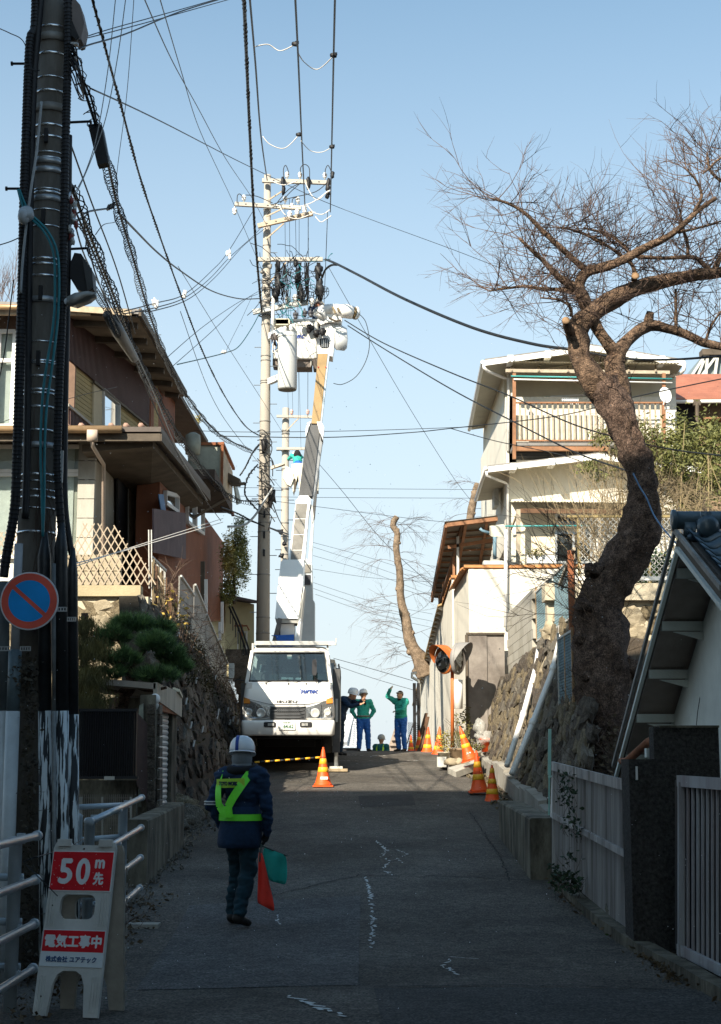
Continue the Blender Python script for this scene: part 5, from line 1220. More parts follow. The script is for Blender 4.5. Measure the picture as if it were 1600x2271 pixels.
# garage with shutter, louvred panel, pillars and low walls
t=thing('garage',(-2.9,22,gz(22)),'small garage with pale fascia and half hidden white roller shutter','garage')
fasc=M('pale_rusty_fascia',(.42,.38,.31),.7,.25,3,.1,30,dirt=.5,streak=.3)
for k in range(3):
 ya,yb=20.6+k*.98,20.6+k*.98+.96;mb=MB();mb.prism([(-2.72,ya,2.46-k*.05),(-2.72,yb,2.41-k*.05),(-2.72,yb,2.67),(-2.72,ya,2.69)],(-.05,0,0));obj('fascia_panel',mb,fasc,t)
mb=MB();mb.prism([(-2.74,20.6,2.6),(-2.74,23.5,2.55),(-3.9,23.5,2.66),(-3.9,20.6,2.7)],(0,0,.08));obj('roof',mb,M('garage_roof',(.35,.3,.25),.8,.3,3,.1),t)
for k in range(6):mb=MB();mb.bar(P(386+k*2.4,1528+k*.8,22.8),P(399+k*1.0,1546-k*0,23.5),.04);obj('roof_rib',mb,M('awning_cream',(.6,.55,.42)),t) if k%2==0 else None
mb=MB();mb.box((-2.76,22.05,2.38),(.05,2.9,.1));obj('lintel',mb,rust,t)
mb=MB();sl=None
for k in range(24):
 mb=MB();z=.55+k*.078;mb.prism([(-2.86,22.0,z),(-2.86,22.95,z),(-2.845,22.95,z+.035),(-2.86,22.95,z+.07),(-2.86,22.0,z+.07),(-2.845,22.0,z+.035)],(-.01,0,0));obj('shutter_slat',mb,M('shutter_white',(.52,.54,.53),.5,.1,4,0),t)
mb=MB();mb.box((-2.9,22.5,1.4),(.02,1.2,2));obj('shutter_back',mb,fascia,t)
mb=MB();mb.box((-2.95,23.3,1.5),(.3,.6,2.0));obj('wall',mb,conc_d,t)
mb=MB();mb.box((-3.4,23.4,1.5),(.8,.2,2.2));obj('back_wall',mb,conc_d,t)
t=thing('stone_pillar',P(325,1880,20),'tall mossy stone gate pillar beside the louvred panel','pillar')
mb=MB();boxpx(mb,303,1541,345,1895,20.2,.35);obj('pillar_core',mb,conc_d,t)
for k in range(11):
 mb=MB();boxpx(mb,326+rl.uniform(-1,1),1562+k*24,344,1584+k*24,20.16,.05);obj('stone',mb,stone_d,t)
 mb=MB();a=P(345,1560+k*24,20.2);mb.box((a.x+.01,20.55,a.z-.07),(.04,.3,.125));obj('stone',mb,stone_g if k%3==0 else stone_d,t)
mb=MB();pl=[P(x,y,20.15) for x,y in((309,1565),(318,1560),(318,1610),(313,1640),(316,1700),(311,1730),(313,1790),(306,1790),(308,1700),(304,1640))];mb.prism(pl,(0,.03,0));obj('lichen_streak',mb,M('pale_lichen',(.24,.25,.2),.9,.4,8,.2),t)
t=thing('globe_lamp',P(344,1552,20.3),'round white globe lamp on top of the mossy gate pillar','lamp')
mb=MB();mb.ell(P(344,1550,20.35),.07,16,10);obj('globe',mb,white_m,t,True);mb=MB();mb.lathe(P(344,1566,20.35),[(.03,-.05),(.05,0),(.05,.03)],12);obj('base',mb,wsteel,t,True)
t=thing('louvred_panel',P(240,1730,19.5),'black louvred gate panel hanging between the utility pole and mossy pillar','gate')
for k in range(25):mb=MB();x=178+k*5.1;boxpx(mb,x,1578,x+2.9,1722,19.5,.03);obj('louvre',mb,black_m,t)
mb=MB();boxpx(mb,172,1572,306,1578,19.48,.05);boxpx(mb,172,1722,306,1728,19.48,.05);boxpx(mb,172,1578,176,1722,19.48,.05);boxpx(mb,300,1578,304,1722,19.48,.05);obj('frame',mb,black_m,t)
mb=MB();boxpx(mb,172,1574,303,1726,19.56,.02);obj('back_sheet',mb,black_m,t)
mb=MB();mb.prism([P(303,1580,19.6),P(326,1605,20.1),P(326,1780,20.1),P(303,1740,19.6)],(0,.05,0));obj('side_panel',mb,M('dark_red_brown',(.05,.025,.02),.8,.3,4,.2),t)
t=thing('low_concrete_wall',(-2.4,19,gz(19)),'low mossy concrete wall along the left verge in front of the garage','wall')
mb=MB()
def cw2(mb,x0,x1,ya,yb,zt0,zt1):cw(mb,x0,x1,ya,yb,zt0,zt1)
cw2(mb,-2.62,-2.38,17.5,21.1,1.0,1.1);obj('wall',mb,conc_d,t)
mb=MB();mb.bar((-2.5,17.6,1.02),(-2.5,21,1.12),.2,.02)
t=thing('garden_back_wall',P(240,1800,19),'stained concrete garden wall behind the wire mesh fence','wall')
mb=MB();boxpx(mb,-80,1731,303,1990,19.8,.15);obj('wall',mb,conc_d,t)
mb=MB();boxpx(mb,231,1722,253,1730,19.3,.05);obj('wall_tag',mb,conc_l,t)
t=thing('wire_mesh_fence',P(240,1900,18.2),'thin wire mesh garden fence with pale posts behind the white guard rail','fence')
mb=MB()
for k in range(26):x=178+k*4.6;mb.bar(P(x,1762,18.2),P(x,1970,18.2),.006)
for k in range(14):y=1770+k*15;mb.bar(P(176,y,18.2),P(292,y,18.2),.006)
obj('wire_mesh',mb,M('rusty_wire',(.2,.17,.14),.7,.3,5,0),t,kind='stuff')
for x in(178,227,290):mb=MB();mb.bar(P(x,1768,18.15),P(x,1990,18.15),.045 if x<200 else.02);obj('post',mb,M('pale_post',(.35,.33,.28),.8,.2,4,.1),t)
t=thing('boulder',PG(440,1800)+V((-.5,0,0)),'rough brown boulders and rubble at the foot of the dark retaining wall','boulders')
for k,(x,y,d,r) in enumerate(((428,1770,24,.28),(450,1792,23.6,.22),(415,1745,24.6,.3),(468,1790,24.2,.17),(436,1820,22.8,.12),(405,1800,23,.16))):
 c=P(x,y,d);mb=MB();mb.ell((c.x-.25,c.y,gz(c.y)+r*.35),(r*1.3,r,r*.9),12,8,rough=.6,seed=k*3);obj('rock',mb,stone_o if k in(0,2,3) else stone_g,t,True)

# small yellow house and stairs up the street
t=thing('yellow_cottage',P(540,1440,50),'little pale yellow house with dark eaves behind the concrete mid-street pole','house')
yw=M('yellow_wall',(.42,.37,.22),.9,.15,2,.2)
mb=MB();mb.prism([P(500,1500,50),P(564,1500,50),P(564,1340,50),P(500,1330,50)],(-2,4,0));obj('wall',mb,yw,t)
mb=MB();mb.prism([P(495,1322,49.6),P(572,1338,49.6),P(572,1332,49.6),P(495,1316,49.6)],(-2,4.4,.4));obj('roof',mb,M('dark_roof',(.1,.08,.08),.7,.3,2,.1),t)
mb=MB();boxpx(mb,529,1405,545,1450,49.9,.05);w=obj('window',mb,glassw,t);mb=MB();boxpx(mb,545,1403,549,1450,49.85,.08);boxpx(mb,526,1403,529,1450,49.85,.08);boxpx(mb,526,1400,549,1403,49.85,.08);obj('frame',mb,wsteel,w)
mb=MB();mb.bar(P(537,1385,49.8),P(537,1412,49.8),.06);mb.tube([P(520,1388,49.8),P(548,1388,49.8),P(553,1398,49.8)],.03,5);obj('bracket',mb,rust,t)
t=thing('stair_railing',P(530,1440,46),'black stair handrail slanting down behind the truck mirror','railing')
for dx in(0,7):mb=MB();mb.tube(smooth([P(508+dx,1345,46),P(528+dx,1390,46),P(545+dx,1440,46),P(556+dx,1470,46)],3),.03,5);obj('rail',mb,black_m,t,True)
for k in range(9):f=k/8;mb=MB();x=511+f*46;y=1350+f*118;mb.bar(P(x,y,46),P(x,y+34,46),.025);obj('baluster',mb,black_m,t)
t=thing('stone_steps',P(520,1500,44),'dark stone steps and bank behind the truck cab','steps')
for k in range(7):mb=MB();boxpx(mb,500+k*4,1440+k*14,560,1454+k*14,46-k*.8,.9);obj('step',mb,stone_d,t)
mb=MB();boxpx(mb,527,1500,560,1700,41.5,.2);obj('grille_wall',mb,conc_d,t)
# shrubs
def shrub(nm,label,blobs,mats,seed,size=.07,trunk=None):
 r=random.Random(seed);x,y,d=blobs[0][:3];t=thing(nm,P(x,y+blobs[0][4]*1.0,d),label,'shrub')
 if trunk:mb=MB();mb.tube([P(*trunk[0]),P(*trunk[1])],.05,6);obj('trunk',mb,bark2,t)
 for i,(x,y,d,w,h,n,mi) in enumerate(blobs):
  mb=MB();k=d/FPX;leafcloud(mb,P(x,y,d),(w*k,w*k*.9,h*k),n,size,r,.35,.3,0,cl=max(8,n//40));obj('foliage',mb,mats[mi],t,kind='stuff')
 return t
shrub('evergreen_shrub','tall evergreen shrub with yellow leaves coloured as if sunlit between orange wall and mid-street pole',[(522,1240,46,34,75,3800,0),(508,1240,45.4,18,60,1800,1),(530,1180,46,20,40,900,0),(512,1310,46,26,35,1500,0),(535,1250,46,22,60,1200,0)],[leafs,leafy],3,.085,((520,1340,46),(520,1200,46)))  # leaf colours lightened to stand for sun, most on the left
shrub('golden_conifer','golden conifer tips showing beyond the dark roof edge',[(388,885,46,16,16,260,0),(432,935,46,14,12,180,0),(345,755,46,10,18,120,0)],[leafy],9,.1)
t=thing('bare_tree',P(15,700,45),'thin bare tree twigs above the house gutter at the edge','tree');mb=MB()
for k in range(12):twigs(mb,P(rl.uniform(-20,40),690,45),V((rl.gauss(0,.3),0,1)),rl.uniform(.8,1.4),.012,2,rl,.4,.35,4)
obj('twigs',mb,twig_m,t)
# cloud-pruned pine
t=thing('pine_tree',P(265,1590,20.8),'cloud-pruned garden pine with layered dark green pads','pine tree')
mb=MB();p,r=limbpts([(262,1590,21.3,40),(272,1545,21.2,32),(292,1515,21.1,24),(285,1490,21,20),(300,1465,21,16),(330,1430,21,12)]);mb.tube(p,r,10,wob=.3);obj('trunk',mb,bark2,t,True)
for q in([(290,1515,21,14),(330,1530,21,10),(370,1525,21,6)],[(285,1490,21,12),(250,1470,21,8),(225,1465,21,6)],[(275,1540,21.1,14),(240,1530,21.1,8),(210,1510,21,6)],[(300,1465,21,10),(270,1430,21,8),(255,1415,21,5)]):
 p,r=limbpts(q);mb=MB();mb.tube(p,r,7,wob=.3);obj('branch',mb,bark2,t,True)
def pad(cx,cy,d,w,h,n,mat=leafp,L=.13):
 w*=1.12;h*=1.1;n=int(n*1.2)
 k=d/FPX;c=P(cx,cy,d)
 for mat_,part_ in((mat,.75),(M('pine_tip_highlight',(.2,.32,.1),.6,.4,6,0),.25)):  # yellow-green tips on the pad tops, doubling as painted highlights
  mb=MB()
  for _ in range(int(n*part_/11)):
   a=rl.uniform(0,6.28);rr=math.sqrt(rl.random());up_=rl.uniform(.2,1) if part_<.5 else rl.uniform(-.7,1)
   q=c+V((math.cos(a)*rr*w*k,math.sin(a)*rr*w*k*.8,(up_*(1-rr*rr)**.5+.25*math.sin(a*3+cx))*h*1.25*k))
   bd=V((math.cos(a)*.6,math.sin(a)*.6,.8)).normalized()
   for _ in range(11):
    dd=(bd+V((rl.gauss(0,.5),rl.gauss(0,.5),rl.gauss(0,.35)))).normalized();u=dd.cross(V((rl.gauss(0,1),rl.gauss(0,1),rl.gauss(0,1)))).normalized()*.0045
    e=q+dd*L*rl.uniform(.6,1.2);mb.add([q-u,q+u,e],[(0,1,2)])
  obj('needle_pad',mb,mat_,t,kind='stuff')
 for _ in range(3):
  p,r=[c+V((rl.uniform(-.5,.5)*w*k,0,-h*k*.4)),c+V((rl.uniform(-1,1)*w*k,.05,h*k*.1))],.012;mb=MB();mb.tube(p,r,5);obj('branch',mb,bark2,t)
for a_ in((290,1388,21,38,15,3000),(250,1415,20.9,34,16,2400),(350,1398,21.2,32,13,2200),(345,1432,20.8,34,18,3000),(262,1465,20.7,42,15,3000),(378,1458,21.1,24,14,1800),(345,1503,20.8,44,13,2800),(240,1500,20.7,30,12,1500),(395,1482,21.2,24,14,1500),(225,1430,21.2,22,12,900)):pad(*a_)
t=thing('drooping_conifer',P(190,1600,20),'yellow-green drooping conifer beside the utility pole','conifer')
mb=MB();mb.tube([P(185,1610,20.4),P(188,1360,20.4)],.05,6);obj('trunk',mb,bark2,t)
for(cx,cy,w,h,n) in((185,1385,30,18,900),(195,1435,48,26,2200),(190,1500,48,30,2400),(200,1550,46,22,1500)):
 mb=MB();k=20.3/FPX;c=P(cx,cy,20.3)
 for _ in range(n):
  q=c+V((rl.gauss(0,.45)*w*k,rl.gauss(0,.3)*w*k,rl.gauss(0,.5)*h*k));e=q+V((rl.gauss(0,.04),rl.gauss(0,.03),-rl.uniform(.06,.16)));mb.add([q,q+V((.008,0,0)),e],[(0,1,2)])
 obj('foliage',mb,M('conifer_olive',(.07,.065,.02),.8,.5,4,0,col2=(.13,.11,.03)),t,kind='stuff')
# ================================================================== THE LIFT TRUCK (faces down the street)
def T(x,y,d=33.):return P(x,y,d)
TC=V((P(638.5,1690,33).x,33,gz(33)))
t=thing('lift_truck',TC,'white aerial lift truck with raised boom, jacked up facing down the street','lift truck')
S=33/FPX;X0=TC.x;ZB=P(0,1632,33).z
def L(x,y,z):return V((X0+x,33+y,ZB+z))
def rect_ring(hw,y0,y1,z,r=.1,n=4):
 o=[]
 for cx,cy,a0 in((hw-r,y1-r,0),(-hw+r,y1-r,90),(-hw+r,y0+r,180),(hw-r,y0+r,270)):
  for i in range(n+1):
   a=R(a0+90*i/n);o.append(L(cx+r*math.cos(a),cy+r*math.sin(a),z))
 return o
mb=MB()
mb.loft([rect_ring(hw,y0,1.75,z,.12) for z,hw,y0 in((.34,.965,.03),(.4,.985,.0),(.6,.985,-.01),(.75,.975,.01),(.95,.955,.06),(1.08,.935,.1),(1.15,.91,.15))])
obj('cab_body',mb,truckw,t,True)
mb=MB();mb.loft([rect_ring(hw,y0,1.7,z,.14) for z,hw,y0 in((1.80,.82,.37),(1.86,.82,.36),(1.92,.78,.42),(1.94,.7,.5))]);obj('cab_roof',mb,truckw,t,True)
for s in(-1,1):
 for a_,b_,w_,h_ in(((s*.895,.19,1.12),(s*.80,.43,1.83),.07,.08),((s*.91,1.65,1.12),(s*.80,1.6,1.83),.1,.16),((s*.91,.95,1.12),(s*.80,.95,1.83),.05,.07)):
  mb=MB();mb.bar(L(*a_),L(*b_),w_,h_);obj('cab_pillar',mb,truckw,t)
mb=MB();mb.box(L(0,1.68,1.45),(1.7,.05,.8));obj('cab_back',mb,truckw,t)
# windscreen with black edge
g=[L(-.86,.2,1.16),L(.86,.2,1.16),L(.765,.425,1.81),L(-.765,.425,1.81)]
mb=MB();mb.prism(g,(0,.012,0));ws=obj('windscreen',mb,glassd,t)
mb=MB();ctr=sum(g,V((0,0,0)))/4
for a,b,w in((g[0],g[1],.05),(g[1],g[2],.03),(g[2],g[3],.1),(g[3],g[0],.03)):mb.bar(a+V((0,-.01,0)),b+V((0,-.01,0)),.012,w) if False else mb.bar(a+V((0,-.006,0)),b+V((0,-.006,0)),w,.012,up=(0,1,.3))
obj('windscreen_seal',mb,black_m,ws)
mb=MB();mb.box(L(0,1.3,1.25),(1.75,.7,.3));mb.box(L(0,.5,1.1),(1.76,.5,.2));obj('dashboard',mb,M('dash_grey',(.05,.06,.06),.7,.2,4,0),t)
for s in(-.45,.45):mb=MB();mb.box(L(s,1.35,1.3),(.5,.15,.55),(R(-8),0,0));mb.ell(L(s,1.36,1.66),(.13,.06,.1),10,6);obj('seat',mb,M('seat_teal',(.08,.13,.14),.8,.2,4,0),t,True)
mb=MB();ring=[L(-.42+.2*math.cos(a*math.pi/8),.62+.03*math.sin(a*math.pi/8),1.28+.13*math.sin(a*math.pi/8)) for a in range(17)];mb.tube(ring,.014,6);obj('steering_wheel',mb,black_m,t,True)
for x,w,z in((.0,.18,1.225),(.2,.12,1.22),(-.12,.1,1.23)):mb=MB();mb.box(L(x,.36,z),(w,.12,.03),(R(20),0,0));obj('papers',mb,white_m,t)
mb=MB();mb.box(L(.0,.42,1.7),(.1,.04,.09));obj('camera_box',mb,wsteel,t)
mb=MB();mb.box(L(.42,1.25,1.45),(.3,.3,.5));mb.ell(L(.42,1.2,1.75),.12);obj('headrest',mb,black_m,t)
# bumper
mb=MB();mb.loft([rect_ring(hw,y0,.5,z,.09) for z,hw,y0 in((.0,.93,-.02),(.03,.985,-.06),(.27,1.0,-.07),(.33,.985,-.05))]);bp=obj('bumper',mb,truckw,t,True)
for s in(-1,1):
 mb=MB();pl=plate2d(rrect(-.13,-.055,.13,.055,.03),[],.02);pl.v=[tuple(L(s*.385+x,-.083+y,.235+z)) for x,y,z in pl.v];obj('fog_lamp_recess',pl,black_m,bp)
 mb=MB();mb.box(L(s*.36,-.09,.235),(.13,.01,.055));obj('fog_lamp',mb,M('lamp_glass',(.4,.4,.38),.1,.2,20,0,spec=.9),bp)
pc=M('plate_white',(.75,.75,.7),.5,.05,5,0)
mb=MB();mb.box(L(-.02,-.085,.215),(.36,.012,.18));pt=obj('number_plate',mb,pc,t)
tg=M('plate_green',(.03,.12,.06),.5,.1,5,0)
def put_txt(body,cx,cz,w,h,y,m,par,bold=.002,shear=0,name='lettering'):
 mb=txt(body,w,h,bold,shear);mb.v=[tuple(L(cx+x,y+yy,cz+z)) for x,yy,z in mb.v];return obj(name,mb,m,par)
put_txt('64-62',.015,.195,.22,.085,-.092,tg,pt,.004);put_txt(':',-.145,.19,.012,.05,-.092,tg,pt,.002);put_txt('仙台 800',-.02,.275,.16,.035,-.092,tg,pt,.001)
# grille
gm=M('grille_dark',(.045,.047,.05),.5,.3,8,0)
pl=plate2d([(-.38,.62),(.38,.62),(.385,.38),(.36,.3),(-.36,.3),(-.385,.38)],[],.03);pl.v=[tuple(L(x,-.03+y,z)) for x,y,z in pl.v];gr=obj('grille',pl,gm,t)
chrome=M('dark_chrome',(.2,.21,.22),.3,.2,5,0,metal=.6)
for k,(z,w) in enumerate(((.6,.74),(.525,.72),(.45,.7),(.38,.66))):
 mb=MB();mb.prism([L(-w/2,-.05,z+.012),L(-w/2+.1,-.05,z-.006),L(w/2-.1,-.05,z-.006),L(w/2,-.05,z+.012),L(w/2-.1,-.05,z+.014),L(-w/2+.1,-.05,z+.014)],(0,.03,0));obj('grille_slat',mb,chrome,gr)
for k in range(11):mb=MB();mb.box(L(-.22+k*.044,-.04,.535),(.012,.02,.06));obj('grille_rib',mb,chrome,gr)
for k in range(3):mb=MB();mb.box(L(-.05+k*.045,-.045,.315),(.03,.02,.03));obj('grille_clip',mb,steel,gr)
# headlights
lens=glass('lens',(.9,.9,.9),.6,.5);refl=M('reflector',(.55,.56,.56),.15,.2,20,.2,metal=.8)
for s in(-1,1):
 mb=MB();mb.prism([L(s*.39,-.035,.38),L(s*.39,-.035,.6),L(s*.6,-.035,.66),L(s*.8,-.03,.74),L(s*.95,.0,.82),L(s*.97,.02,.4),L(s*.8,-.025,.36)],(0,.05,0));hl=obj('headlight',mb,refl,t)
 for cx,cz,r in((.58,.48,.1),(.84,.5,.075)):
  mb=MB();mb.lathe(L(s*cx,-.037,cz),[(r,0),(r,.015),(r*.85,.018),(r*.5,.004),(.01,.002)],18,Matrix.Rotation(R(90),3,'X'));obj('lamp_bowl',mb,M('bowl_white',(.75,.75,.72),.15,.1,20,0,metal=.4),hl,True)
 mb=MB();mb.box(L(s*.47,-.045,.49),(.006,.015,.2));mb.box(L(s*.7,-.045,.53),(.008,.015,.28));obj('lamp_divider',mb,chrome,hl)
 mb=MB();mb.prism([L(s*.82,-.045,.68),L(s*.82,-.045,.77),L(s*.95,-.02,.82),L(s*.955,-.015,.69)],(0,.03,0));obj('turn_indicator',mb,M('amber',(.75,.28,.05),.2,.1,8,0),t)
put_txt('ISUZU',-.02,.72,.44,.065,.0,M('badge_grey',(.12,.12,.12),.3,.1,6,0,metal=.5),t,.006,name='maker_badge')
yb_=M('logo_blue',(.02,.06,.3),.4,.1,6,0)
put_txt('urtec',.485,.945,.32,.10,.035,yb_,t,.004,.3,name='company_logo')
mb=MB();mb.prism([L(.235,.03,1.0),L(.262,.03,1.0),L(.285,.03,.955),L(.27,.03,.945)],(0,-.004,0));mb.prism([L(.262,.03,.895),L(.283,.03,.895),L(.335,.03,1.0),L(.31,.03,1.0)],(0,-.004,0));obj('company_logo',mb,yb_,t)
mb=MB();mb.box(L(.0,.13,1.12),(.03,.01,.03));
for x in(-.48,.0,.38):mb=MB();mb.ell(L(x,.11,1.105),.022,8,6);obj('wiper_pivot',mb,black_m,t)
for a,b in(((-.6,.12,1.11),(.0,.21,1.2)),((.02,.12,1.1),(.62,.2,1.17)),((.55,.17,1.2),(.82,.2,1.15))):mb=MB();mb.tube([L(*a),L((a[0]+b[0])/2,.16,1.17),L(*b)],.009,5);obj('wiper',mb,black_m,t)
for s in(-1,1):
 mb=MB();mb.box(L(s*.84,.1,1.06),(.12,.05,.12));obj('grab_handle',mb,truckw,t)
for a,b in(((-.97,-.022,.80),(-.4,-.022,.665)),((.97,-.022,.80),(.4,-.022,.665)),((-.4,-.022,.665),(.4,-.022,.665)),((-.9,.13,1.105),(.9,.13,1.105))):mb=MB();mb.bar(L(*a),L(*b),.012,.01);obj('panel_seam',mb,M('seam',(.1,.1,.1),.8,.1,5,0),t)
# mirrors
mb=MB();mb.tube([L(-.95,.1,1.17),L(-1.1,.02,1.2),L(-1.22,-.03,1.12),L(-1.22,-.03,1.3)],.012,6);mi=obj('mirror_arm',mb,black_m,t)
mb=MB();mb.loft([[L(-1.22+dx*w,-.05+dy,z) for dx,dy in((-.06,0),(.06,0),(.06,.06),(-.06,.06))] for z,w in((1.22,.8),(1.28,1),(1.5,1),(1.54,.8))]);obj('mirror_head',mb,wsteel,mi)
mb=MB();mb.tube([L(.6,.06,1.12),L(.56,-.02,1.25),L(.56,-.04,1.3)],.012,6);mb.tube([L(.56,-.02,1.25),L(.64,.02,1.18)],.009,5);mi=obj('mirror_arm',mb,black_m,t)
mb=MB();mb.loft([[L(.56+dx*w,-.06+dy,z) for dx,dy in((-.05,0),(.05,0),(.05,.06),(-.05,.06))] for z,w in((1.28,.7),(1.34,1),(1.56,1),(1.62,.7))]);obj('mirror_head',mb,M('mirror_black',(.04,.04,.045),.4,.2,5,0),mi)
mb=MB();mb.box(L(1.03,.5,.55),(.05,.08,.5));obj('side_marker',mb,wsteel,t)
# roof rack with ladder hook
mb=MB();mb.box(L(.07,.45,1.985),(1.66,.3,.05));mb.box(L(.12,.32,2.02),(1.7,.05,.04));obj('roof_carrier',mb,M('aluminium',(.6,.6,.58),.4,.1,5,0,metal=.4),t)
mb=MB();mb.bar(L(.85,.3,1.97),L(1.02,.28,1.98),.05);mb.bar(L(1.0,.28,1.95),L(1.02,.28,2.1),.03);mb.bar(L(.83,.4,1.85),L(.83,.4,2.0),.04);mb.bar(L(-.8,.4,1.85),L(-.8,.4,2.0),.04);obj('carrier_bracket',mb,wsteel,t)
# chassis, wheels, jacks
mb=MB();mb.box(L(0,1.2,.12),(1.5,2.2,.35));mb.box(L(0,3.9,.05),(.9,5,.25));mb.box(L(0,.9,-.12),(1.1,.4,.2));mb.box(L(0,2.9,.3),(2.0,3,.1));obj('chassis',mb,M('chassis_black',(.012,.012,.012),.8,.3,4,.2),t)
mb=MB();mb.box(L(0,1.72,-.2),(2,.06,.7));obj('mud_guard',mb,MATS['chassis_black'],t);mb=MB();mb.box(L(0,3.4,-.25),(1.95,.06,.85));obj('mud_guard',mb,MATS['chassis_black'],t)
def wheel(x,y,z,w=.22,r=.38):
 m_=Matrix.Rotation(R(90),3,'Y');mb=MB();mb.lathe(L(x-w/2,y,z),[(r*.6,0),(r*.9,0),(r,.04),(r,w-.04),(r*.9,w),(r*.6,w)],26,m_);wh=obj('wheel',mb,M('tyre_rubber',(.018,.018,.018),.9,.3,8,.3),t,True)
 mb=MB();mb.lathe(L(x-w/2-.005,y,z),[(.05,.05),(r*.35,.05),(r*.55,.0),(r*.6,.0),(r*.6,w+.01),(r*.3,w-.04),(.05,w-.04)],20,m_);obj('rim',mb,wsteel,wh,True)
for s in(-1,1):
 wheel(s*.82,.75,.02);wheel(s*.84,3.7,-.38);wheel(s*.6,3.7,-.38)
def jack(x,y,top,par=t):
 zg=rz_(X0+x,33+y)
 mb=MB();mb.box(L(x,y,top/2-.1),(.16,.16,top+.5));j=obj('outrigger',mb,M('jack_grey',(.09,.09,.09),.6,.2,5,.1),par)
 mb=MB();a=L(x,y,0);mb.tube([V((a.x,a.y,zg+.11)),V((a.x,a.y,a.z+.2))],.045,10);obj('jack_ram',mb,steel,j,True)
 mb=MB();mb.box((a.x,a.y,zg+.09),(.28,.28,.05));obj('jack_foot',mb,wsteel,j)
 w_=thing('wooden_plank',(a.x,a.y,zg),'%s jack pad plank under the lift truck outrigger'%('pale square' if x>0 else 'dark stained'),'plank');mb=MB();mb.box((a.x,a.y,zg+.035),(.5,.5,.06));obj('plank',mb,M('pad_wood',(.35,.27,.17),.9,.3,6,.2),w_)
jack(1.02,-.3+.9,1.3);jack(-.98,.7,1.0)
mb=MB();mb.box(L(1.05,1.6,.7),(.1,1.2,1.6));mb.box(L(1.0,2.9,.6),(.12,1.6,.9));obj('side_locker',mb,M('locker_grey',(.2,.2,.19),.6,.25,4,.1),t)
mb=MB();mb.box(L(0,3.1,.75),(1.98,2.2,.5));obj('deck',mb,truckw,t)
mb=MB();mb.tube([L(1.06,1.2,1.6),L(1.1,1.15,1.3),L(1.07,1.2,.9)],.02,6);obj('hose',mb,black_m,t)
# turret and boom (lettered panels, grey box section, tan insulated arm)
DB=36.
def DY(y):return 36+max(0,1372-y)/672*4.0
def ppoly(name,pts,d,th,m,par=t,lean=True,**kw):mb=MB();mb.prism([P(x,y,d+(DY(y)-36 if lean and 35<d<37.5 else 0)) for x,y in pts],(0,th,0));return obj(name,mb,m,par,**kw)
steelw=M('truck_grey_white',(.66,.68,.68),.35,.08,3,0)
ppoly('turret_side',[(600,1437),(617,1370),(625,1372),(612,1437)],DB-.6,1.2,M('turret_dark',(.1,.1,.1),.5,.3,4,0))
ppoly('turret_side',[(652,1437),(664,1372),(668,1372),(662,1437)],DB-.6,1.2,steelw)
ppoly('turret_box',[(618,1384),(653,1384),(653,1437),(618,1437)],DB-.3,.8,truckw)
ppoly('turret_panel',[(620,1387),(622,1387),(622,1430),(620,1430)],DB-.35,.04,black_m)
bl=M('cover_blue',(.01,.1,.42),.6,.25,5,.3)
ppoly('blue_cover',[(602,1409),(612,1411),(617,1429),(652,1427),(652,1407),(640,1408)],DB-.62,.25,bl)
ppoly('blue_cover',[(600,1428),(650,1426),(648,1440),(600,1440)],DB-.7,.2,bl)
ppoly('lower_boom_cover',[(610,1372),(616,1310),(623,1246),(628,1241),(674,1241),(672,1290),(662,1372)],DB-.5,.9,truckw)
ppoly('boom_hinge_plate',[(611,1373),(662,1373),(661,1382),(613,1381)],DB-.45,.8,M('hinge_grey',(.35,.35,.33),.5,.2,4,0))
ppoly('lower_boom_edge',[(662,1372),(674,1300),(676,1302),(668,1376),(664,1400),(658,1400)],DB-.52,.95,wsteel)
ppoly('lower_boom',[(640,1242),(657,1110),(665,1099),(684,1099),(690,1108),(684,1145),(676,1242)],DB-.2,.5,truckw)
wp=[(657,1117),(682,1117),(668,1241),(645,1241)]
def lerp2(a,b,f):return(a[0]+(b[0]-a[0])*f,a[1]+(b[1]-a[1])*f)
for i,(f0,f1) in enumerate(((.0,.26),(.275,.54),(.555,.82),(.835,1))):
 q=[lerp2(wp[0],wp[3],f0),lerp2(wp[1],wp[2],f0),lerp2(wp[1],wp[2],f1),lerp2(wp[0],wp[3],f1)]
 ppoly('boom_panel',q,DB-.215,.012,M('panel_grey',(.2,.19,.17),.4,.3,2.5,0),t)
ppoly('boom_edge',[(688,1118),(693,1120),(696,1145),(693,1160),(690,1140)],DB-.1,.3,wsteel)
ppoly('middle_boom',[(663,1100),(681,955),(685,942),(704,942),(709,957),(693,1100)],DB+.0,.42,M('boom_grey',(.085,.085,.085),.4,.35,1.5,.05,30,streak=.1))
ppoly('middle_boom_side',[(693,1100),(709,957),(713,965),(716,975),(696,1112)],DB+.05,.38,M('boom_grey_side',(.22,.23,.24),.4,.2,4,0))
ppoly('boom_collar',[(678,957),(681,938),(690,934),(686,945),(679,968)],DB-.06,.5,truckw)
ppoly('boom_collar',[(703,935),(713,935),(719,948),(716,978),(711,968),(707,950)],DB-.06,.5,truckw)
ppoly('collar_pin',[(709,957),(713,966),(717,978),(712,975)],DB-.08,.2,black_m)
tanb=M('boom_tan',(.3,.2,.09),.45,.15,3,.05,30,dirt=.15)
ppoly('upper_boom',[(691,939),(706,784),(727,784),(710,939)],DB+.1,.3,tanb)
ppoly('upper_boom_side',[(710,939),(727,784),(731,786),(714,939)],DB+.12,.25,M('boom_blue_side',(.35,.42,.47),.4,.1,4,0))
for(x,y) in((706.5,814),(723,814)):mb=MB();mb.box(P(x,y,DY(y)+.08),(.03,.02,.03));obj('marker',mb,red_m,t)
DB=40.1
def ppoly2(*a,**k):return ppoly(*a,lean=False,**k)
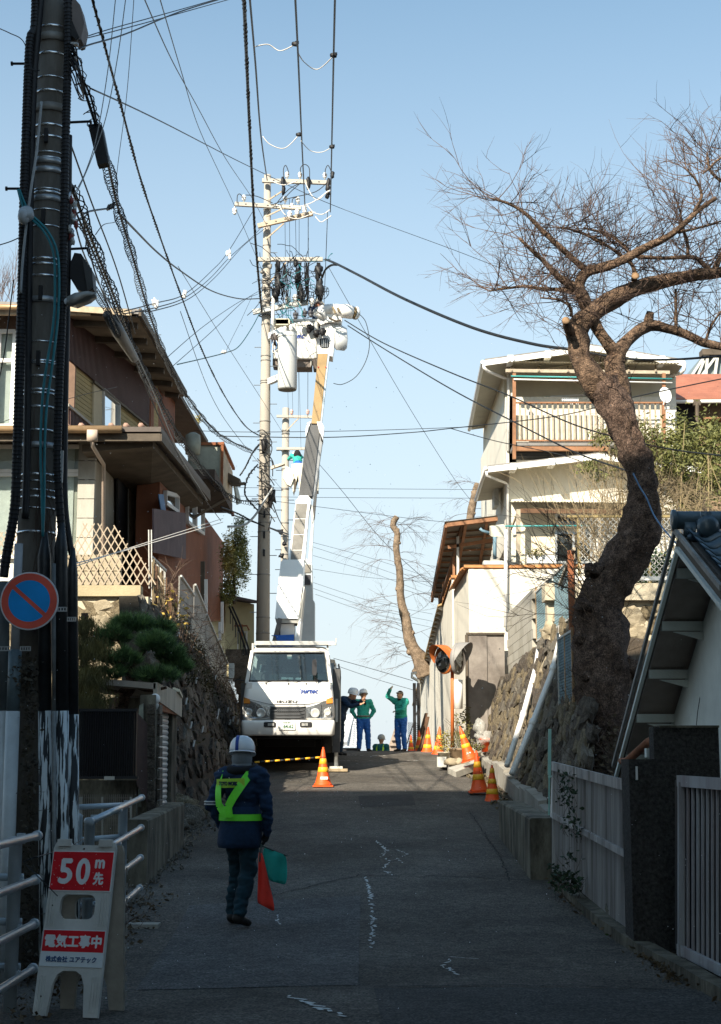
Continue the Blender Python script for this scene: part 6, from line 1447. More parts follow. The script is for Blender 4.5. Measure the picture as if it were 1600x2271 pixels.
# bucket head
ppoly2('bucket_bracket',[(704,783),(703,750),(708,734),(712,720),(733,718),(742,734),(742,760),(738,790),(704,784)],DB-.15,.6,truckw)
ppoly2('bracket_opening',[(710,752),(714,750),(728,750),(730,755),(731,768),(726,772),(714,772),(710,768)],DB-.16,.1,black_m)
for x in(714,718,722,726):mb=MB();mb.tube([P(x,752,DB-.18),P(x+1,770,DB-.18)],.012,5);obj('hydraulic_hose',mb,steel,t)
mb=MB();mb.loft([[P(x,y,DB+dd) for x,y in pp] for pp,dd in(([(728,712),(748,722),(768,732),(771,752),(770,770),(764,777),(748,776),(735,756),(730,740)],-.1),([(726,708),(750,716),(770,728),(772,752),(770,772),(764,778),(746,776),(733,756),(726,736)],.15),([(728,712),(750,722),(768,732),(770,752),(768,768),(762,774),(748,772),(735,754),(730,736)],.45))]);obj('boom_tip_cover',mb,steelw,t,True)
mb=MB();mb.tube(smooth([P(706,704,DB-.2),P(716,690,DB-.2),P(734,686,DB-.2),P(760,690,DB-.2)],4),[.18,.2,.22,.2,.17,.15,.15,.15,.15,.16,.17,.17,.17],14);obj('jib_cover',mb,truckw,t,True)
c=P(768,690,DB-.2);c2=P(791,694,DB-.1)
mb=MB();mb.tube([P(752,689,DB-.25),P(760,689,DB-.25),c,P(782,693,DB-.15)],[.12,.19,.195,.18],20);obj('winch_drum_cover',mb,truckw,t,True)
mb=MB();mb.tube([P(782,693,DB-.15),P(788,694,DB-.12)],[.165,.16],20);obj('drum',mb,tanb,t,True)
mb=MB();mb.tube([P(788,694,DB-.12),P(792,695,DB-.1),P(796,695.5,DB-.08)],[.18,.175,.12],20);obj('drum_cap',mb,steelw,t,True)
ppoly2('jib_body',[(704,712),(706,690),(714,679),(737,676),(740,686),(742,700),(760,702),(758,712),(728,714),(712,720)],DB-.25,.45,truckw)
for x0_,y0_,x1_,y1_ in((738,680,744,695),(750,682,753,692)):mb=MB();mb.bar(P(x0_,y0_,DB-.42),P(x1_,y1_,DB-.42),.05);obj('jib_bracket',mb,M('brass',(.2,.15,.08),.5,.3,5,0),t)
mb=MB();mb.tube([P(730,705,DB-.45),P(745,712,DB-.45),P(757,710,DB-.45)],.03,6);obj('jib_strut',mb,fascia,t)
# bucket
mb=MB();fr=39.9
def bring(y,in_=0):
 a,b=604+in_,706-in_;p,q=P(a,y,fr),P(b,y,fr);dp=.85-in_*.02;r=.09;o=[]
 for cx,cy,a0 in((q.x-r,fr+dp-r,0),(p.x+r,fr+dp-r,90),(p.x+r,fr+r,180),(q.x-r,fr+r,270)):
  for i in range(4):
   aa=R(a0+30*i);o.append(V((cx+r*math.cos(aa),cy+r*math.sin(aa),p.z)))
 return o
mb=MB();mb.loft([bring(795,4),bring(792,1),bring(720,0),bring(712,0)]);obj('bucket',mb,M('bucket_white',(.74,.73,.68),.4,.12,2,0),t,True)
mb=MB();mb.loft([bring(713,-2),bring(709,-3),bring(707,-2)]);obj('bucket_rim',mb,truckw,t)
for(a,b,c_,d_) in((609,706,643,718),(612,708,640,720)):ppoly2('tool_tray',[(a,b),(c_,b),(c_,d_),(a,d_)],fr-.35,.3,M('tray_cream',(.6,.55,.42)))
ppoly2('under_frame',[(605,796),(692,796),(692,814),(660,814),(605,809)],fr+.1,.55,M('brown_grey',(.16,.13,.11),.6,.2,3,0));ppoly2('under_frame',[(693,797),(706,795),(704,818),(695,817)],fr-.05,.4,M('dark_frame',(.08,.065,.055),.6,.2,3,0))
for x in(637,690):mb=MB();mb.bar(P(x,798,fr+.08),P(x,813,fr+.08),.02);obj('frame_bar',mb,wsteel,t)
for(a,b,w,h) in((671,746,.13,.13),):
 mb=txt('ec',.24,.11,.006,.3);c=P(668,746,fr-.008);mb.v=[tuple(c+V((x,y,z))) for x,y,z in mb.v];obj('company_logo',mb,yb_,t)
for x,y,r in((687,727,.1),(702,739,.09),(716,736,.1)):
 mb=MB();mb.ell(P(x,y,DB-.35),(r,.08,r*1.1),10,8,rough=.8,seed=x);obj('rubber_glove_cover',mb,black_m,t,True)

# second truck behind
t=thing('lift_truck',(-.9,46,gz(46)),'second white lift truck parked behind, only its cab edge and boom column showing','lift truck')
d2=46.
ppoly('cab',[(700,1480),(742,1480),(746,1470),(746,1610),(700,1610)],d2,1.6,truckw)
ppoly('cab_corner',[(728,1462),(743,1463),(745,1475),(728,1475)],d2-.05,1.5,M('cab_cream',(.6,.52,.42),.5,.1,3,0))
ppoly('side_window',[(729,1470),(741,1471),(741,1493),(729,1495)],d2-.06,.03,MATS['sky_glass'])
ppoly('mirror',[(731,1500),(738,1500),(738,1515),(732,1515)],d2-.3,.05,black_m)
ppoly('body',[(640,1600),(746,1600),(746,1640),(640,1640)],d2+.1,4,M('chassis_black',(.012,.012,.012)))
for x in(700,735):
 mb=MB();c=P(x,1648,d2+.4);mb.lathe(V((c.x-.1,c.y,gz(d2)+.38)),[(.2,0),(.36,0),(.38,.04),(.38,.18),(.36,.22),(.2,.22)],20,Matrix.Rotation(R(90),3,'Y'));obj('wheel',mb,MATS['tyre_rubber'],t,True)
bs=M('boom_bluish',(.5,.54,.56),.4,.08,4,0)
ppoly('boom_column',[(665,1425),(672,1250),(680,1238),(692,1250),(694,1330),(698,1335),(698,1425)],d2+1,.7,bs)
ppoly('boom_panel',[(675,1252),(689,1252),(689,1270),(675,1270)],d2+.97,.02,MATS['panel_grey']);ppoly('boom_panel',[(674,1275),(689,1275),(689,1297),(674,1297)],d2+.97,.02,M('panel_dark',(.05,.05,.06),.4,.2,3,0))
ppoly('upper_boom',[(683,1250),(692,1150),(697,1150),(691,1250)],d2+1.2,.35,bs);ppoly('upper_boom',[(692,1150),(701,1040),(708,1040),(698,1150)],d2+1.5,.3,M('boom_dark',(.06,.06,.06),.5,.2,3,0))
ppoly('turret',[(655,1426),(700,1426),(700,1470),(655,1470)],d2+.8,1,steelw)
d3=60.
ppoly('bucket',[(650,1092),(647,1030),(655,1027),(675,1027),(690,1030),(690,1088),(664,1092),(662,1050)],d3,.9,M('bucket_cream',(.72,.68,.56),.5,.1,3,0))
ppoly('bucket',[(627,1058),(634,1034),(642,1036),(648,1045),(652,1060),(645,1078),(637,1074)],d3-.1,.4,MATS['bucket_cream'])
ppoly('bucket_slot',[(652,1062),(656,1062),(656,1090),(652,1090)],d3-.02,.04,fascia);ppoly('bucket',[(690,1030),(708,1036),(706,1088),(690,1088)],d3,.8,MATS['bucket_cream'])
# ================================================================== PEOPLE
def person(label,loc,rz,J,mats,H=1.7,vox=.013,seed=0,folds=.006,bulk=1.0,group=None):
 """one continuous body: limbs lofted round the joints, merged, then coloured by the nearest limb"""
 t=thing('person',loc,label,'person',group,rz)
 D=dict(pelvis=(0,0,.93),waist=(0,0,1.07),chest=(0,0,1.28),neck=(0,.01,1.45),head=(0,-.01,1.60),
   shL=(.19,.01,1.39),elL=(.25,.02,1.12),wrL=(.26,-.03,.87),haL=(.26,-.05,.79),
   shR=(-.19,.01,1.39),elR=(-.25,.02,1.12),wrR=(-.26,-.03,.87),haR=(-.26,-.05,.79),
   hiL=(.09,0,.9),knL=(.1,-.02,.49),anL=(.1,.02,.09),toL=(.12,-.13,.035),
   hiR=(-.09,0,.9),knR=(-.1,-.02,.49),anR=(-.1,.02,.09),toR=(-.12,-.13,.035))
 D.update(J);J={k:V(v) for k,v in D.items()}
 segs=[];mb=MB()
 def cap(a,b,ra,rb,mat,fl=1.0,n=14):
  a,b=V(a),V(b);segs.append((a,b,ra,rb,mat));d=(b-a).normalized();u=V((1,0,0)) if abs(d.x)<.8 else V((0,1,0))
  x=(u-d*u.dot(d)).normalized();y=d.cross(x);rings=[]
  for k in range(5):th=math.pi/2*(k/4);rings.append((a-d*ra*math.cos(th),max(.001,ra*math.sin(th))))
  for k in range(5):th=math.pi/2*(k/4);rings.append((b+d*rb*math.sin(th),max(.001,rb*math.cos(th))))
  mb.loft([[c+(x*math.cos(2*math.pi*j/n)+y*math.sin(2*math.pi*j/n)*fl)*r for j in range(n)] for c,r in rings])
 B=bulk
 cap(J['pelvis'],J['waist'],.155*B,.145*B,'p',.75);cap(J['waist'],J['chest'],.15*B,.165*B,'j',.72);cap(J['chest'],J['neck']-V((0,0,.05)),.17*B,.09,'j',.68)
 cap(J['waist']-V((0,0,.1)),J['waist'],.158*B,.158*B,'j',.75)
 cap(J['shL'],J['shR'],.085*B,.085*B,'j');cap(J['neck'],J['head']-V((0,0,.05)),.056,.056,'s')
 hd=J['head'];segs.append((hd,hd+V((0,0,.03)),.1,.1,'s'));mb.ell(hd,(.078,.095,.115),16,12)
 fd=(J.get('face',V((0,-1,0)))).normalized()
 mb.ell(hd+fd*.097-V((0,0,.015)),(.014,.018,.024),8,6);mb.ell(hd+fd*.05-V((0,0,.075)),(.045,.045,.04),10,8)
 sd_=fd.cross(V((0,0,1))).normalized()
 for s in(-1,1):mb.ell(hd+sd_*s*.08,(.014,.02,.032),8,6)
 for s in 'LR':
  cap(J['sh'+s],J['el'+s],.072*B,.056*B,'j');cap(J['el'+s],J['wr'+s],.056*B,.042*B,'j')
  ha,wr=J['ha'+s],J['wr'+s];hdv=(ha-wr).normalized();cap(wr+hdv*.02,ha-hdv*.02,.034,.036,'g',.6)
  side=J.get('palm'+s,V((0,1,0)));side=(side-hdv*side.dot(hdv)).normalized();nrm=hdv.cross(side)
  for i,(o_,l_) in enumerate(((-.03,.065),(-.01,.078),(.01,.074),(.03,.058))):
   b0=ha+side*o_+hdv*.01;m1=b0+hdv*l_*.5+nrm*.006;m2=m1+hdv*l_*.35+nrm*.022;cap(b0,m1,.0105,.01,'g',1,8);cap(m1,m2,.01,.009,'g',1,8)
  b0=wr+hdv*.03+side*-.03;cap(b0,b0+hdv*.035-side*.028,.013,.012,'g',1,8);cap(b0+hdv*.035-side*.028,b0+hdv*.062-side*.03+nrm*.01,.012,.01,'g',1,8)
  cap(J['hi'+s],J['kn'+s],.098*B,.072*B,'p');cap(J['kn'+s],J['an'+s]+V((0,0,.03)),.074*B,.06*B,'p')
  an,to=J['an'+s],J['to'+s];cap(an+V((0,0,.02)),an-V((0,0,.03)),.056,.05,'b');cap(an-V((0,0,.035))-(to-an).normalized()*.03,to,.05,.042,'b',.85)
 me=mb.mesh('body',[skin_m],True);o=bpy.data.objects.new('tmp',me);COL.objects.link(o)
 md=o.modifiers.new('r','REMESH');md.mode='VOXEL';md.voxel_size=vox;sm=o.modifiers.new('s','SMOOTH');sm.factor=.5;sm.iterations=3
 dg=bpy.context.evaluated_depsgraph_get();m2=bpy.data.meshes.new_from_object(o.evaluated_get(dg));bpy.data.objects.remove(o);m2.name='body'
 m2.materials.clear();keys=['j','p','s','g','b']
 for k in keys:m2.materials.append(mats[k])
 def near(p):
  best=1e9;bm_='j'
  for a,b,ra,rb,mt in segs:
   ab=b-a;tt=max(0,min(1,(p-a).dot(ab)/max(1e-9,ab.length_squared)));dd=(p-(a+ab*tt)).length/(ra+(rb-ra)*tt)
   if dd<best:best=dd;bm_=mt
  return bm_
 lab=[near(v.co) for v in m2.vertices]
 for pl in m2.polygons:
  ls=[lab[i] for i in pl.vertices];pl.material_index=keys.index(max(set(ls),key=ls.count));pl.use_smooth=True
 ns=[v.normal.copy() for v in m2.vertices]
 for v,n_,l_ in zip(m2.vertices,ns,lab):
  if l_ in 'jp':
   p=v.co;f=noise.noise(V((p.x*9+seed,p.y*9,p.z*17)))+.6*noise.noise(V((p.x*16,p.y*16+seed,p.z*30)));v.co=p+n_*folds*f*1.5
 s_=H/1.72;m2.transform(Matrix.Scale(s_,4));m2.update()
 b=put('body',m2,t);local(b,t);t['J']=0;del t['J']
 return t,{k:v*s_ for k,v in J.items()},s_
def part(t,name,mb,m,smooth_=True):o=obj(name,mb,m,t,smooth_);return local(o,t)
def helmet(t,hd,fd,m,s=1.0,stripe=None,tilt=None,neckflap=False,strap=True):
 fd=V(fd).normalized();side=fd.cross(V((0,0,1))).normalized();up=side.cross(fd)
 rot=Matrix((side,fd,up)).transposed() if False else Matrix((-side,-fd,up)).transposed()
 c=V(hd)+up*.035
 prof=[(.118,0),(.121,.02),(.119,.05),(.108,.085),(.085,.115),(.05,.135),(.01,.142)]
 mb=MB();mb.lathe(c,[(r*s*.98,z*s) for r,z in prof],28,rot,sx=.93,sy=1.12);h=part(t,'helmet',mb,m)
 mb=MB();n=28;vs=[]
 for i in range(n):
  a=2*math.pi*i/n;f=max(0,-math.sin(a));r0,r1=.112*s,(.124+.045*f**2)*s
  for r,z in((r0,.008),(r1,-.006-.012*f),(r1,-.011-.012*f),(r0,-.002)):vs.append(c+rot@V((r*math.cos(a)*.93,r*math.sin(a)*1.12,z*s)))
 mb.add(vs,[(i*4+k,i*4+(k+1)%4,((i+1)%n)*4+(k+1)%4,((i+1)%n)*4+k) for i in range(n) for k in range(4)]);local(obj('brim',mb,m,h,True),t)
 for ch in(h.children):ch.parent=h
 if stripe:
  vs=[];full=[(-r,z) for r,z in prof]+[(r,z) for r,z in prof[::-1]];off=.03 if stripe=='off' else 0
  for y_,z_ in full:
   for w in(-.014,.014):vs.append(c+rot@V(((w+off)*s,y_*1.12*s*1.005,z_*s+.002+(.0 if abs(y_)>.1 else.002)-(off*.12))))
  mb=MB();mb.add(vs,[(2*k,2*k+1,2*k+3,2*k+2) for k in range(len(full)-1)]);so_=obj('helmet_stripe',mb,yb_,h);local(so_,t)
 return h
def vest(t,pts,w,m,name='reflective_strap',th=.006,n=1):
 mb=MB();K=smooth([V(p) for p in pts],4);c0_=V((0,.0,1.25))
 vs=[]
 for i,p in enumerate(K):
  tg_=(K[min(i+1,len(K)-1)]-K[max(i-1,0)]).normalized();out=V((p.x*.6,p.y,0));out=(out-tg_*out.dot(tg_)).normalized();sd_=tg_.cross(out).normalized()*w/2
  vs+=[p-sd_,p+sd_,p+sd_+out*th,p-sd_+out*th]
 mb.add(vs,[(i*4+k,i*4+(k+1)%4,(i+1)*4+(k+1)%4,(i+1)*4+k) for i in range(len(K)-1) for k in range(4)]+[(0,1,2,3)]);return part(t,name,mb,m,False)
black_cloth=M('black_cloth',(.012,.012,.014),.9,.3,6,.3)
# --- flagger, seen from behind, walking up the street
gp=P(533,2040,14.9);FL=V((gp.x,14.9,rz_(gp.x,14.9)+.0))
fm=dict(j=navy_m,p=M('dark_teal_trousers',(.008,.035,.05),.9,.5,7,.6,18),s=M('grey_balaclava',(.2,.22,.23),.9,.1,8,.2),g=black_cloth,b=boot_m)
JF=dict(pelvis=(0,.0,.94),waist=(-.015,.01,1.08),chest=(-.03,.03,1.28),neck=(-.005,-.02,1.46),head=(.02,-.05,1.58),face=(.25,-1,0),
  shL=(.17,.04,1.385),elL=(.27,.1,1.13),wrL=(.22,-.05,.94),haL=(.17,-.12,.9),shR=(-.2,.03,1.385),elR=(-.27,.05,1.12),wrR=(-.25,-.03,.87),haR=(-.215,-.05,.79),
  hiL=(.08,0,.9),knL=(.09,-.15,.52),anL=(.12,-.1,.1),toL=(.14,-.25,.04),hiR=(-.09,0,.9),knR=(-.07,.0,.49),anR=(-.05,.16,.12),toR=(-.08,.02,.045))
# faces away: rotate half a turn, with x mirrored accordingly
t,J,s_=person('traffic guard in white helmet and lime harness seen from behind, holding red and green flags',FL,math.pi-.3,JF,fm,1.74,.009,3,.013,1.08)
FG=t
# long coat skirt
mb=MB();rings=[]
for z,rx,ry,ox in((1.12,.19,.155,0),(1.0,.205,.165,.0),(.88,.215,.175,.005),(.78,.215,.175,.01),(.735,.2,.165,.014)):
 rings.append([V((ox+rx*math.cos(a)*(1+.04*math.sin(5*a+z*9)),ry*math.sin(a)*(1+.05*math.sin(4*a+z*13))+.01,z)) for a in[2*math.pi*i/28 for i in range(28)]])
mb.loft(rings);part(t,'jacket_skirt',mb,navy_m)
mb=MB();hd=J['head'];mb.ell(hd+V((0,.005,-.03)),(.098,.112,.13),18,12);mb.ell(hd+V((0,.01,-.1)),(.1,.105,.07),16,10);part(t,'balaclava',mb,fm['s'])
mb=MB();mb.tube([V((.0+.125*math.cos(a),-.01+.12*math.sin(a),1.475-.02*math.sin(a))) for a in[2*math.pi*i/20 for i in range(21)]],.042,10);mb.ell((0,0,1.45),(.14,.12,.06),14,8);part(t,'fur_collar',mb,black_cloth)
hw_=M('helmet_white',(.8,.82,.84),.3,.05,4,0)
helmet(t,hd+V((0,0,.0)),(.25,-1,-.12),hw_,1.12,'off')
# harness (back is local +y); straps hug the back
def by(x,z,e=.0):return V((x,(.168 if z<1.3 else.15-.0)+.0+e-abs(x)*.18-(max(0,z-1.38)*.7),z))
for pts_ in([by(.17,1.43,-.01),by(.168,1.34,.04),by(.16,1.22,.055),by(.15,1.12,.05)],[by(-.12,1.44,.0),by(-.08,1.34,.045),by(-.01,1.22,.055),by(.05,1.12,.055)],[by(.15,1.13,.05),by(.11,1.08,.055),by(.1,1.02,.05)],[by(.05,1.13,.055),by(.045,1.08,.055),by(.04,1.02,.05)]):
 vest(t,pts_,.08,hiyel)
vest(t,[by(.19,1.335,.045),by(.05,1.34,.06),by(-.1,1.345,.05)],.085,hiyel2,'harness_yoke')
pts_=[]
for i in range(25):
 a=2*math.pi*i/24;pts_.append(V((.21*math.cos(a)+.0,.178*math.sin(a)+.01,1.02)))
vest(t,pts_,.062,hiyel,'harness_belt')
mb=txt('TOYO WORK',.19,.04,.003,0);mb.v=[(.045-x,.236-y-.0,1.337+z) for x,y,z in mb.v];part(t,'lettering',mb,M('navy_print',(.01,.02,.06),.6,.1,5,0),False)
for z in(1.165,1.14):mb=MB();a=J['elL'];mb.tube([V((a.x+.072*math.cos(q)-.005,a.y-.015+.07*math.sin(q),z-.0)) for q in[2*math.pi*i/16 for i in range(17)]],.007,5);part(t,'arm_stripe',mb,M('silver_tape',(.6,.62,.62),.4,.1,8,0))
# flags are held things of their own
def W(p):return FL+V((-p[0],-p[1],p[2]))
def flag(nm,label,base,tip,cloth,m):
 f=thing(nm,base,label,'flag');mb=MB();mb.tube([base,tip],.008,6);obj('stick',mb,M('dark_stick',(.05,.08,.07),.6,.2,5,0),f)
 mb=MB();nu,nv=len(cloth[0]),len(cloth);vs=[V(p) for r in cloth for p in r]
 mb.add(vs,[(j*nu+i,j*nu+i+1,(j+1)*nu+i+1,(j+1)*nu+i) for j in range(nv-1) for i in range(nu-1)]);o=obj('cloth',mb,m,f,True);sd=o.modifiers.new('s','SUBSURF');sd.levels=sd.render_levels=1;so2=o.modifiers.new('t','SOLIDIFY');so2.thickness=.003
d_=14.78
def Q(x,y,dd=0):return P(x,y,d_+dd)
gc=M('flag_green',(.02,.38,.32),.8,.15,6,.1);rc=M('flag_red',(.85,.05,.03),.8,.12,6,.1)
cl=[[Q(583+f*(636-583),1878+f*20,.04*math.sin(f*7)) for f in(0,.2,.4,.6,.8,1)],[Q(583+f*54,1912+f*10,.06*math.sin(f*8+1)) for f in(0,.2,.4,.6,.8,1)],[Q(590+f*48,1942+f*4,.05*math.sin(f*9+2)) for f in(0,.2,.4,.6,.8,1)],[Q(602+f*32,1955+f*8,.05*math.sin(f*9+3)) for f in(0,.2,.4,.6,.8,1)]]
flag('green_flag','teal green hand flag hanging from its stick at the guard hip',Q(580,1876),Q(638,1899),cl,gc)
cl=[[Q(574+f*8,1890+f*3,-.05+.02*math.sin(f*6)) for f in(0,.25,.5,.75,1)],[Q(573+f*17,1925,-.06+.03*math.sin(f*6)) for f in(0,.25,.5,.75,1)],[Q(572+f*26,1965,-.06+.05*math.sin(f*7)) for f in(0,.25,.5,.75,1)],[Q(571+f*33,2000+f*-14,-.06+.05*math.sin(f*7+1)) for f in(0,.25,.5,.75,1)],[Q(573+f*39,2004+f*20,-.06+.04*math.sin(f*8+2)) for f in(0,.25,.5,.75,1)]]
flag('red_flag','red hand flag hanging straight down beside the guard leg',Q(580,1872,-.05),Q(576,1912,-.05),cl,rc)

# --- workers at the crest
gw=dict(j=green_m,p=blue_m,s=skin_m,g=glove_m,b=boot_m)
def at(x,y,d):p=P(x,y,d);return V((p.x,d,p.z))
def belt(t,z,rx=.17,ry=.135,m=None):
 mb=MB();mb.tube([V((rx*math.cos(a),ry*math.sin(a),z)) for a in[2*math.pi*i/20 for i in range(21)]],.022,6);part(t,'belt',mb,m or M('webbing',(.2,.2,.17),.7,.3,9,.1))
def face(t,hd,fd,s=1):
 fd=V(fd).normalized();sd_=fd.cross(V((0,0,1))).normalized();up=sd_.cross(fd)
 for k in(-1,1):
  mb=MB();mb.ell(hd+fd*.088+sd_*k*.03+up*.01,(.012,.008,.006),8,6);part(t,'eye',mb,black_cloth)
  mb=MB();mb.ell(hd+fd*.09+sd_*k*.03+up*.032,(.018,.006,.005),8,6);part(t,'eyebrow',mb,M('hair_black',(.015,.012,.01),.7,.3,9,.1))
 mb=MB();mb.ell(hd+fd*.092-up*.055,(.022,.006,.006),8,6);part(t,'mouth',mb,M('lip',(.3,.1,.08),.6,.1,5,0))
D1=42.3
t,J,s=person('worker in green jacket with white helmet standing with hands behind back and head raised',at(806,1668,D1)-V((0,0,.0)),R(8),dict(face=(.1,-1,.25),head=(0,-.03,1.59),elL=(.32,.08,1.16),wrL=(.2,.1,.97),haL=(.13,.13,.94),elR=(-.32,.08,1.16),wrR=(-.2,.1,.97),haR=(-.13,.13,.94),anL=(.15,.02,.09),knL=(.13,-.02,.49),toL=(.2,-.12,.035),anR=(-.12,.02,.09),toR=(-.14,-.13,.035)),gw,1.66,.013,11,.01,1.15)
helmet(t,J['head'],(.1,-1,.3),hw_,1.05);belt(t,1.0*s);face(t,J['head'],(.1,-1,.25))
mb=MB();mb.ell(J['neck']+V((0,-.03,0)),(.09,.08,.05),12,8);part(t,'neck_warmer',mb,black_cloth)
mb=MB();mb.ell(J['chest']+V((.03,-.13,.08)),(.035,.02,.05),10,6);part(t,'radio',mb,black_cloth)
D1=42.0
t,J,s=person('worker in green jacket shading his eyes with a raised hand and looking up',at(890,1668,D1),R(-35),dict(face=(-.3,-1,.5),head=(0,-.05,1.58),neck=(0,0,1.45),shL=(.17,.0,1.4),elL=(.2,-.2,1.18),wrL=(.02,-.24,1.14),haL=(-.04,-.24,1.13),shR=(-.19,.0,1.42),elR=(-.36,-.14,1.55),wrR=(-.2,-.24,1.75),haR=(-.15,-.25,1.78),anL=(.11,.02,.09),anR=(-.09,.02,.09)),gw,1.66,.013,21,.01,1.15)
face(t,J['head'],(-.3,-1,.4))
mb=MB();hd=J['head'];mb.ell(hd+V((0,.02,.03)),(.085,.1,.1),16,10);part(t,'hair',mb,M('hair_brown',(.05,.025,.015),.7,.3,9,.2))
mb=MB();mb.tube([hd+V((.088,0,.05)),hd+V((.06,-.09,.06)),hd+V((0,-.11,.075)),hd+V((-.06,-.09,.06)),hd+V((-.088,0,.05))],.01,6);part(t,'headband',mb,glove_m)
mb=MB();mb.ell(J['neck']+V((0,-.03,0)),(.085,.08,.04),12,8);part(t,'collar',mb,black_cloth);belt(t,.99*s,m=green_m)
nw=dict(j=navy_m,p=M('dark_navy_trousers',(.01,.03,.06),.9,.4,6,.3),s=skin_m,g=skin_m,b=boot_m)
t,J,s=person('guard in navy uniform and lime harness leaning to his colleague behind the truck',at(752,1676,38.6),R(65),dict(waist=(0,-.06,1.08),chest=(0,-.16,1.27),neck=(0,-.27,1.41),head=(0,-.38,1.49),face=(0,-1,-.1),shL=(.17,-.2,1.37),elL=(.14,-.45,1.27),wrL=(.06,-.6,1.35),haL=(.04,-.66,1.4),shR=(-.17,-.2,1.37),elR=(-.2,-.42,1.2),wrR=(-.14,-.6,1.25),haR=(-.1,-.68,1.27)),nw,1.72,.013,31,.01,1.1)
helmet(t,J['head'],(0,-1,-.2),hw_,1.05,'mid')
vest(t,[V((.12,-.05,1.4))*s,V((.13,.03,1.3))*s,V((.1,.09,1.15))*s,V((.08,.1,1.03))*s],.06,hiyel);vest(t,[V((-.14,-.09,1.42))*s,V((-.15,-.02,1.33))*s,V((-.1,.05,1.18))*s,V((-.08,.1,1.03))*s],.06,hiyel)
vest(t,[V((.19*math.cos(2*math.pi*i/20),.16*math.sin(2*math.pi*i/20)-.01,1.02))*s for i in range(21)],.06,hiyel,'harness_belt')
t,J,s=person('guard in teal jacket and lime harness beyond the crest, only head and shoulders showing',at(846,1668,48)-V((0,0,1.18)),R(160),{},dict(j=M('teal_jacket',(.01,.12,.13),.8,.2,5,.3),p=blue_m,s=skin_m,g=glove_m,b=boot_m),1.66,.014,41,.008,1.15)
helmet(t,J['head'],(0,-1,0),M('helmet_grey',(.35,.36,.36),.4,.05,4,0),1.05)
for sx in(-1,1):vest(t,[V((sx*.13,-.1,1.42))*s,V((sx*.12,.05,1.45))*s,V((sx*.11,.13,1.3))*s,V((sx*.08,.15,1.05))*s],.055,hiyel2)
# --- linemen in the buckets
t,J,s=person('lineman with white helmet working in the raised bucket among the wires',P(705,712,40.3)-V((0,0,.95)),R(10),dict(head=(0,-.04,1.5),elL=(.28,-.15,1.25),wrL=(.15,-.32,1.4),haL=(.1,-.38,1.45),elR=(-.28,-.15,1.22),wrR=(-.25,-.35,1.35),haR=(-.24,-.42,1.4),face=(.2,-1,.2)),dict(j=M('navy_work',(.02,.05,.13),.8,.3,5,.3),p=blue_m,s=M('face_tan',(.3,.13,.08),.6,.1,8,0),g=glove_m,b=boot_m),1.6,.014,51,.008,1.1)
helmet(t,J['head'],(.2,-1,.3),white_m,1.1)
t,J,s=person('lineman in green jacket leaning from the far bucket beside the distant pole',P(661,1024,60.5)-V((0,0,1.0)),R(200),dict(waist=(0,-.03,1.08),chest=(0,-.2,1.25),neck=(0,-.35,1.32),head=(0,-.46,1.33),shL=(.17,-.25,1.3),shR=(-.17,-.25,1.3),elL=(.25,-.45,1.2),wrL=(.2,-.65,1.2),haL=(.2,-.72,1.2),elR=(-.3,-.45,1.3),wrR=(-.4,-.65,1.35),haR=(-.4,-.72,1.35)),dict(j=green_m,p=blue_m,s=skin_m,g=glove_m,b=boot_m),1.7,.016,61,.008,1.2)
mb=MB();mb.ell(J['chest']+V((0,.12,.05)),(.16,.1,.22),12,8);part(t,'backpack',mb,black_cloth);helmet(t,J['head'],(0,-1,-.2),white_m,1.05)
t=thing('tiled_roof_house',at(785,1665,70),'pale tiled roof of a house just beyond the crest between the workers','house')
rp_=M('pale_roof_tile',(.5,.53,.56),.5,.15,4,.1)
for k in range(14):
 f=k/14;mb=MB();a,b=P(763+f*12,1658-f*70,70-0+f*1.5),P(798,1658-f*70,70+f*1.5);corr(mb,a,b,V((0,.2,.12)),V((0,.2,.12)),.18,.05,(0,-.5,.8),'r');obj('tile_row',mb,rp_,t)
mb=MB();mb.bar(P(762,1650,70),P(778,1588,71.6),.35,.2);obj('ridge',mb,rp_,t)
mb=MB();boxpx(mb,760,1659,800,1690,70.3,3);obj('wall',mb,dark_in,t)
t=thing('tiled_roof_house',at(870,1665,64),'brown roof gable peeking over the crest behind the shading worker','house')
mb=MB();mb.prism([P(858,1668,62),P(878,1608,62),P(884,1608,62),P(884,1668,62)],(0,5,-.5));obj('roof',mb,M('brown_tile',(.3,.24,.2),.8,.3,3,.3),t)
mb=MB()
for k in range(5):mb=MB();mb.bar(P(860+k*4,1664-k*12,61.9),P(880,1664-k*12,61.9),.08);obj('tile_row',mb,M('brown_tile',(.3,.24,.2)),t)
# ================================================================== UTILITY POLES AND WIRES
rp=random.Random(77)
def band(t,c,r,h=.022,m=bright,nm='steel_band'):
 mb=MB();mb.lathe(V(c)-V((0,0,h/2)),[(r,0),(r+.006,.001),(r+.006,h-.001),(r,h)],16);obj(nm,mb,m,t,True)
def insul(t,c,s=1.0,up=1,m=None):
 mb=MB();mb.lathe(V(c),[(.02*s,0),(.02*s,.05*s),(.05*s,.06*s),(.055*s,.09*s),(.03*s,.1*s),(.06*s,.115*s),(.062*s,.15*s),(.04*s,.18*s),(.03*s,.2*s)] if up>0 else[(.02*s,0),(.02*s,-.05*s),(.06*s,-.06*s),(.062*s,-.12*s),(.03*s,-.13*s),(.055*s,-.15*s),(.03*s,-.2*s)],12);return obj('insulator',mb,m or white_m,t,True)
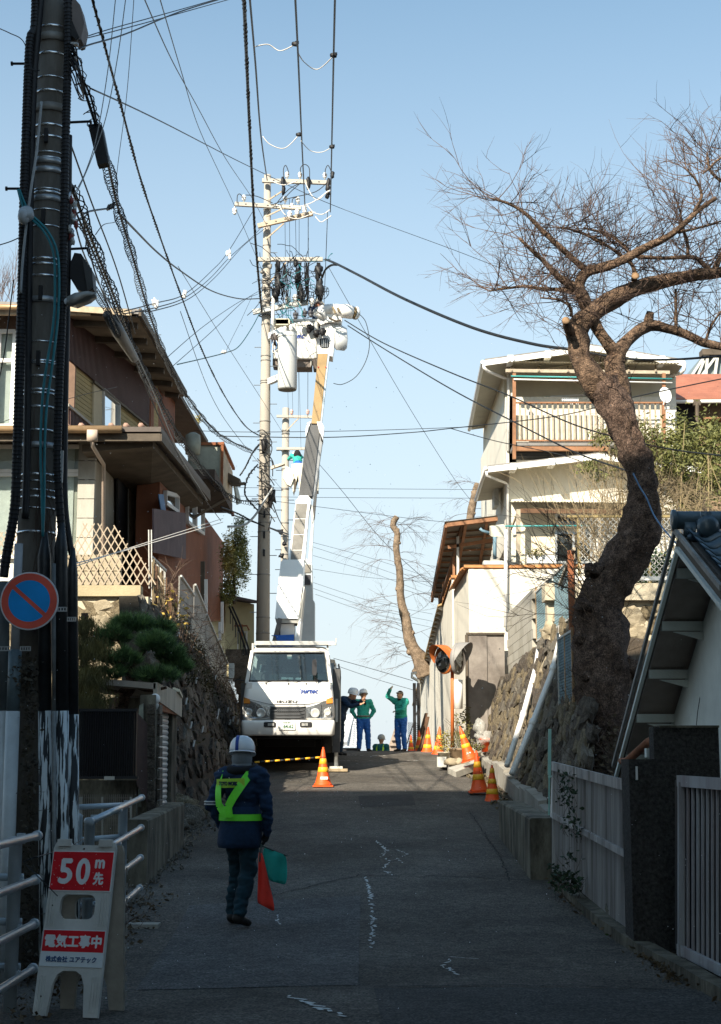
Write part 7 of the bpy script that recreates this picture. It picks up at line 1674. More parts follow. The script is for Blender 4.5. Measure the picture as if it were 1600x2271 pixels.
# ---- near pole
NP=V((P(101,600,12.25).x,12.25,0));
t=thing('utility_pole',NP,'near concrete utility pole wrapped in black conduits with a flaking white painted foot','utility pole')
PN=t
def poleax(z):return V((NP.x+.012*(z-4)*.0,NP.y,z))
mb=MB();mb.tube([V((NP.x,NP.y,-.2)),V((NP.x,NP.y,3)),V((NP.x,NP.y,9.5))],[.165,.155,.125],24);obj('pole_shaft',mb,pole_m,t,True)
def pr(z):return.155-(z-3)*.0046
for y in(52,112,165,196,272,298,333,345,415,422,461,497,570,582,608,755,798,803,832,862,870,900,952,1050,1065,1085,1100,1125,1178):
 z=P(97,y,12.1).z;band(t,(NP.x,NP.y,z),pr(z)+.002,.012 if y%2 else.02)
for y in(352,372,435,661,985):z=P(97,y,12.1).z;band(t,(NP.x,NP.y,z),pr(z)+.005,.05,steel,'perforated_band')
for y in(75,232):z=P(97,y,12.1).z;band(t,(NP.x,NP.y,z),pr(z)+.008,.07,M('dull_steel',(.25,.24,.22),.6,.3,8,.1,metal=.3),'collar')
for k,y in enumerate((40,137,268,415,550)):
 s=-1 if y in(137,415) else 1;z=P(97,y,12.2).z;a=V((NP.x+s*pr(z),NP.y-.02,z));mb=MB();mb.tube([a,a+V((s*.2,0,.01 if s>0 else 0))],.011,6);mb.tube([a+V((s*.2,0,0)),a+V((s*.215,0,0))],.02,8);obj('step_bolt',mb,black_m,t) if y>60 else None
for y in(300,480,650,795):z=P(97,y,12.1).z;mb=MB();mb.box((NP.x+.0,NP.y-pr(z)-.02,z),(.03,.03,.12));obj('bracket',mb,black_m,t)
def conduit(pts,r,m,nm='conduit',rib=True,n=10):
 K=smooth([P(*p) for p in pts],6);mb=MB();mb.tube(K,r,n);o=obj(nm,mb,m,t,True)
 if rib:
  mb=MB();L=0;hp=[];nxt=0
  for a,b in zip(K,K[1:]):
   d=(b-a).length;k=int(d/.028)
   for i in range(k):
    c=a.lerp(b,i/k);tt=(b-a).normalized();mb.tube([c-tt*.006,c+tt*.006],(r if not hasattr(r,'__len__') else r[0])*1.13,8)
  obj('conduit_rib',mb,m,o,True,kind='stuff')
 return o
conduit([(80,-20,12.1),(77,60,12.1),(66,100,12.08),(58,300,12.07),(53,450,12.06),(50,600,12.05),(44,800,12.03),(38,1000,12.0),(32,1130,12.0),(14,1235,12.0),(8,1280,12.0)],.036,black_m)
conduit([(92,-20,12.1),(84,70,12.1),(74,200,12.1),(66,500,12.1),(62,800,12.1),(60,1000,12.08),(56,1150,12.05)],.03,black_m,rib=False)
conduit([(150,-20,12.05),(151,100,12.05),(146,300,12.04),(142,500,12.03),(138,700,12.02),(132,850,12.0),(128,1000,12.0),(131,1100,12.0),(137,1180,12.0),(140,1240,12)],.032,black_m)
conduit([(153,300,12.2),(150,600,12.2),(144,900,12.2),(143,1100,12.2),(152,1190,12.2),(160,1230,12.2)],.028,black_m,rib=False)
for dx,yb in((0,1190),(9,1190)):
 conduit([(40+dx*.3,420,11.95),(56+dx,470,11.93),(95+dx,510,11.92),(118+dx,560,11.9),(122+dx,640,11.9),(118+dx,720,11.9),(102+dx*1.4,820,11.9),(93+dx*1.2,900,11.9),(90+dx,1000,11.9),(93+dx*.6,1100,11.9),(95,yb,11.9)],.0115,teal_m,'teal_cable',False,6)
conduit([(92,225,11.9),(82,330,11.9),(66,440,11.9),(52,560,11.9),(46,650,11.9)],.011,greyc_m,'rope',False,6)
mb=MB();mb.ell(P(53,480,11.85),(.05,.05,.065),14,10);mb.lathe(P(58,472,11.85),[(.03,-.06),(.06,-.04),(.06,.02),(.03,.03)],14,Matrix.Rotation(R(70),3,'X'));obj('guy_insulator',mb,M('pale_porcelain',(.45,.48,.5),.3,.1,4,0),t,True)
# cover tubes at the foot, black above and white flaking paint below
wf=bpy.data.materials.new('flaking_white_paint');wf.use_nodes=True;n_=wf.node_tree.nodes;l_=wf.node_tree.links;b_=n_['Principled BSDF'];b_.inputs['Roughness'].default_value=.6
tc=n_.new('ShaderNodeTexCoord');mp=n_.new('ShaderNodeMapping');mp.inputs['Scale'].default_value=(1,1,.07);nz=n_.new('ShaderNodeTexNoise');nz.inputs['Scale'].default_value=44;nz.inputs['Detail'].default_value=9
rr_=n_.new('ShaderNodeValToRGB');rr_.color_ramp.elements[0].position=.49;rr_.color_ramp.elements[0].color=(.01,.012,.014,1);rr_.color_ramp.elements[1].position=.515;rr_.color_ramp.elements[1].color=(.66,.73,.75,1)
l_.new(tc.outputs['Object'],mp.inputs[0]);l_.new(mp.outputs[0],nz.inputs['Vector']);l_.new(nz.outputs[0],rr_.inputs[0]);l_.new(rr_.outputs[0],b_.inputs['Base Color'])
whp=M('white_pipe_paint',(.62,.68,.7),.5,.15,4,.1,30,dirt=.25)
def cover(x,w,ytop,ymid,ybot,d,mtop,mbot,taper=True):
 k=d/FPX;a,b,c=P(x,ybot,d),P(x,ymid,d),P(x,ytop,d);r=w*k/2
 mb=MB();mb.tube([b,V((c.x,c.y,c.z-.2)),c] if taper else[b,c],[r*.97,r*.97,r*.35] if taper else r*.97,14);obj('cover_tube',mb,mtop,t,True)
 mb=MB();mb.tube([V((a.x,a.y,.0)),b],r,14);obj('painted_cover',mb,mbot,t,True)
dark_w=M('worn_black_cover',(.02,.022,.024),.45,.6,4,.3,20)
cover(100,30,1180,1577,2230,11.98,dark_w,wf);cover(137,30,1160,1577,2230,11.98,dark_w,wf);cover(162,25,1215,1585,2230,12.1,dark_w,wf)
cover(119.5,9,1250,1577,2230,11.9,M('grey_thin_conduit',(.16,.17,.17),.6,.4,8,.1),M('thin_conduit_pale',(.25,.27,.27),.6,.3,8,.1),False)
cover(8,26,1290,1577,2230,12.0,M('grey_steel_pipe',(.1,.12,.125),.6,.3,4,.2),whp,False)
for x,y,w,d in((138,1353,28,11.95),(162,1375,20,12.0),(60,1440,24,11.8),(14,1440,30,11.85)):
 mb=MB();p=P(x,y,d);
 for q in range(5):mb.box(p+V(((q-2)*w*d/FPX/4.5,-.06,0)),(.008,.01,.03))
 mb.box(p+V((0,-.06,.014)),(w*d/FPX,.008,.008));mb.box(p+V((0,-.06,-.014)),(w*d/FPX,.008,.008));obj('perforated_strap',mb,steel,t)
mb=MB();mb.lathe(P(131,1040,12.0)-V((0,0,.12)),[(.155,0),(.158,.01),(.158,.23),(.155,.24)],24,sx=.3) if 0 else mb.box(P(133,1035,11.99),(.05,.02,.26));o=obj('number_plate',mb,M('plate_pale',(.4,.42,.42),.5,.2,5,0),t)
for s_,y,h in(('6-',1043,.035),('車01',1072,.018),('01',1082,.02)):
 mb=txt(s_,.03 if h>.03 else.034,h,.001);c=P(133,y,11.972);mb.v=[tuple(c+V((x,yy,z))) for x,yy,z in mb.v];obj('lettering',mb,black_m,o)
for x0,y0,x1,y1 in((105,640,140,655),(60,700,150,712),(95,1120,112,1136)):
 pass
# ivy on the pole foot
mb=MB();m2=MB()
for k in range(700):
 y=rp.uniform(1470,2200) if k%4 else rp.uniform(1455,1520);x=65+rp.gauss(0,9)+(-25 if y<1520 and rp.random()<.4 else 0);leafcloud(mb,P(x,y,rp.uniform(11.75,12.05)),(.03,.02,.03),1,.045,rp,.6)
for k in range(30):p=P(rp.uniform(60,75),rp.uniform(1500,2150),11.9);twigs(mb,p,(rp.gauss(0,1),-.2,rp.gauss(0,1)),.15,.003,0,rp)
obj('ivy',mb,M('brown_ivy',(.05,.04,.028),.8,.7,9,0,col2=(.11,.09,.06)),t,kind='stuff')
mb=MB()
for k in range(26):
 y0=rp.uniform(900,1300);K=[P(80+rp.uniform(-14,30),y0,12.05)]
 for j in range(5):K.append(K[-1]+V((rp.gauss(0,.02),0,-.08-rp.uniform(0,.06))))
 K=[V((k_.x,NP.y-math.sqrt(max(.0001,.16**2-(k_.x-NP.x)**2))-.005,k_.z)) for k_ in K];mb.tube(K,.003,3)
obj('dead_vines',mb,twig_m,t,kind='stuff')
# things hung on it
t=thing('street_light',P(175,665,12.1),'pale flat street lamp head on the side of the near utility pole','street light')
mb=MB();a,b=P(150,668,12.0),P(213,656,11.7)
mb.loft([[a+V((0,dy,dz)) for dy,dz in((-.03,-.03),(.03,-.03),(.03,.03),(-.03,.03))],[a.lerp(b,.3)+V((0,dy,dz)) for dy,dz in((-.08,-.05),(.08,-.05),(.06,.04),(-.06,.04))],[a.lerp(b,.75)+V((0,dy,dz)) for dy,dz in((-.1,-.02),(.1,-.02),(.07,.03),(-.07,.03))],[b+V((0,dy,dz)) for dy,dz in((-.05,-.005),(.05,-.005),(.05,.015),(-.05,.015))]]);obj('lamp_head',mb,M('lamp_grey',(.4,.4,.38),.4,.15,4,0),t,True)
mb=MB();mb.tube([P(146,672,12.05),a],.03,8);obj('arm',mb,steel,t)
t=thing('transformer_box',P(180,620,12.2),'black ribbed box hanging beside the near pole above the street lamp','cable box')
mb=MB();K=[(157,580),(165,560),(180,562),(205,600),(207,640),(188,650),(170,640),(155,615)];mb.prism([P(x,y,12.15) for x,y in K],(0,.16,0));obj('box',mb,black_m,t)
for k in range(5):mb=MB();mb.bar(P(184+k*4.5,570+k*6,12.13),P(196+k*2.6,645-k*2,12.13),.012);obj('rib',mb,M('box_rib',(.06,.06,.06),.5,.2,5,0),t)
t=thing('cable_closure',P(218,320,12.6),'long black cable closure hanging from the spiral-bound cable','cable closure')
mb=MB();mb.prism([P(x,y,12.6) for x,y in((195,275),(222,273),(240,360),(216,365))],(0,.1,0));obj('box',mb,black_m,t);mb=MB();mb.prism([P(x,y,12.62) for x,y in((222,273),(228,282),(242,355),(240,362))],(0,.09,0));obj('side',mb,M('closure_grey',(.12,.13,.14),.5,.2,5,0),t)
t=thing('meter_box',P(168,45,12.1),'grey faceted equipment box high on the near pole','equipment box')
mb=MB();mb.prism([P(x,y,12.05) for x,y in((150,-20),(165,-5),(178,10),(187,50),(180,85),(172,88),(150,70))],(0,.2,0));obj('box',mb,M('box_taupe',(.2,.17,.16),.7,.2,5,.1),t)
mb=MB();mb.prism([P(x,y,12.03) for x,y in((152,45),(160,45),(175,80),(170,88),(152,72))],(0,.1,0));obj('lid',mb,black_m,t)
t=thing('wire_clamps',P(165,470,12.1),'grey and reddish clamps and taped joints crowded on the near pole side','clamps')
for k in range(12):mb=MB();mb.ell(P(152+rp.uniform(0,18),435+k*9,12.05),(.02,.02,.035),8,6,rough=.8,seed=k);obj('clamp',mb,[steel,M('red_tape',(.25,.06,.05),.6,.2,5,0),wsteel][k%3],t,True)
for k,y in enumerate((98,112,130,140,150)):mb=MB();mb.box(P(160+rp.uniform(-3,10),y,12.05),(.06,.05,.02));obj('clamp',mb,steel,t)
for k in range(8):
 a=P(152,95+k*8,12);mb=MB();mb.tube(smooth([a,P(162+rp.uniform(0,8),105+k*11,12),P(172+rp.uniform(0,10),130+k*12,12),P(186,195+k*4,12.2)],4),.006,4);obj('jumper',mb,black_m,t)

# ---- mid-street pole with the crossarms
DM=39.8
MB0=P(583,1440,DM)
t=thing('utility_pole',V((MB0.x,DM,gz(DM))),'tall pale concrete utility pole with crossarms and cylindrical transformer beside the lift truck','utility pole')
PM=t
ztop=P(596,388,DM).z;X_=MB0.x;zb_=gz(DM)-.3
ax=lambda z:V((X_+(z-zb_)*0+.0,DM,z));rad_=lambda z:.2-(z-zb_)*.0068
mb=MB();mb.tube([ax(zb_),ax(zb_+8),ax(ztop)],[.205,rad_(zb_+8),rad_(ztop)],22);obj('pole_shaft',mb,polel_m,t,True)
def mz(y):return P(590,y,DM).z
for y in(405,465,500,545,590,612,625,700,720,790,800,845,850,935,962,1000,1035,1068,1100,1130,1160,1180,1275,1370,1405):z=mz(y);band(t,(X_,DM,z),rad_(z)+.004,.03,M('dull_steel',(.25,.24,.22)))
for k,y in enumerate(range(560,1400,42)):z=mz(y);s_=-1 if k%2 else 1;mb=MB();mb.tube([(X_+s_*rad_(z),DM,z),(X_+s_*(rad_(z)+.18),DM,z)],.01,4);obj('step_bolt',mb,steel,t)
for y in(1038,1092,1143,1188,1228):z=mz(y);mb=MB();mb.box((X_+.02,DM-rad_(z)-.02,z),(.05,.04,.18));obj('pole_bracket',mb,black_m,t)
arm=M('crossarm',(.4,.37,.32),.6,.15,6,.1)
def xarm(x0,y0,x1,y1,d0=DM-.25,d1=DM-.25,w=.09,m=arm):
 mb=MB();mb.bar(P(x0,y0,d0),P(x1,y1,d1),w,w*1.15);o=obj('crossarm',mb,m,t)
 for k in range(5):f=(k+1)/6;c=P(x0+(x1-x0)*f,y0+(y1-y0)*f,d0+(d1-d0)*f);mb=MB();mb.box(c+V((0,-w/2-.003,0)),(.05,.01,.02));obj('slot',mb,black_m,o)
 return o
xarm(582,400,733,405);xarm(521,452,668,461);xarm(572,501,694,473,DM-.3,DM-.3,.1,M('crossarm_rusty',(.45,.36,.26),.7,.25,6,.1));xarm(570,575,716,575);xarm(561,692,683,670,w=.11,m=M('crossarm_grey',(.42,.43,.42),.6,.15,6,.1))
for a,b in(((596,443),(632,420)),((590,530),(630,495)),((590,480),(632,460)),((600,625),(635,582))):mb=MB();mb.bar(P(*a,DM-.3),P(*b,DM-.3),.035);obj('arm_brace',mb,M('crossarm_rusty',(.45,.36,.26)),t)
pink=M('insulator_pink',(.65,.42,.36),.3,.1,5,0)
for x,y in((637,397),(666,397),(721,398)):insul(t,P(x,y,DM-.25),1.0);band(t,P(x,y-8,DM-.25),.045,.03,pink,'insulator_ring')
for x,y in((541,448),(633,450),(661,452),(648,466),(676,470)):insul(t,P(x,y,DM-.25),1.0)
for x,y in((521,458),):insul(t,P(x,y,DM-.25),1.1,-1)
for x,y in((643,484),(659,480),(676,476)):insul(t,P(x,y,DM-.45),1.05)
for x,y in((638,676),(655,672),(673,667),(692,680)):insul(t,P(x,y,DM-.25),1.2)
for x,y in((656,688),(676,684),(690,684)):insul(t,P(x,y,DM-.35),1.2,-1,M('insulator_dark',(.08,.08,.09),.5,.3,8,0))
# dark dropout fuses / arresters on the top arm
for x,y0,y1 in((628,392,432),(684,392,420),(728,395,425),(727,425,440),(737,380,395)):
 mb=MB();K=[P(x+rp.uniform(-1.5,1.5),y0+(y1-y0)*i/6,DM-.4) for i in range(7)];mb.tube(K,[.03,.055,.06,.045,.06,.05,.025],8,wob=.4);obj('cutout_fuse',mb,black_m,t,True)
for pts in([(630,395),(629,375),(634,366),(640,380),(640,388)],[(668,390),(667,372),(676,364),(686,372),(687,395)],[(722,390),(722,376),(728,366),(735,380)],[(526,450),(527,433),(533,430),(541,440)],[(545,432),(570,435),(605,450)],[(648,450),(650,440),(660,437)],[(622,450),(645,425),(668,405)],[(668,405),(640,420),(610,455)],[(602,455),(640,440),(700,425),(730,400)]):
 mb=MB();mb.tube(smooth([P(x,y,DM-.35) for x,y in pts],5),.012,5);obj('jumper',mb,black_m,t,True)
for pts in([(612,455),(650,460),(690,450),(720,430),(732,422)],[(600,400),(630,410),(660,400)],[(678,405),(690,430),(705,443),(725,425),(735,422)],[(680,452),(695,470),(715,475),(732,465)],[(620,455),(632,475),(660,485),(700,470)],[(700,480),(712,492),(725,485),(735,478)]):
 mb=MB();mb.tube(smooth([P(x,y,DM-.5) for x,y in pts],5),.013,5);obj('white_jumper',mb,M('white_lead',(.7,.66,.6),.5,.1,5,0),t,True)
# transformer
tx,ty0,ty1=637.5,738,868;k_=(DM-.9)/FPX;c=P(tx,ty1-4,DM-.9);top=P(tx,ty0,DM-.9)
mb=MB();r_=22*k_;mb.lathe(c,[(r_*.95,0),(r_,.03),(r_,top.z-c.z-.12),(r_*.95,top.z-c.z-.04),(r_*.75,top.z-c.z),(.02,top.z-c.z+.02)],30);tf=obj('transformer_can',mb,M('transformer_grey',(.5,.51,.5),.45,.04,3,0),t,True)
mb=MB();mb.lathe(c-V((0,0,.012)),[(r_*.6,0),(r_*.93,0),(r_*.93,.01),(r_*.6,.01)],30);obj('can_base',mb,M('can_base',(.2,.19,.16),.6,.2,4,0),tf)
band(t,top-V((0,0,.12)),r_+.004,.03,wsteel,'can_rim')
insul(t,P(632,738,DM-.9),.9);insul(t,P(646,736,DM-.9),1.0)
for y in(750,850):mb=MB();mb.bar(V((X_+.12,DM-.2,P(0,y,DM).z)),V((c.x-.12,DM-.8,P(0,y,DM).z)),.12,.16);obj('hanger',mb,steelw,t)
mb=MB();mb.tube([P(607,638,DM-.3),P(605,738,DM-.3)],.045,10);obj('white_tube',mb,white_m,t,True)
mb=MB();mb.ell(P(610,752,DM-.5),(.12,.1,.16),10,8,rough=.6,seed=4);obj('cable_head',mb,M('dark_brown_box',(.07,.055,.05),.6,.3,5,0),t,True)
for cc,col in((0,M('lead_blue',(.1,.25,.5),.5,.1,5,0)),(1,M('white_lead',(.7,.66,.6)))):
 mb=MB();mb.tube(smooth([P(607,755,DM-.6),P(602+cc*3,770,DM-.6),P(606,776+cc*6,DM-.6),P(614+cc*6,770,DM-.6),P(613,755,DM-.6)],4),.012,5);obj('lead',mb,col,t,True)
# tangle of jumpers under the third arm
mb=MB();m2=MB()
for k in range(70):
 x,y=rp.uniform(604,700),rp.uniform(580,680);K=[V(P(x,y,DM-.4+rp.uniform(-.3,.3)))];d=V((rp.gauss(0,1),rp.gauss(0,.3),rp.gauss(0,1))).normalized()
 for j in range(9):d=(d+V((rp.gauss(0,.5),rp.gauss(0,.2),rp.gauss(0,.5)-.05))).normalized();K.append(K[-1]+d*rp.uniform(.06,.16))
 (m2 if k%5==0 else mb).tube(K,.009,4)
for xc in(616,632,664,682,707):
 for j in range(9):x=xc+rp.gauss(0,2.5);mb.tube([P(x,582,DM-.3),P(x+rp.gauss(0,3),620,DM-.4),P(x+rp.gauss(0,3),655+rp.uniform(-15,20),DM-.35)],.011,4)
obj('jumper_tangle',mb,black_m,t,kind='stuff');obj('teal_tangle',m2,teal_m,t,kind='stuff')
for x,y,r in((617,628,.13),(660,612,.12),(665,640,.11),(707,600,.12),(710,640,.13),(612,650,.1),(668,655,.1),(616,592,.08),(656,582,.07)):
 mb=MB();mb.ell(P(x,y,DM-.45),(r*.8,r*.7,r*1.7),10,8,rough=1.1,seed=x);obj('taped_joint',mb,black_m,t,True)
for k in range(9):
 mb=MB();y=596+k*12;mb.ell(V((X_+rp.uniform(-.1,.12),DM-.2,mz(y))),(.07,.05,.06),8,6,rough=1,seed=k);obj('clamp',mb,M('dull_steel',(.25,.24,.22)),t,True)
for y in(670,690,700):mb=MB();mb.tube([V((X_+.2*math.cos(a),DM+.2*math.sin(a),mz(y)+.02*math.sin(3*a))) for a in[i*.5 for i in range(14)]],.018,5);obj('cable_loop',mb,M('blue_grey_cable',(.15,.17,.2),.5,.2,5,0),t,True)
for k in range(10):
 y=960+k*20;mb=MB();mb.tube(smooth([V((X_-.18,DM-.2,mz(y))),V((X_+.0,DM-.28,mz(y+rp.uniform(0,14)))),V((X_+.2,DM-.2,mz(y+rp.uniform(4,30)))),V((X_+.3*rp.random(),DM-.25,mz(y+40)))],4),.014,5);obj('cable_tail',mb,black_m,t,True)
mb=MB();mb.ell(V((X_,DM-.22,mz(990))),(.09,.07,.2),8,6,rough=1,seed=3);obj('splice',mb,black_m,t,True)
mb=MB();mb.ell(P(603,1100,DM-.2),(.1,.1,.28),8,6,rough=.8,seed=5);obj('splice',mb,black_m,t,True)
mb=MB();mb.tube(smooth([P(607,1080,DM-.3),P(590,1105,DM-.3),P(575,1130,DM-.4),P(560,1150,DM-.5),P(540,1165,DM-.6),P(505,1168,DM-.8)],4),.03,6);obj('grey_coil',mb,greyc_m,t,True)
t2=thing('street_light',P(615,1033,DM-.3),'cream street lamp head on the mid-street pole facing the distant pole','street light')
mb=MB();a,b=P(601,1038,DM-.2),P(632,1029,DM-.5);mb.loft([[a+V((0,y_,z_)) for y_,z_ in((-.05,-.04),(.05,-.04),(.05,.04),(-.05,.04))],[b+V((0,y_,z_)) for y_,z_ in((-.12,-.02),(.12,-.02),(.12,.02),(-.12,.02))]]);obj('lamp_head',mb,M('cream_lamp',(.6,.52,.42),.5,.1,4,0),t2)

# ---- far pole
DF=62.
t=thing('utility_pole',V((P(628,1690,DF).x,DF,gz(DF))),'distant concrete utility pole behind the lift truck boom','utility pole');PF=t
XF=P(628,1690,DF).x;zt_=P(628,905,DF).z
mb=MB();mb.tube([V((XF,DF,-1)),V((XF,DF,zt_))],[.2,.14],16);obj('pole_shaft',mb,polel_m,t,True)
for(x0,y0,x1,y1) in((614,923,700,925),(614,995,712,995)):mb=MB();mb.bar(P(x0,y0,DF-.3),P(x1,y1,DF-.3),.1);obj('crossarm',mb,arm,t)
mb=MB();mb.bar(P(636,955,DF-.3),P(665,925,DF-.3),.04);obj('arm_brace',mb,M('crossarm_rusty',(.45,.36,.26)),t)
for x in(647,683):insul(t,P(x,922,DF-.3),1.3,1,pink)
for y in(955,962,1000,1040,1085,1160,1190,1230):z=P(0,y,DF).z;band(t,(XF,DF,z),.16,.06,M('dull_steel',(.25,.24,.22)))
for k in range(14):z=P(0,1000+k*22,DF).z;mb=MB();s_=1 if k%2 else-1;mb.tube([(XF,DF-.1,z),(XF+s_*.38,DF-.1,z)],.014,4);obj('step_bolt',mb,black_m,t)
for k in range(6):mb=MB();mb.ell(P(632+rp.uniform(-8,14),1180+k*26,DF-.4),(.1,.1,.1),8,6,rough=1,seed=k);obj('clamp',mb,black_m,t,True)

# ================================================================== WIRES
k4=M('wire_black',(.01,.012,.016),.6,.2,5,0)
wire('power_cable',[(540,-40,19),(548,150,24),(556,330,29.5),(566,520,33.5),(576,640,36),(581,690,37.7)],.028,'thick twisted black cable dropping from the sky to the mid pole',n=6,coil=(.02,.25,.016))
for x0,x1,ye,lab in((552,593,400,'black high voltage wire, leftmost of three over the mid pole'),(654,677,462,'black high voltage wire, middle one of three over the mid pole'),(744,733,470,'black high voltage wire, rightmost of three over the mid pole')):
 wire('high_voltage_wire',[(x0,-30,18),(x0+(x1-x0)*.36,140,22),(x0+(x1-x0)*.66,300,28),(x1,ye,DM-.4)],.015,lab,n=4,group='high voltage wires over the street')
wl=M('white_lead',(.7,.66,.6))
def dd_(y):return 22+(y-140)*.0375
for pts,lab in(([(565,103,21.4),(595,98,21.5),(622,112,21.5),(657,97,21.2)],'pale spacer loop, upper one between first and second wires'),([(660,113,21.4),(675,137,21.8),(705,153,22),(742,122,21.5)],'pale spacer loop, upper one between second and third wires'),([(583,302,28),(600,320,28),(632,328,28),(664,298,28)],'pale spacer loop, lower one between first and second wires'),([(668,312,28),(688,333,28.3),(714,337,28.3),(738,325,28.2)],'pale spacer loop, lower one between second and third wires')):
 wire('jumper_wire',pts,.009,lab,m=wl,n=4)
 t=thing('wire_clamp',P(*pts[-1]),'dark clamp on the wire end of the '+lab.replace('pale spacer ',''),'clamp');mb=MB();mb.ell(P(*pts[-1]),(.06,.04,.04),8,6,rough=.8);obj('clamp',mb,black_m,t,True)
wire('service_cable',[(722,575,37.7),(745,584,36.5),(800,612,34),(900,664,31),(1050,727,28.5),(1180,762,27),(1262,774,26)],.03,'heavy black cable swooping from the mid pole to the cherry tree',n=6)
wire('service_cable',[(1262,774,26),(1390,795,25),(1500,797,24),(1640,786,23)],.02,'black cable running on from the tree past the white house gable',n=5)
wire('service_cable',[(715,615,37.7),(722,598,37.3),(735,588,37),(748,587,36.5)],.03,'short hooked end of the heavy cable under the arm',n=6)
wire('overhead_wire',[(200,195,13),(360,270,18),(560,372,30),(740,455,40),(1010,555,34),(1180,622,30),(1420,712,26),(1620,765,24)],.0085,'thin wire crossing the whole sky from near pole past the tree',n=4)
wire('service_cable',[(765,710,36),(850,760,34),(1000,826,30),(1130,877,28),(1270,940,26),(1390,975,25),(1500,998,24),(1620,1012,23)],.014,'dark cable from the winch to beyond the thicket',n=5)
wire('service_cable',[(772,722,36),(860,778,34),(1000,862,30),(1130,930,27),(1270,1000,24.5),(1380,1040,22.5),(1408,1050,21.6)],.014,'dark cable tied round the cherry trunk',n=5)
wire('blue_rope',[(1405,1050,21.55),(1420,1080,21.55),(1435,1105,21.5),(1450,1140,21.4),(1470,1170,20.5),(1500,1205,18)],.012,'blue grey rope hanging from the knot on the cherry trunk',m=M('blue_rope',(.1,.2,.35),.6,.2,5,0),n=4)
wire('overhead_wire',[(430,955,40),(560,958,39),(800,955,38),(1060,946,38)],.008,'faint wire crossing behind the mid pole above the boom collar',n=4)
wire('overhead_wire',[(480,967,40),(720,970,39),(900,960,38),(1000,950,37),(1240,922,33),(1400,882,30),(1640,832,26)],.012,'dark wire rising across to the satellite dish',n=4)
wire('overhead_wire',[(1000,950,37),(1100,978,35),(1250,1010,33),(1350,1050,31)],.01,'short thin wire from the fork towards the lower roof',n=4)
wire('overhead_wire',[(430,1080,48),(700,1083,50),(1110,1086,50)],.008,'faint horizontal wire, upper of the pair level with the far bucket',n=3)
wire('overhead_wire',[(430,1098,48),(700,1103,50),(1110,1105,50)],.008,'faint horizontal wire, lower of the pair level with the far bucket',n=3)
wire('overhead_wire',[(600,1110,45),(715,1125,46),(960,1155,48),(1110,1162,48)],.008,'faint wire sagging right above the pollarded tree tip',n=3)
for k,(a,b,c) in enumerate((((695,1203),(830,1240),(980,1290)),((695,1213),(830,1257),(980,1310)),((695,1232),(830,1272),(980,1330)),((695,1262),(830,1282),(980,1292)),((695,1292),(830,1335),(960,1362)),((695,1305),(830,1350),(960,1378)),((700,1318),(830,1362),(960,1392)))):
 wire('distant_wire',[(*a,62),(*b,66),(*c,70)],.008,'faint distant telephone wire behind the pollarded tree, %s of seven'%('top','second','third','fourth','fifth','sixth','lowest')[k],n=3,group='distant wires behind the pollarded tree')
wire('overhead_wire',[(740,1460,60),(830,1485,60),(916,1510,60)],.012,'thin wire above the workers heads, upper of two',n=3);wire('overhead_wire',[(740,1474,60),(830,1505,60),(916,1530,60)],.01,'thin wire above the workers heads, lower of two',n=3)
wire('overhead_wire',[(707,1028,60),(760,1090,58),(850,1200,55),(960,1300,52),(1000,1335,50)],.012,'wire falling from the far bucket to the lean-to roof',n=3)
wire('overhead_wire',[(728,590,38),(790,700,40),(900,890,44),(1000,1050,48),(1045,1110,50)],.008,'very thin wire falling from mid pole to the stump',n=3)
wire('loose_wire',[(797,696,36),(812,715,36),(820,760,36),(812,800,36),(790,835,36),(760,852,36),(740,850,36)],.009,'loose thin wire looping down from the winch drum',n=4)
for k,(x0,x1) in enumerate(((632,640),(642,650),(664,662),(684,683),(727,705),(655,668))):
 wire('line_wire',[(x0,470 if k in(3,4) else 440,38),(x0+(x1-x0)*.3,640,42),(x1,925 if k<4 else 995,61.7)],.011 if k in(3,4) else.007,'%s thin wire running on from the mid pole arms to the far pole'%('leftmost','second','fourth','fifth','rightmost','third')[k],n=3,group='wires between mid and far poles')
# left bundle
wire('overhead_wire',[(150,95,12),(230,68,13),(330,40,14.5),(430,12,16),(540,-20,18)],.005,'thin wire from the near pole top to the upper edge, top of three',n=4)
wire('overhead_wire',[(175,88,12),(240,72,13),(330,48,14.5),(430,20,16),(530,-8,18)],.005,'slightly wavy wire from the near pole top, middle of three',n=4)
wire('overhead_wire',[(175,108,12),(200,98,12.3),(280,74,13.6),(400,25,16),(520,-12,18)],.008,'thicker wire from the near pole top, lowest of three',n=5)
wire('communication_cable',[(200,-20,12),(232,100,13),(270,240,15),(310,390,18),(350,510,21),(400,650,25),(450,780,29),(500,880,33),(545,945,36),(580,968,37.7)],.012,'twisted black cable in a long sweep to the mid pole',n=6,coil=(.013,.16,.006))
wire('communication_cable',[(160,100,12),(185,190,12.3),(212,275,12.6),(240,365,14),(262,460,16),(295,570,19),(330,690,22),(372,800,26),(430,900,31),(490,965,35),(560,1000,37.7)],.014,'spiral-bound black cable under the long closure box',n=6,coil=(.05,.13,.005))
wire('communication_cable',[(160,130,12),(200,210,12.3),(215,275,12.6)],.01,'short thick bundle feeding the closure box',n=5,coil=(.02,.1,.006))
wire('communication_cable',[(152,400,12.2),(180,470,13),(215,560,15),(262,680,18),(300,780,21),(345,870,25),(400,970,29),(460,1050,33),(520,1105,36),(575,1112,37.7)],.016,'spiral-bound black cable hanging lowest across the house gable',n=6,coil=(.06,.2,.007))
wire('communication_cable',[(205,630,13),(240,690,14.5),(262,740,16)],.006,'short coiled cable between the street lamp and house eave',n=4,coil=(.03,.09,.003))
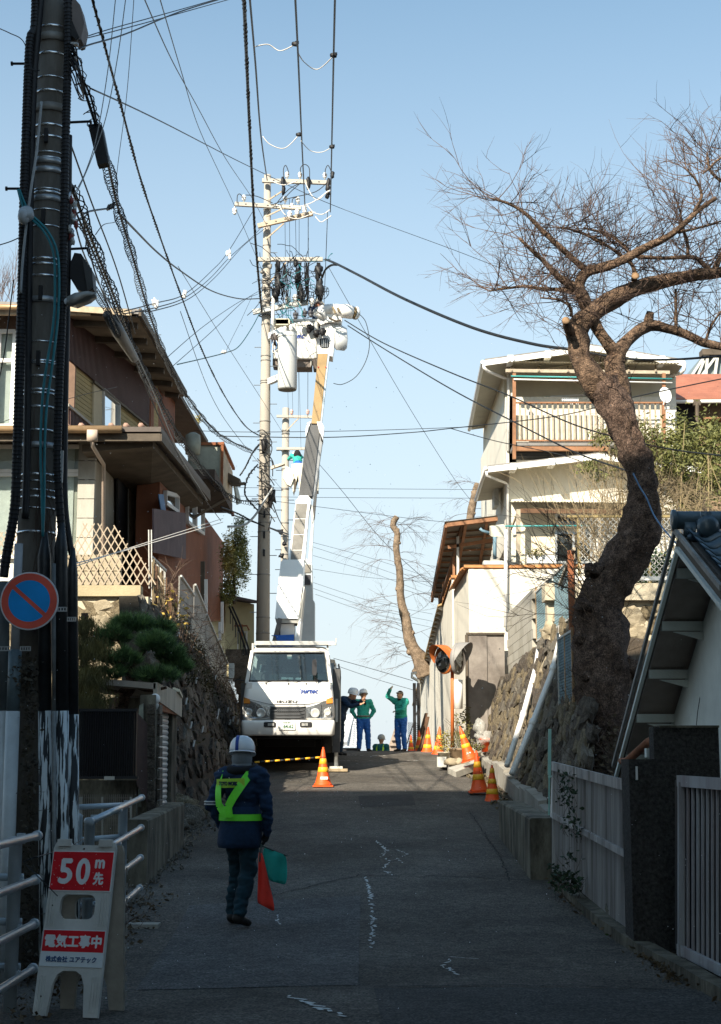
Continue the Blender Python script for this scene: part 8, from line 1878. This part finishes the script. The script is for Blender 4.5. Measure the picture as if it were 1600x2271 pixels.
t=thing('cable_sleeve',P(265,745,17),'long grey cable sleeve tube hanging across the brown gable','cable sleeve');mb=MB();mb.tube([P(238,698,16),P(262,735,16.8),P(298,795,18)],[.05,.075,.05],10);obj('sleeve',mb,M('sleeve_grey',(.1,.095,.09),.5,.3,4,0),t,True)
for k,(pts,lab) in enumerate((([(155,440,12.2),(190,520,13),(240,640,15),(300,800,19),(370,960,24),(440,1085,30),(490,1155,34)],'thin black cable sagging over the tan wall'),([(158,460,12.2),(185,560,13),(225,640,14.5),(290,760,18),(345,880,22),(400,1010,27),(460,1110,32)],'pale cable clipped along the lowest bundle'),([(150,390,12.2),(175,450,12.6),(210,600,14),(250,700,16)],'short thin black cable beside the near pole'),([(150,300,12.1),(200,440,14),(260,600,17),(300,740,20)],'hair-thin wire parallel with the closure cable'))):
 wire('service_cable',pts,.008 if k else.01,lab,m=k4 if k!=1 else greyc_m,n=4)
mb=None
wire('overhead_wire',[(258,-20,12),(240,150,12.3),(215,300,12.4),(190,380,12.4),(165,430,12.2)],.004,'thin grey wire dropping to the near pole, first of the pair',m=greyc_m,n=4)
wire('overhead_wire',[(281,-20,12),(262,120,12.3),(235,260,12.4),(200,360,12.4),(168,432,12.2)],.004,'thin grey wire dropping to the near pole, second of the pair',m=greyc_m,n=4)
wire('overhead_wire',[(298,-20,12),(282,200,14),(262,360,15.5),(252,450,16)],.004,'single thin wire dropping to the black connector',n=3)
t=thing('cable_connector',P(248,460,16),'striped black cable connector on the spiral cable','connector');
for k in range(4):mb=MB();mb.box(P(240+k*4,460-k*1.5,16),(.018,.05,.06),(0,.4,0));obj('fin',mb,black_m if k%2 else M('fin_grey',(.1,.1,.1),.5,.1,5,0),t)
wire('service_cable',[(180,478,13),(200,468,14),(240,462,16)],.01,'short lead from the pole clamps to the striped connector',n=4)
wire('service_cable',[(262,480,16),(255,492,16),(230,498,15),(212,520,14.5)],.005,'thin drooping wire under the striped connector',n=4)
wire('overhead_wire',[(313,-20,13),(380,130,17),(440,240,22),(500,350,27),(560,440,33),(592,500,38)],.007,'thin diagonal wire from the top edge to the mid pole, longer of two',n=4)
wire('overhead_wire',[(350,-20,13),(400,150,18),(440,280,23),(490,390,28),(520,455,32),(590,620,38)],.006,'thin diagonal wire crossing its neighbour, steeper of two',n=4)
wire('service_cable',[(262,470,16),(300,510,18),(350,560,22),(400,600,26),(470,645,31),(530,662,35),(575,662,37.7)],.014,'wavy black cable from the connector to the mid pole',n=5)
for k,pts in enumerate(([(275,690,20),(345,672,23),(410,652,27),(470,600,31),(505,560,33),(560,470,37)],[(275,696,20),(345,682,23),(410,660,27),(465,618,31),(510,570,33),(565,520,37),(590,490,38)],[(300,690,21),(345,688,23),(420,662,28),(480,612,32),(540,545,36),(590,505,38)])):
 wire('triple_wire',pts,.009,'%s of three wires joined by white spacers rising to the mid pole'%('top','middle','lowest')[k],n=4,group='three wires with white spacers')
for k,(x,y,d) in enumerate(((345,677,23),(410,655,27),(507,562,33))):
 t=thing('wire_spacer',P(x,y,d),('white spacer clamp nearest the house','white spacer clamp in the middle of the three','white spacer clamp nearest the mid pole')[k],'spacer','white wire spacers');
 for q in range(4):mb=MB();mb.ell(P(x+rp.uniform(-5,5),y+rp.uniform(-8,8),d),(.035,.03,.06),8,6,rough=.8,seed=q);obj('clamp',mb,white_m,t,True)
wire('service_cable',[(393,808,28),(450,795,31),(500,782,33),(530,768,35),(560,725,37),(578,690,37.9)],.012,'dark teal cable curving up from the house to the pole arm',m=M('dark_teal_cable',(.01,.08,.1),.5,.2,5,0),n=5)
wire('overhead_wire',[(365,798,26),(450,725,31),(530,670,35),(572,652,37.9)],.008,'thin wire rising to the pole from the house eave',n=3);wire('overhead_wire',[(380,815,27),(470,735,32),(540,668,36),(575,645,37.9)],.008,'lower thin wire rising to the pole from the eave',n=3)
wire('overhead_wire',[(500,782,33),(515,750,34),(535,710,36),(560,655,38)],.005,'tiny link wire near the white cable ties',n=3)
t=thing('cable_tie',P(497,782,33),'small white cable ties on the teal cable','cable tie');mb=MB();mb.ell(P(497,780,33),(.06,.04,.04),8,6,rough=.8,seed=2);obj('tie',mb,white_m,t,True)
wire('overhead_wire',[(-20,55,12.3),(20,72,12.2),(52,92,12.1),(70,150,12),(88,155,12)],.005,'thin wire coming in to the near pole from the upper left corner',n=3)
wire('overhead_wire',[(-20,548,12.3),(20,536,12.2),(45,525,12.1)],.006,'short wire reaching the near pole from the left edge',n=3)
wire('overhead_wire',[(30,620,12),(20,700,12),(8,790,12),(-15,900,12)],.006,'thin guy wire slanting down across the upper white windows',n=3)
wire('overhead_wire',[(-20,945,25),(150,885,26),(260,858,28)],.006,'thin wire crossing the ochre siding',n=3)
wire('overhead_wire',[(160,1252,20),(300,1215,25),(420,1180,30),(495,1158,34)],.009,'pale lit wire above the lattice, lower one',m=wl,n=3);wire('overhead_wire',[(150,1262,20),(330,1202,25),(495,1150,34)],.008,'pale lit wire above the lattice, upper one',m=wl,n=3)
for k,pts in enumerate(([(490,1125,37),(530,1140,38),(570,1160,38),(640,1185,45)],[(490,1132,37),(540,1150,38),(600,1172,40),(640,1190,45)])):
 wire('service_cable',pts,.022 if k==0 else.014,('thick' if k==0 else 'thinner')+' black cable passing behind the mid pole to the far pole',n=5)
wire('service_cable',[(575,985,37.8),(560,1005,37),(545,1035,37),(532,1055,37)],.02,'twisted black tail hanging left of the mid pole splice',n=5,coil=(.02,.15,.01))
wire('service_cable',[(572,1030,37.8),(552,1055,37.4),(543,1085,37.2),(548,1105,37.4),(575,1135,37.8)],.02,'black loop of cable bowed out left of the mid pole',n=5,coil=(.03,.2,.01))
wire('service_cable',[(605,1115,38),(618,1150,45),(630,1170,55),(640,1182,61)],.016,'black cable from pole loop to the far pole clamps',n=4)
wire('guy_wire',[(642,1300,60),(625,1370,55),(602,1440,50)],.014,'thin guy wire slanting down behind the lift truck',n=3)
wire('overhead_wire',[(400,690,27),(470,880,34),(540,985,40),(630,1090,60)],.007,'hair-thin wire dropping across the sky left of the mid pole',n=3);wire('overhead_wire',[(395,590,25),(500,760,33),(590,900,40),(640,980,60)],.006,'hair-thin diagonal wire through the teal cable',n=3)
# ================================================================== SIGNS, RAILS, SMALL NEAR THINGS
rs=random.Random(9)
# no-parking sign on its own grey pipe post
DS=11.8
c=P(65,1333,DS);sx_=P(37,1333,DS+.05).x
t=thing('no_parking_sign',V((sx_,DS,0)),'round blue and red no-parking sign on a grey pipe post beside the near utility pole','road sign')
rS=65*DS/FPX
mb=MB();mb.tube([V((sx_,DS+.06,0)),V((sx_,DS+.06,P(0,1577,DS).z))],.053,14);obj('painted_post',mb,whp,t,True)
mb=MB();mb.tube([V((sx_,DS+.06,P(0,1577,DS).z)),V((sx_,DS+.06,P(0,1440,DS).z))],.05,14);obj('grey_post',mb,M('blue_grey_post',(.13,.18,.2),.5,.3,5,.1),t,True)
mb=MB();mb.tube([V((sx_,DS+.05,P(0,1445,DS).z)),V((sx_,DS+.05,P(0,1204,DS).z))],.034,12);obj('upper_post',mb,M('pale_post_grey',(.42,.43,.44),.4,.2,5,.1),t,True)
rx=Matrix.Rotation(R(90),3,'X')
def disc(r0,r1,y,nm,m,par):
 mb=MB();mb.lathe(c+V((0,y,0)),[(r1,-.002),(r1,.0),(r0,.0),(r0,-.002)] if r0 else[(.001,0),(r1,0),(r1,.002),(.001,.002)],64,rx);return obj(nm,mb,m,par)
mb=MB();mb.lathe(c,[(rS*.97,-.012),(rS,-.008),(rS,0),(rS*.985,.002),(.01,.002)],64,rx);pl_=obj('plate',mb,M('sign_edge_white',(.75,.75,.77),.5,.05,4,0),t)
mb=MB();mb.lathe(c+V((0,-.003,0)),[(.001,0),(rS*.95,0),(rS*.95,.0015),(.001,.0015)],64,rx);obj('red_field',mb,M('sign_red_worn',(.9,.13,.08),.5,.18,3,.05,30),pl_)
bs_=M('sign_blue_worn',(.0,.36,.9),.5,.12,3,.05,30)
ri=rS*.715
for s in(1,-1):
 off=.055*rS/.715*.9;pts_=[]
 a0=math.asin(off/ri);n=30
 for i in range(n+1):a=a0+(math.pi-2*a0)*i/n;pts_.append((ri*math.cos(a),ri*math.sin(a)*s))
 th=R(-41);mb=MB();P3=[c+V((x*math.cos(th)-z*math.sin(th),-.0055,x*math.sin(th)+z*math.cos(th))) for x,z in pts_];mb.prism(P3,(0,.0008,0));obj('blue_half',mb,bs_,pl_)
mb=MB();mb.bar(P(60,1300,DS+.04),P(60,1365,DS+.04),.03,.02);obj('bracket',mb,steel,t)
# guard rails
def rail_set(label,y0,y1,posts,x=-2.28,ends=(True,True)):
 t=thing('guard_rail',(x,y0,gz(y0)),label,'guard rail','pale pipe guard rails on the west side')
 for yp in posts:
  z0=gz(yp);mb=MB();mb.lathe((x-.035,yp,z0-.02),[(.045,0),(.045,1.12),(.052,1.125),(.052,1.14),(.04,1.16),(.01,1.165)],16);obj('post',mb,railw,t,True)
 for k,h in enumerate((1.13,.83,.53,.23)):
  mb=MB();a,b=V((x+.035,y0,gz(y0)+h)),V((x+.035,y1,gz(y1)+h));mb.tube([a,b],.028,12);o=obj('rail',mb,M('rail_galv',(.55,.58,.6),.3,.2,5,.1,metal=.5),t,True)
  for yy in(y0,y1):mb=MB();mb.tube([(x+.035,yy-.03,gz(yy)+h),(x+.035,yy+.03,gz(yy)+h)],.036,12);obj('rail_cap',mb,railw,o,True)
  mb=MB();ym=(y0+y1)/2;mb.tube([(x+.035,ym-.05,gz(ym)+h),(x+.035,ym+.05,gz(ym)+h)],.033,12);obj('rail_joint',mb,railw,o,True)
  for yp in posts:mb=MB();mb.box((x+.0,yp,gz(yp)+h),(.05,.05,.07));obj('clamp',mb,railw,o)
rail_set('pale blue guard rail section beyond the utility pole, ending by the mesh fence',12.9,15.9,(13.3,15.15),-2.27)
rail_set('pale blue guard rail section nearest the viewer, beside the warning board',8.2,10.95,(8.6,10.6),-2.3)
t=thing('guard_rail',(-2.6,14,0),'inner pale rail section set behind the far guard rail','guard rail','pale pipe guard rails on the west side')
mb=MB();mb.lathe((-2.62,14.5,0),[(.04,0),(.04,1.13),(.045,1.15),(.01,1.17)],14);obj('post',mb,railw,t,True)
for h in(1.13,.83,.53,.23):mb=MB();mb.tube([(-2.62,14.5,gz(15)+h),(-2.3,15.2,gz(15)+h)],.026,10);obj('rail',mb,railw,t,True)
# inner rails behind the near section
t=thing('guard_rail',(-2.55,9.6,0),'inner pale rail section set behind the near guard rail','guard rail','pale pipe guard rails on the west side')
for h in(.83,.53,.23):mb=MB();mb.tube([(-3.2,10.9,h+.02),(-2.34,10.9,h+.02)],.026,10);obj('rail',mb,railw,t,True)
mb=MB();mb.lathe((-3.0,10.9,0),[(.04,0),(.04,1.1),(.01,1.12)],14);obj('post',mb,railw,t,True)
# A-frame warning board
SW=P(72,2228,10.35);L_=1.12;Wd=.455
yaw=R(-14);al=R(13)
u=V((math.cos(yaw),math.sin(yaw),0));nh=V((-math.sin(yaw),math.cos(yaw),0));vv=(V((0,0,math.cos(al)))+nh*math.sin(al)).normalized();nn=u.cross(vv)
if nn.y>0:nn=-nn
base0=V((SW.x,10.35,0.015))
def SB(x,s,o=0):return base0+u*(x)+vv*s+nn*o
t=thing('warning_board',base0,'grey plastic A-frame board reading 50 m ahead electrical work, tied to the guard rail','warning board')
plas=M('grey_plastic',(.62,.62,.58),.6,.15,5,.15,40,dirt=.2)
mb=MB()
hole1=rrect(.1,.615,.35,.775,.05)
outer=[(.0,0),(.095,0),(.115,.2),(.14,.26),(.18,.285),(.27,.285),(.31,.26),(.335,.2),(.355,0),(.455,0),(.452,1.08),(.44,1.12),(.33,1.12),(.32,1.1),(.13,1.1),(.12,1.12),(.02,1.12),(.003,1.08)]
pl=plate2d(outer,[hole1],.03)
pl.v=[tuple(SB(x,z,-y)) for x,y,z in pl.v];obj('front_leaf',pl,plas,t)
pl=plate2d(outer,[hole1],.03);vv2=(V((0,0,math.cos(R(3))))-nh*math.sin(R(3)));tp=SB(0,1.11,-.05)
bb=tp-vv2*1.12+V((.03,.0,0));pl.v=[tuple(bb+u*x+vv2*z+nn*-y) for x,y,z in pl.v];
dz=min(p[2] for p in pl.v)-.015;pl.v=[(x,y,z-0) for x,y,z in pl.v];obj('back_leaf',pl,M('grey_plastic_back',(.34,.31,.26),.6,.2,5,.15,40),t)
for x in(.02,.04,.06,.39,.41,.43):
 for(z0,z1) in((.03,.25),(.57,.78)):mb=MB();mb.bar(SB(x+.0,z0,.004),SB(x,z1,.004),.008,.008,up=nn);obj('rib',mb,plas,t)
for x in(.06,.36):mb=MB();mb.box(SB(x+.02,1.115,.005),(.09,.05,.045));obj('hinge',mb,plas,t)
for(x,s_) in((.045,.7),(.045,.12),(.225,1.075)):mb=MB();mb.lathe(SB(x,s_,.002),[(.006,0),(.006,.004)],10,rx);obj('bolt_hole',mb,black_m,t)
for k in range(9):mb=MB();p=bb+u*.475+vv2*(.15+k*.1)+nn*.0;mb.box(p,(.01,.025,.045));obj('side_notch',mb,M('notch',(.25,.24,.22),.7,.2,5,0),t)
sg=M('sign_red_scuffed',(.7,.015,.025),.45,.2,5,0);sw=M('sign_lettering_white',(.8,.82,.82),.5,.12,12,0);swb=M('sign_white_band',(.72,.78,.8),.5,.08,4,0)
def sboard(x0,z0,x1,z1,m,o,nm,par=t,th=.004):
 mb=MB();mb.prism([SB(x0,z0,o),SB(x1,z0,o),SB(x1,z1,o),SB(x0,z1,o)],nn*th);return obj(nm,mb,m,par)
b1=sboard(.008,.795,.448,1.06,sw,.002,'upper_panel');sboard(.012,.8,.444,1.053,sg,.0065,'red_field',b1,.001)
b2=sboard(.008,.31,.45,.545,swb,.002,'lower_panel');sboard(.012,.405,.446,.54,sg,.0065,'red_field',b2,.001)
def stxt(body,cx,cz,w,h,m,par,bold=.003,shear=0):
 mb=txt(body,w,h,bold,shear,.0015,6);mb.v=[tuple(SB(cx+x,cz+z,.0085-y)) for x,y,z in mb.v];return obj('lettering',mb,m,par)
# numerals 50 drawn as rounded strokes
def stroke_shape(path,w,nm,par):
 K=smooth([V((x,0,z)) for x,z in path],6);lft=[];rgt=[]
 for i,p in enumerate(K):
  tg_=(K[min(i+1,len(K)-1)]-K[max(i-1,0)]).normalized();sd_=V((tg_.z,0,-tg_.x))*w/2;lft.append(p+sd_);rgt.append(p-sd_)
 mb=MB();n=len(K);vs=[SB(q.x,q.z,.009) for q in lft+rgt];mb.add(vs,[(i,i+1,n+i+1,n+i) for i in range(n-1)]);return obj('lettering',mb,sw,par)
def poly_s(pts,w,par):
 mb=MB()
 for a,b in zip(pts,pts[1:]):
  a,b=V((a[0],0,a[1])),V((b[0],0,b[1]));d=(b-a).normalized();s_=V((d.z,0,-d.x))*w/2;e=d*w/2
  mb.add([SB(q.x,q.z,.009) for q in(a-e+s_,b+e+s_,b+e-s_,a-e-s_)],[(0,1,2,3)])
 obj('lettering',mb,sw,par)
stxt('5',.115,.925,.1,.17,sw,b1,.007);stxt('0',.24,.925,.1,.175,sw,b1,.007)
stxt('m',.355,.975,.07,.06,sw,b1,.004);stxt('先',.355,.88,.075,.085,sw,b1,.0035)
stxt('電気工事中',.228,.472,.405,.085,sw,b2,.0035)
stxt('株式会社 ユアテック',.228,.357,.36,.038,M('sign_blue_text',(.01,.07,.2),.5,.1,5,0),b2,.0012)
for k in range(26):
 x,z=rs.uniform(.02,.44),rs.uniform(.81,1.045);mb=MB();a=rs.uniform(0,3);l=rs.uniform(.004,.012)
 mb.add([SB(x,z,.0095),SB(x+l*math.cos(a),z+l*math.sin(a),.0095),SB(x+l*math.cos(a+.6),z+l*.7*math.sin(a+.6),.0095)],[(0,1,2)]);obj('paint_chip',mb,sw,b1)
wire('tie_rope',[(52,1912,10.55),(100,1960,10.4),(128,1988,10.38)],.004,'black cord tying the warning board to the near rail, longer strand',cat='rope',n=4)
wire('tie_rope',[(52,1912,10.55),(72,1904,10.6),(92,1898,10.7),(150,1880,11.5),(186,1860,12.2)],.004,'black cord running from the rail to the utility pole',cat='rope',n=4)
t=thing('rail_footing',P(330,2062,14.5),'small pale concrete rail footing block on the verge','footing')
mb=MB();p=PG(318,2058);mb.box((p.x,p.y,gz(p.y)+.02),(.3,.2,.04));obj('footing',mb,conc_l,t)  # plain concrete footing block for the rail
t=thing('footing',PG(262,2108),'pale concrete scrap beside the warning board','footing');mb=MB();p=PG(262,2108);mb.box((p.x,p.y,.03),(.16,.2,.05));obj('block',mb,conc_l,t)
t=thing('dead_brush',PG(270,2040),'dry twiggy brush growing through the far guard rail','brush');mb=MB()
for k in range(120):
 x,y=rs.uniform(-2.75,-2.2),rs.uniform(12.6,15.4);twigs(mb,V((x,y,gz(y))),V((rs.gauss(0,.5),rs.gauss(0,.4),rs.uniform(.2,1))),rs.uniform(.15,.45),.004,1,rs,0,.6,3,3)
obj('twigs',mb,twig_m,t,kind='stuff')
mb=MB()
for k in range(700):x,y=rs.uniform(-3.2,-2.15)+rs.gauss(0,.05),rs.uniform(10.5,16.5);leafcloud(mb,V((x,y,gz(y)+.03)),(.03,.03,.015),1,.035,rs)
obj('fallen_leaves',mb,M('dead_leaf',(.1,.07,.035)),t,kind='stuff')
# snow flurry
t=thing('snowflakes',(0,6,1),'tiny white snowflakes drifting in the air over the shaded street','snow');mb=MB()
t['kind']='stuff'
for k in range(1300):
 d=4+22*rs.random()**.7;x=rs.uniform(-.27,.27)*d;z=EYE+d*rs.uniform(-.2,.3);r_=rs.uniform(.0009,.002)*(1+d*.07)
 c_=V((x,d,z));mb.add([c_+V((r_,0,0)),c_+V((-r_,0,0)),c_+V((0,r_,0)),c_+V((0,-r_,0)),c_+V((0,0,r_)),c_+V((0,0,-r_))],[(0,2,4),(2,1,4),(1,3,4),(3,0,4),(2,0,5),(1,2,5),(3,1,5),(0,3,5)])
obj('flakes',mb,M('snow',(.8,.82,.85),.6,.02,4,0),t,kind='stuff')
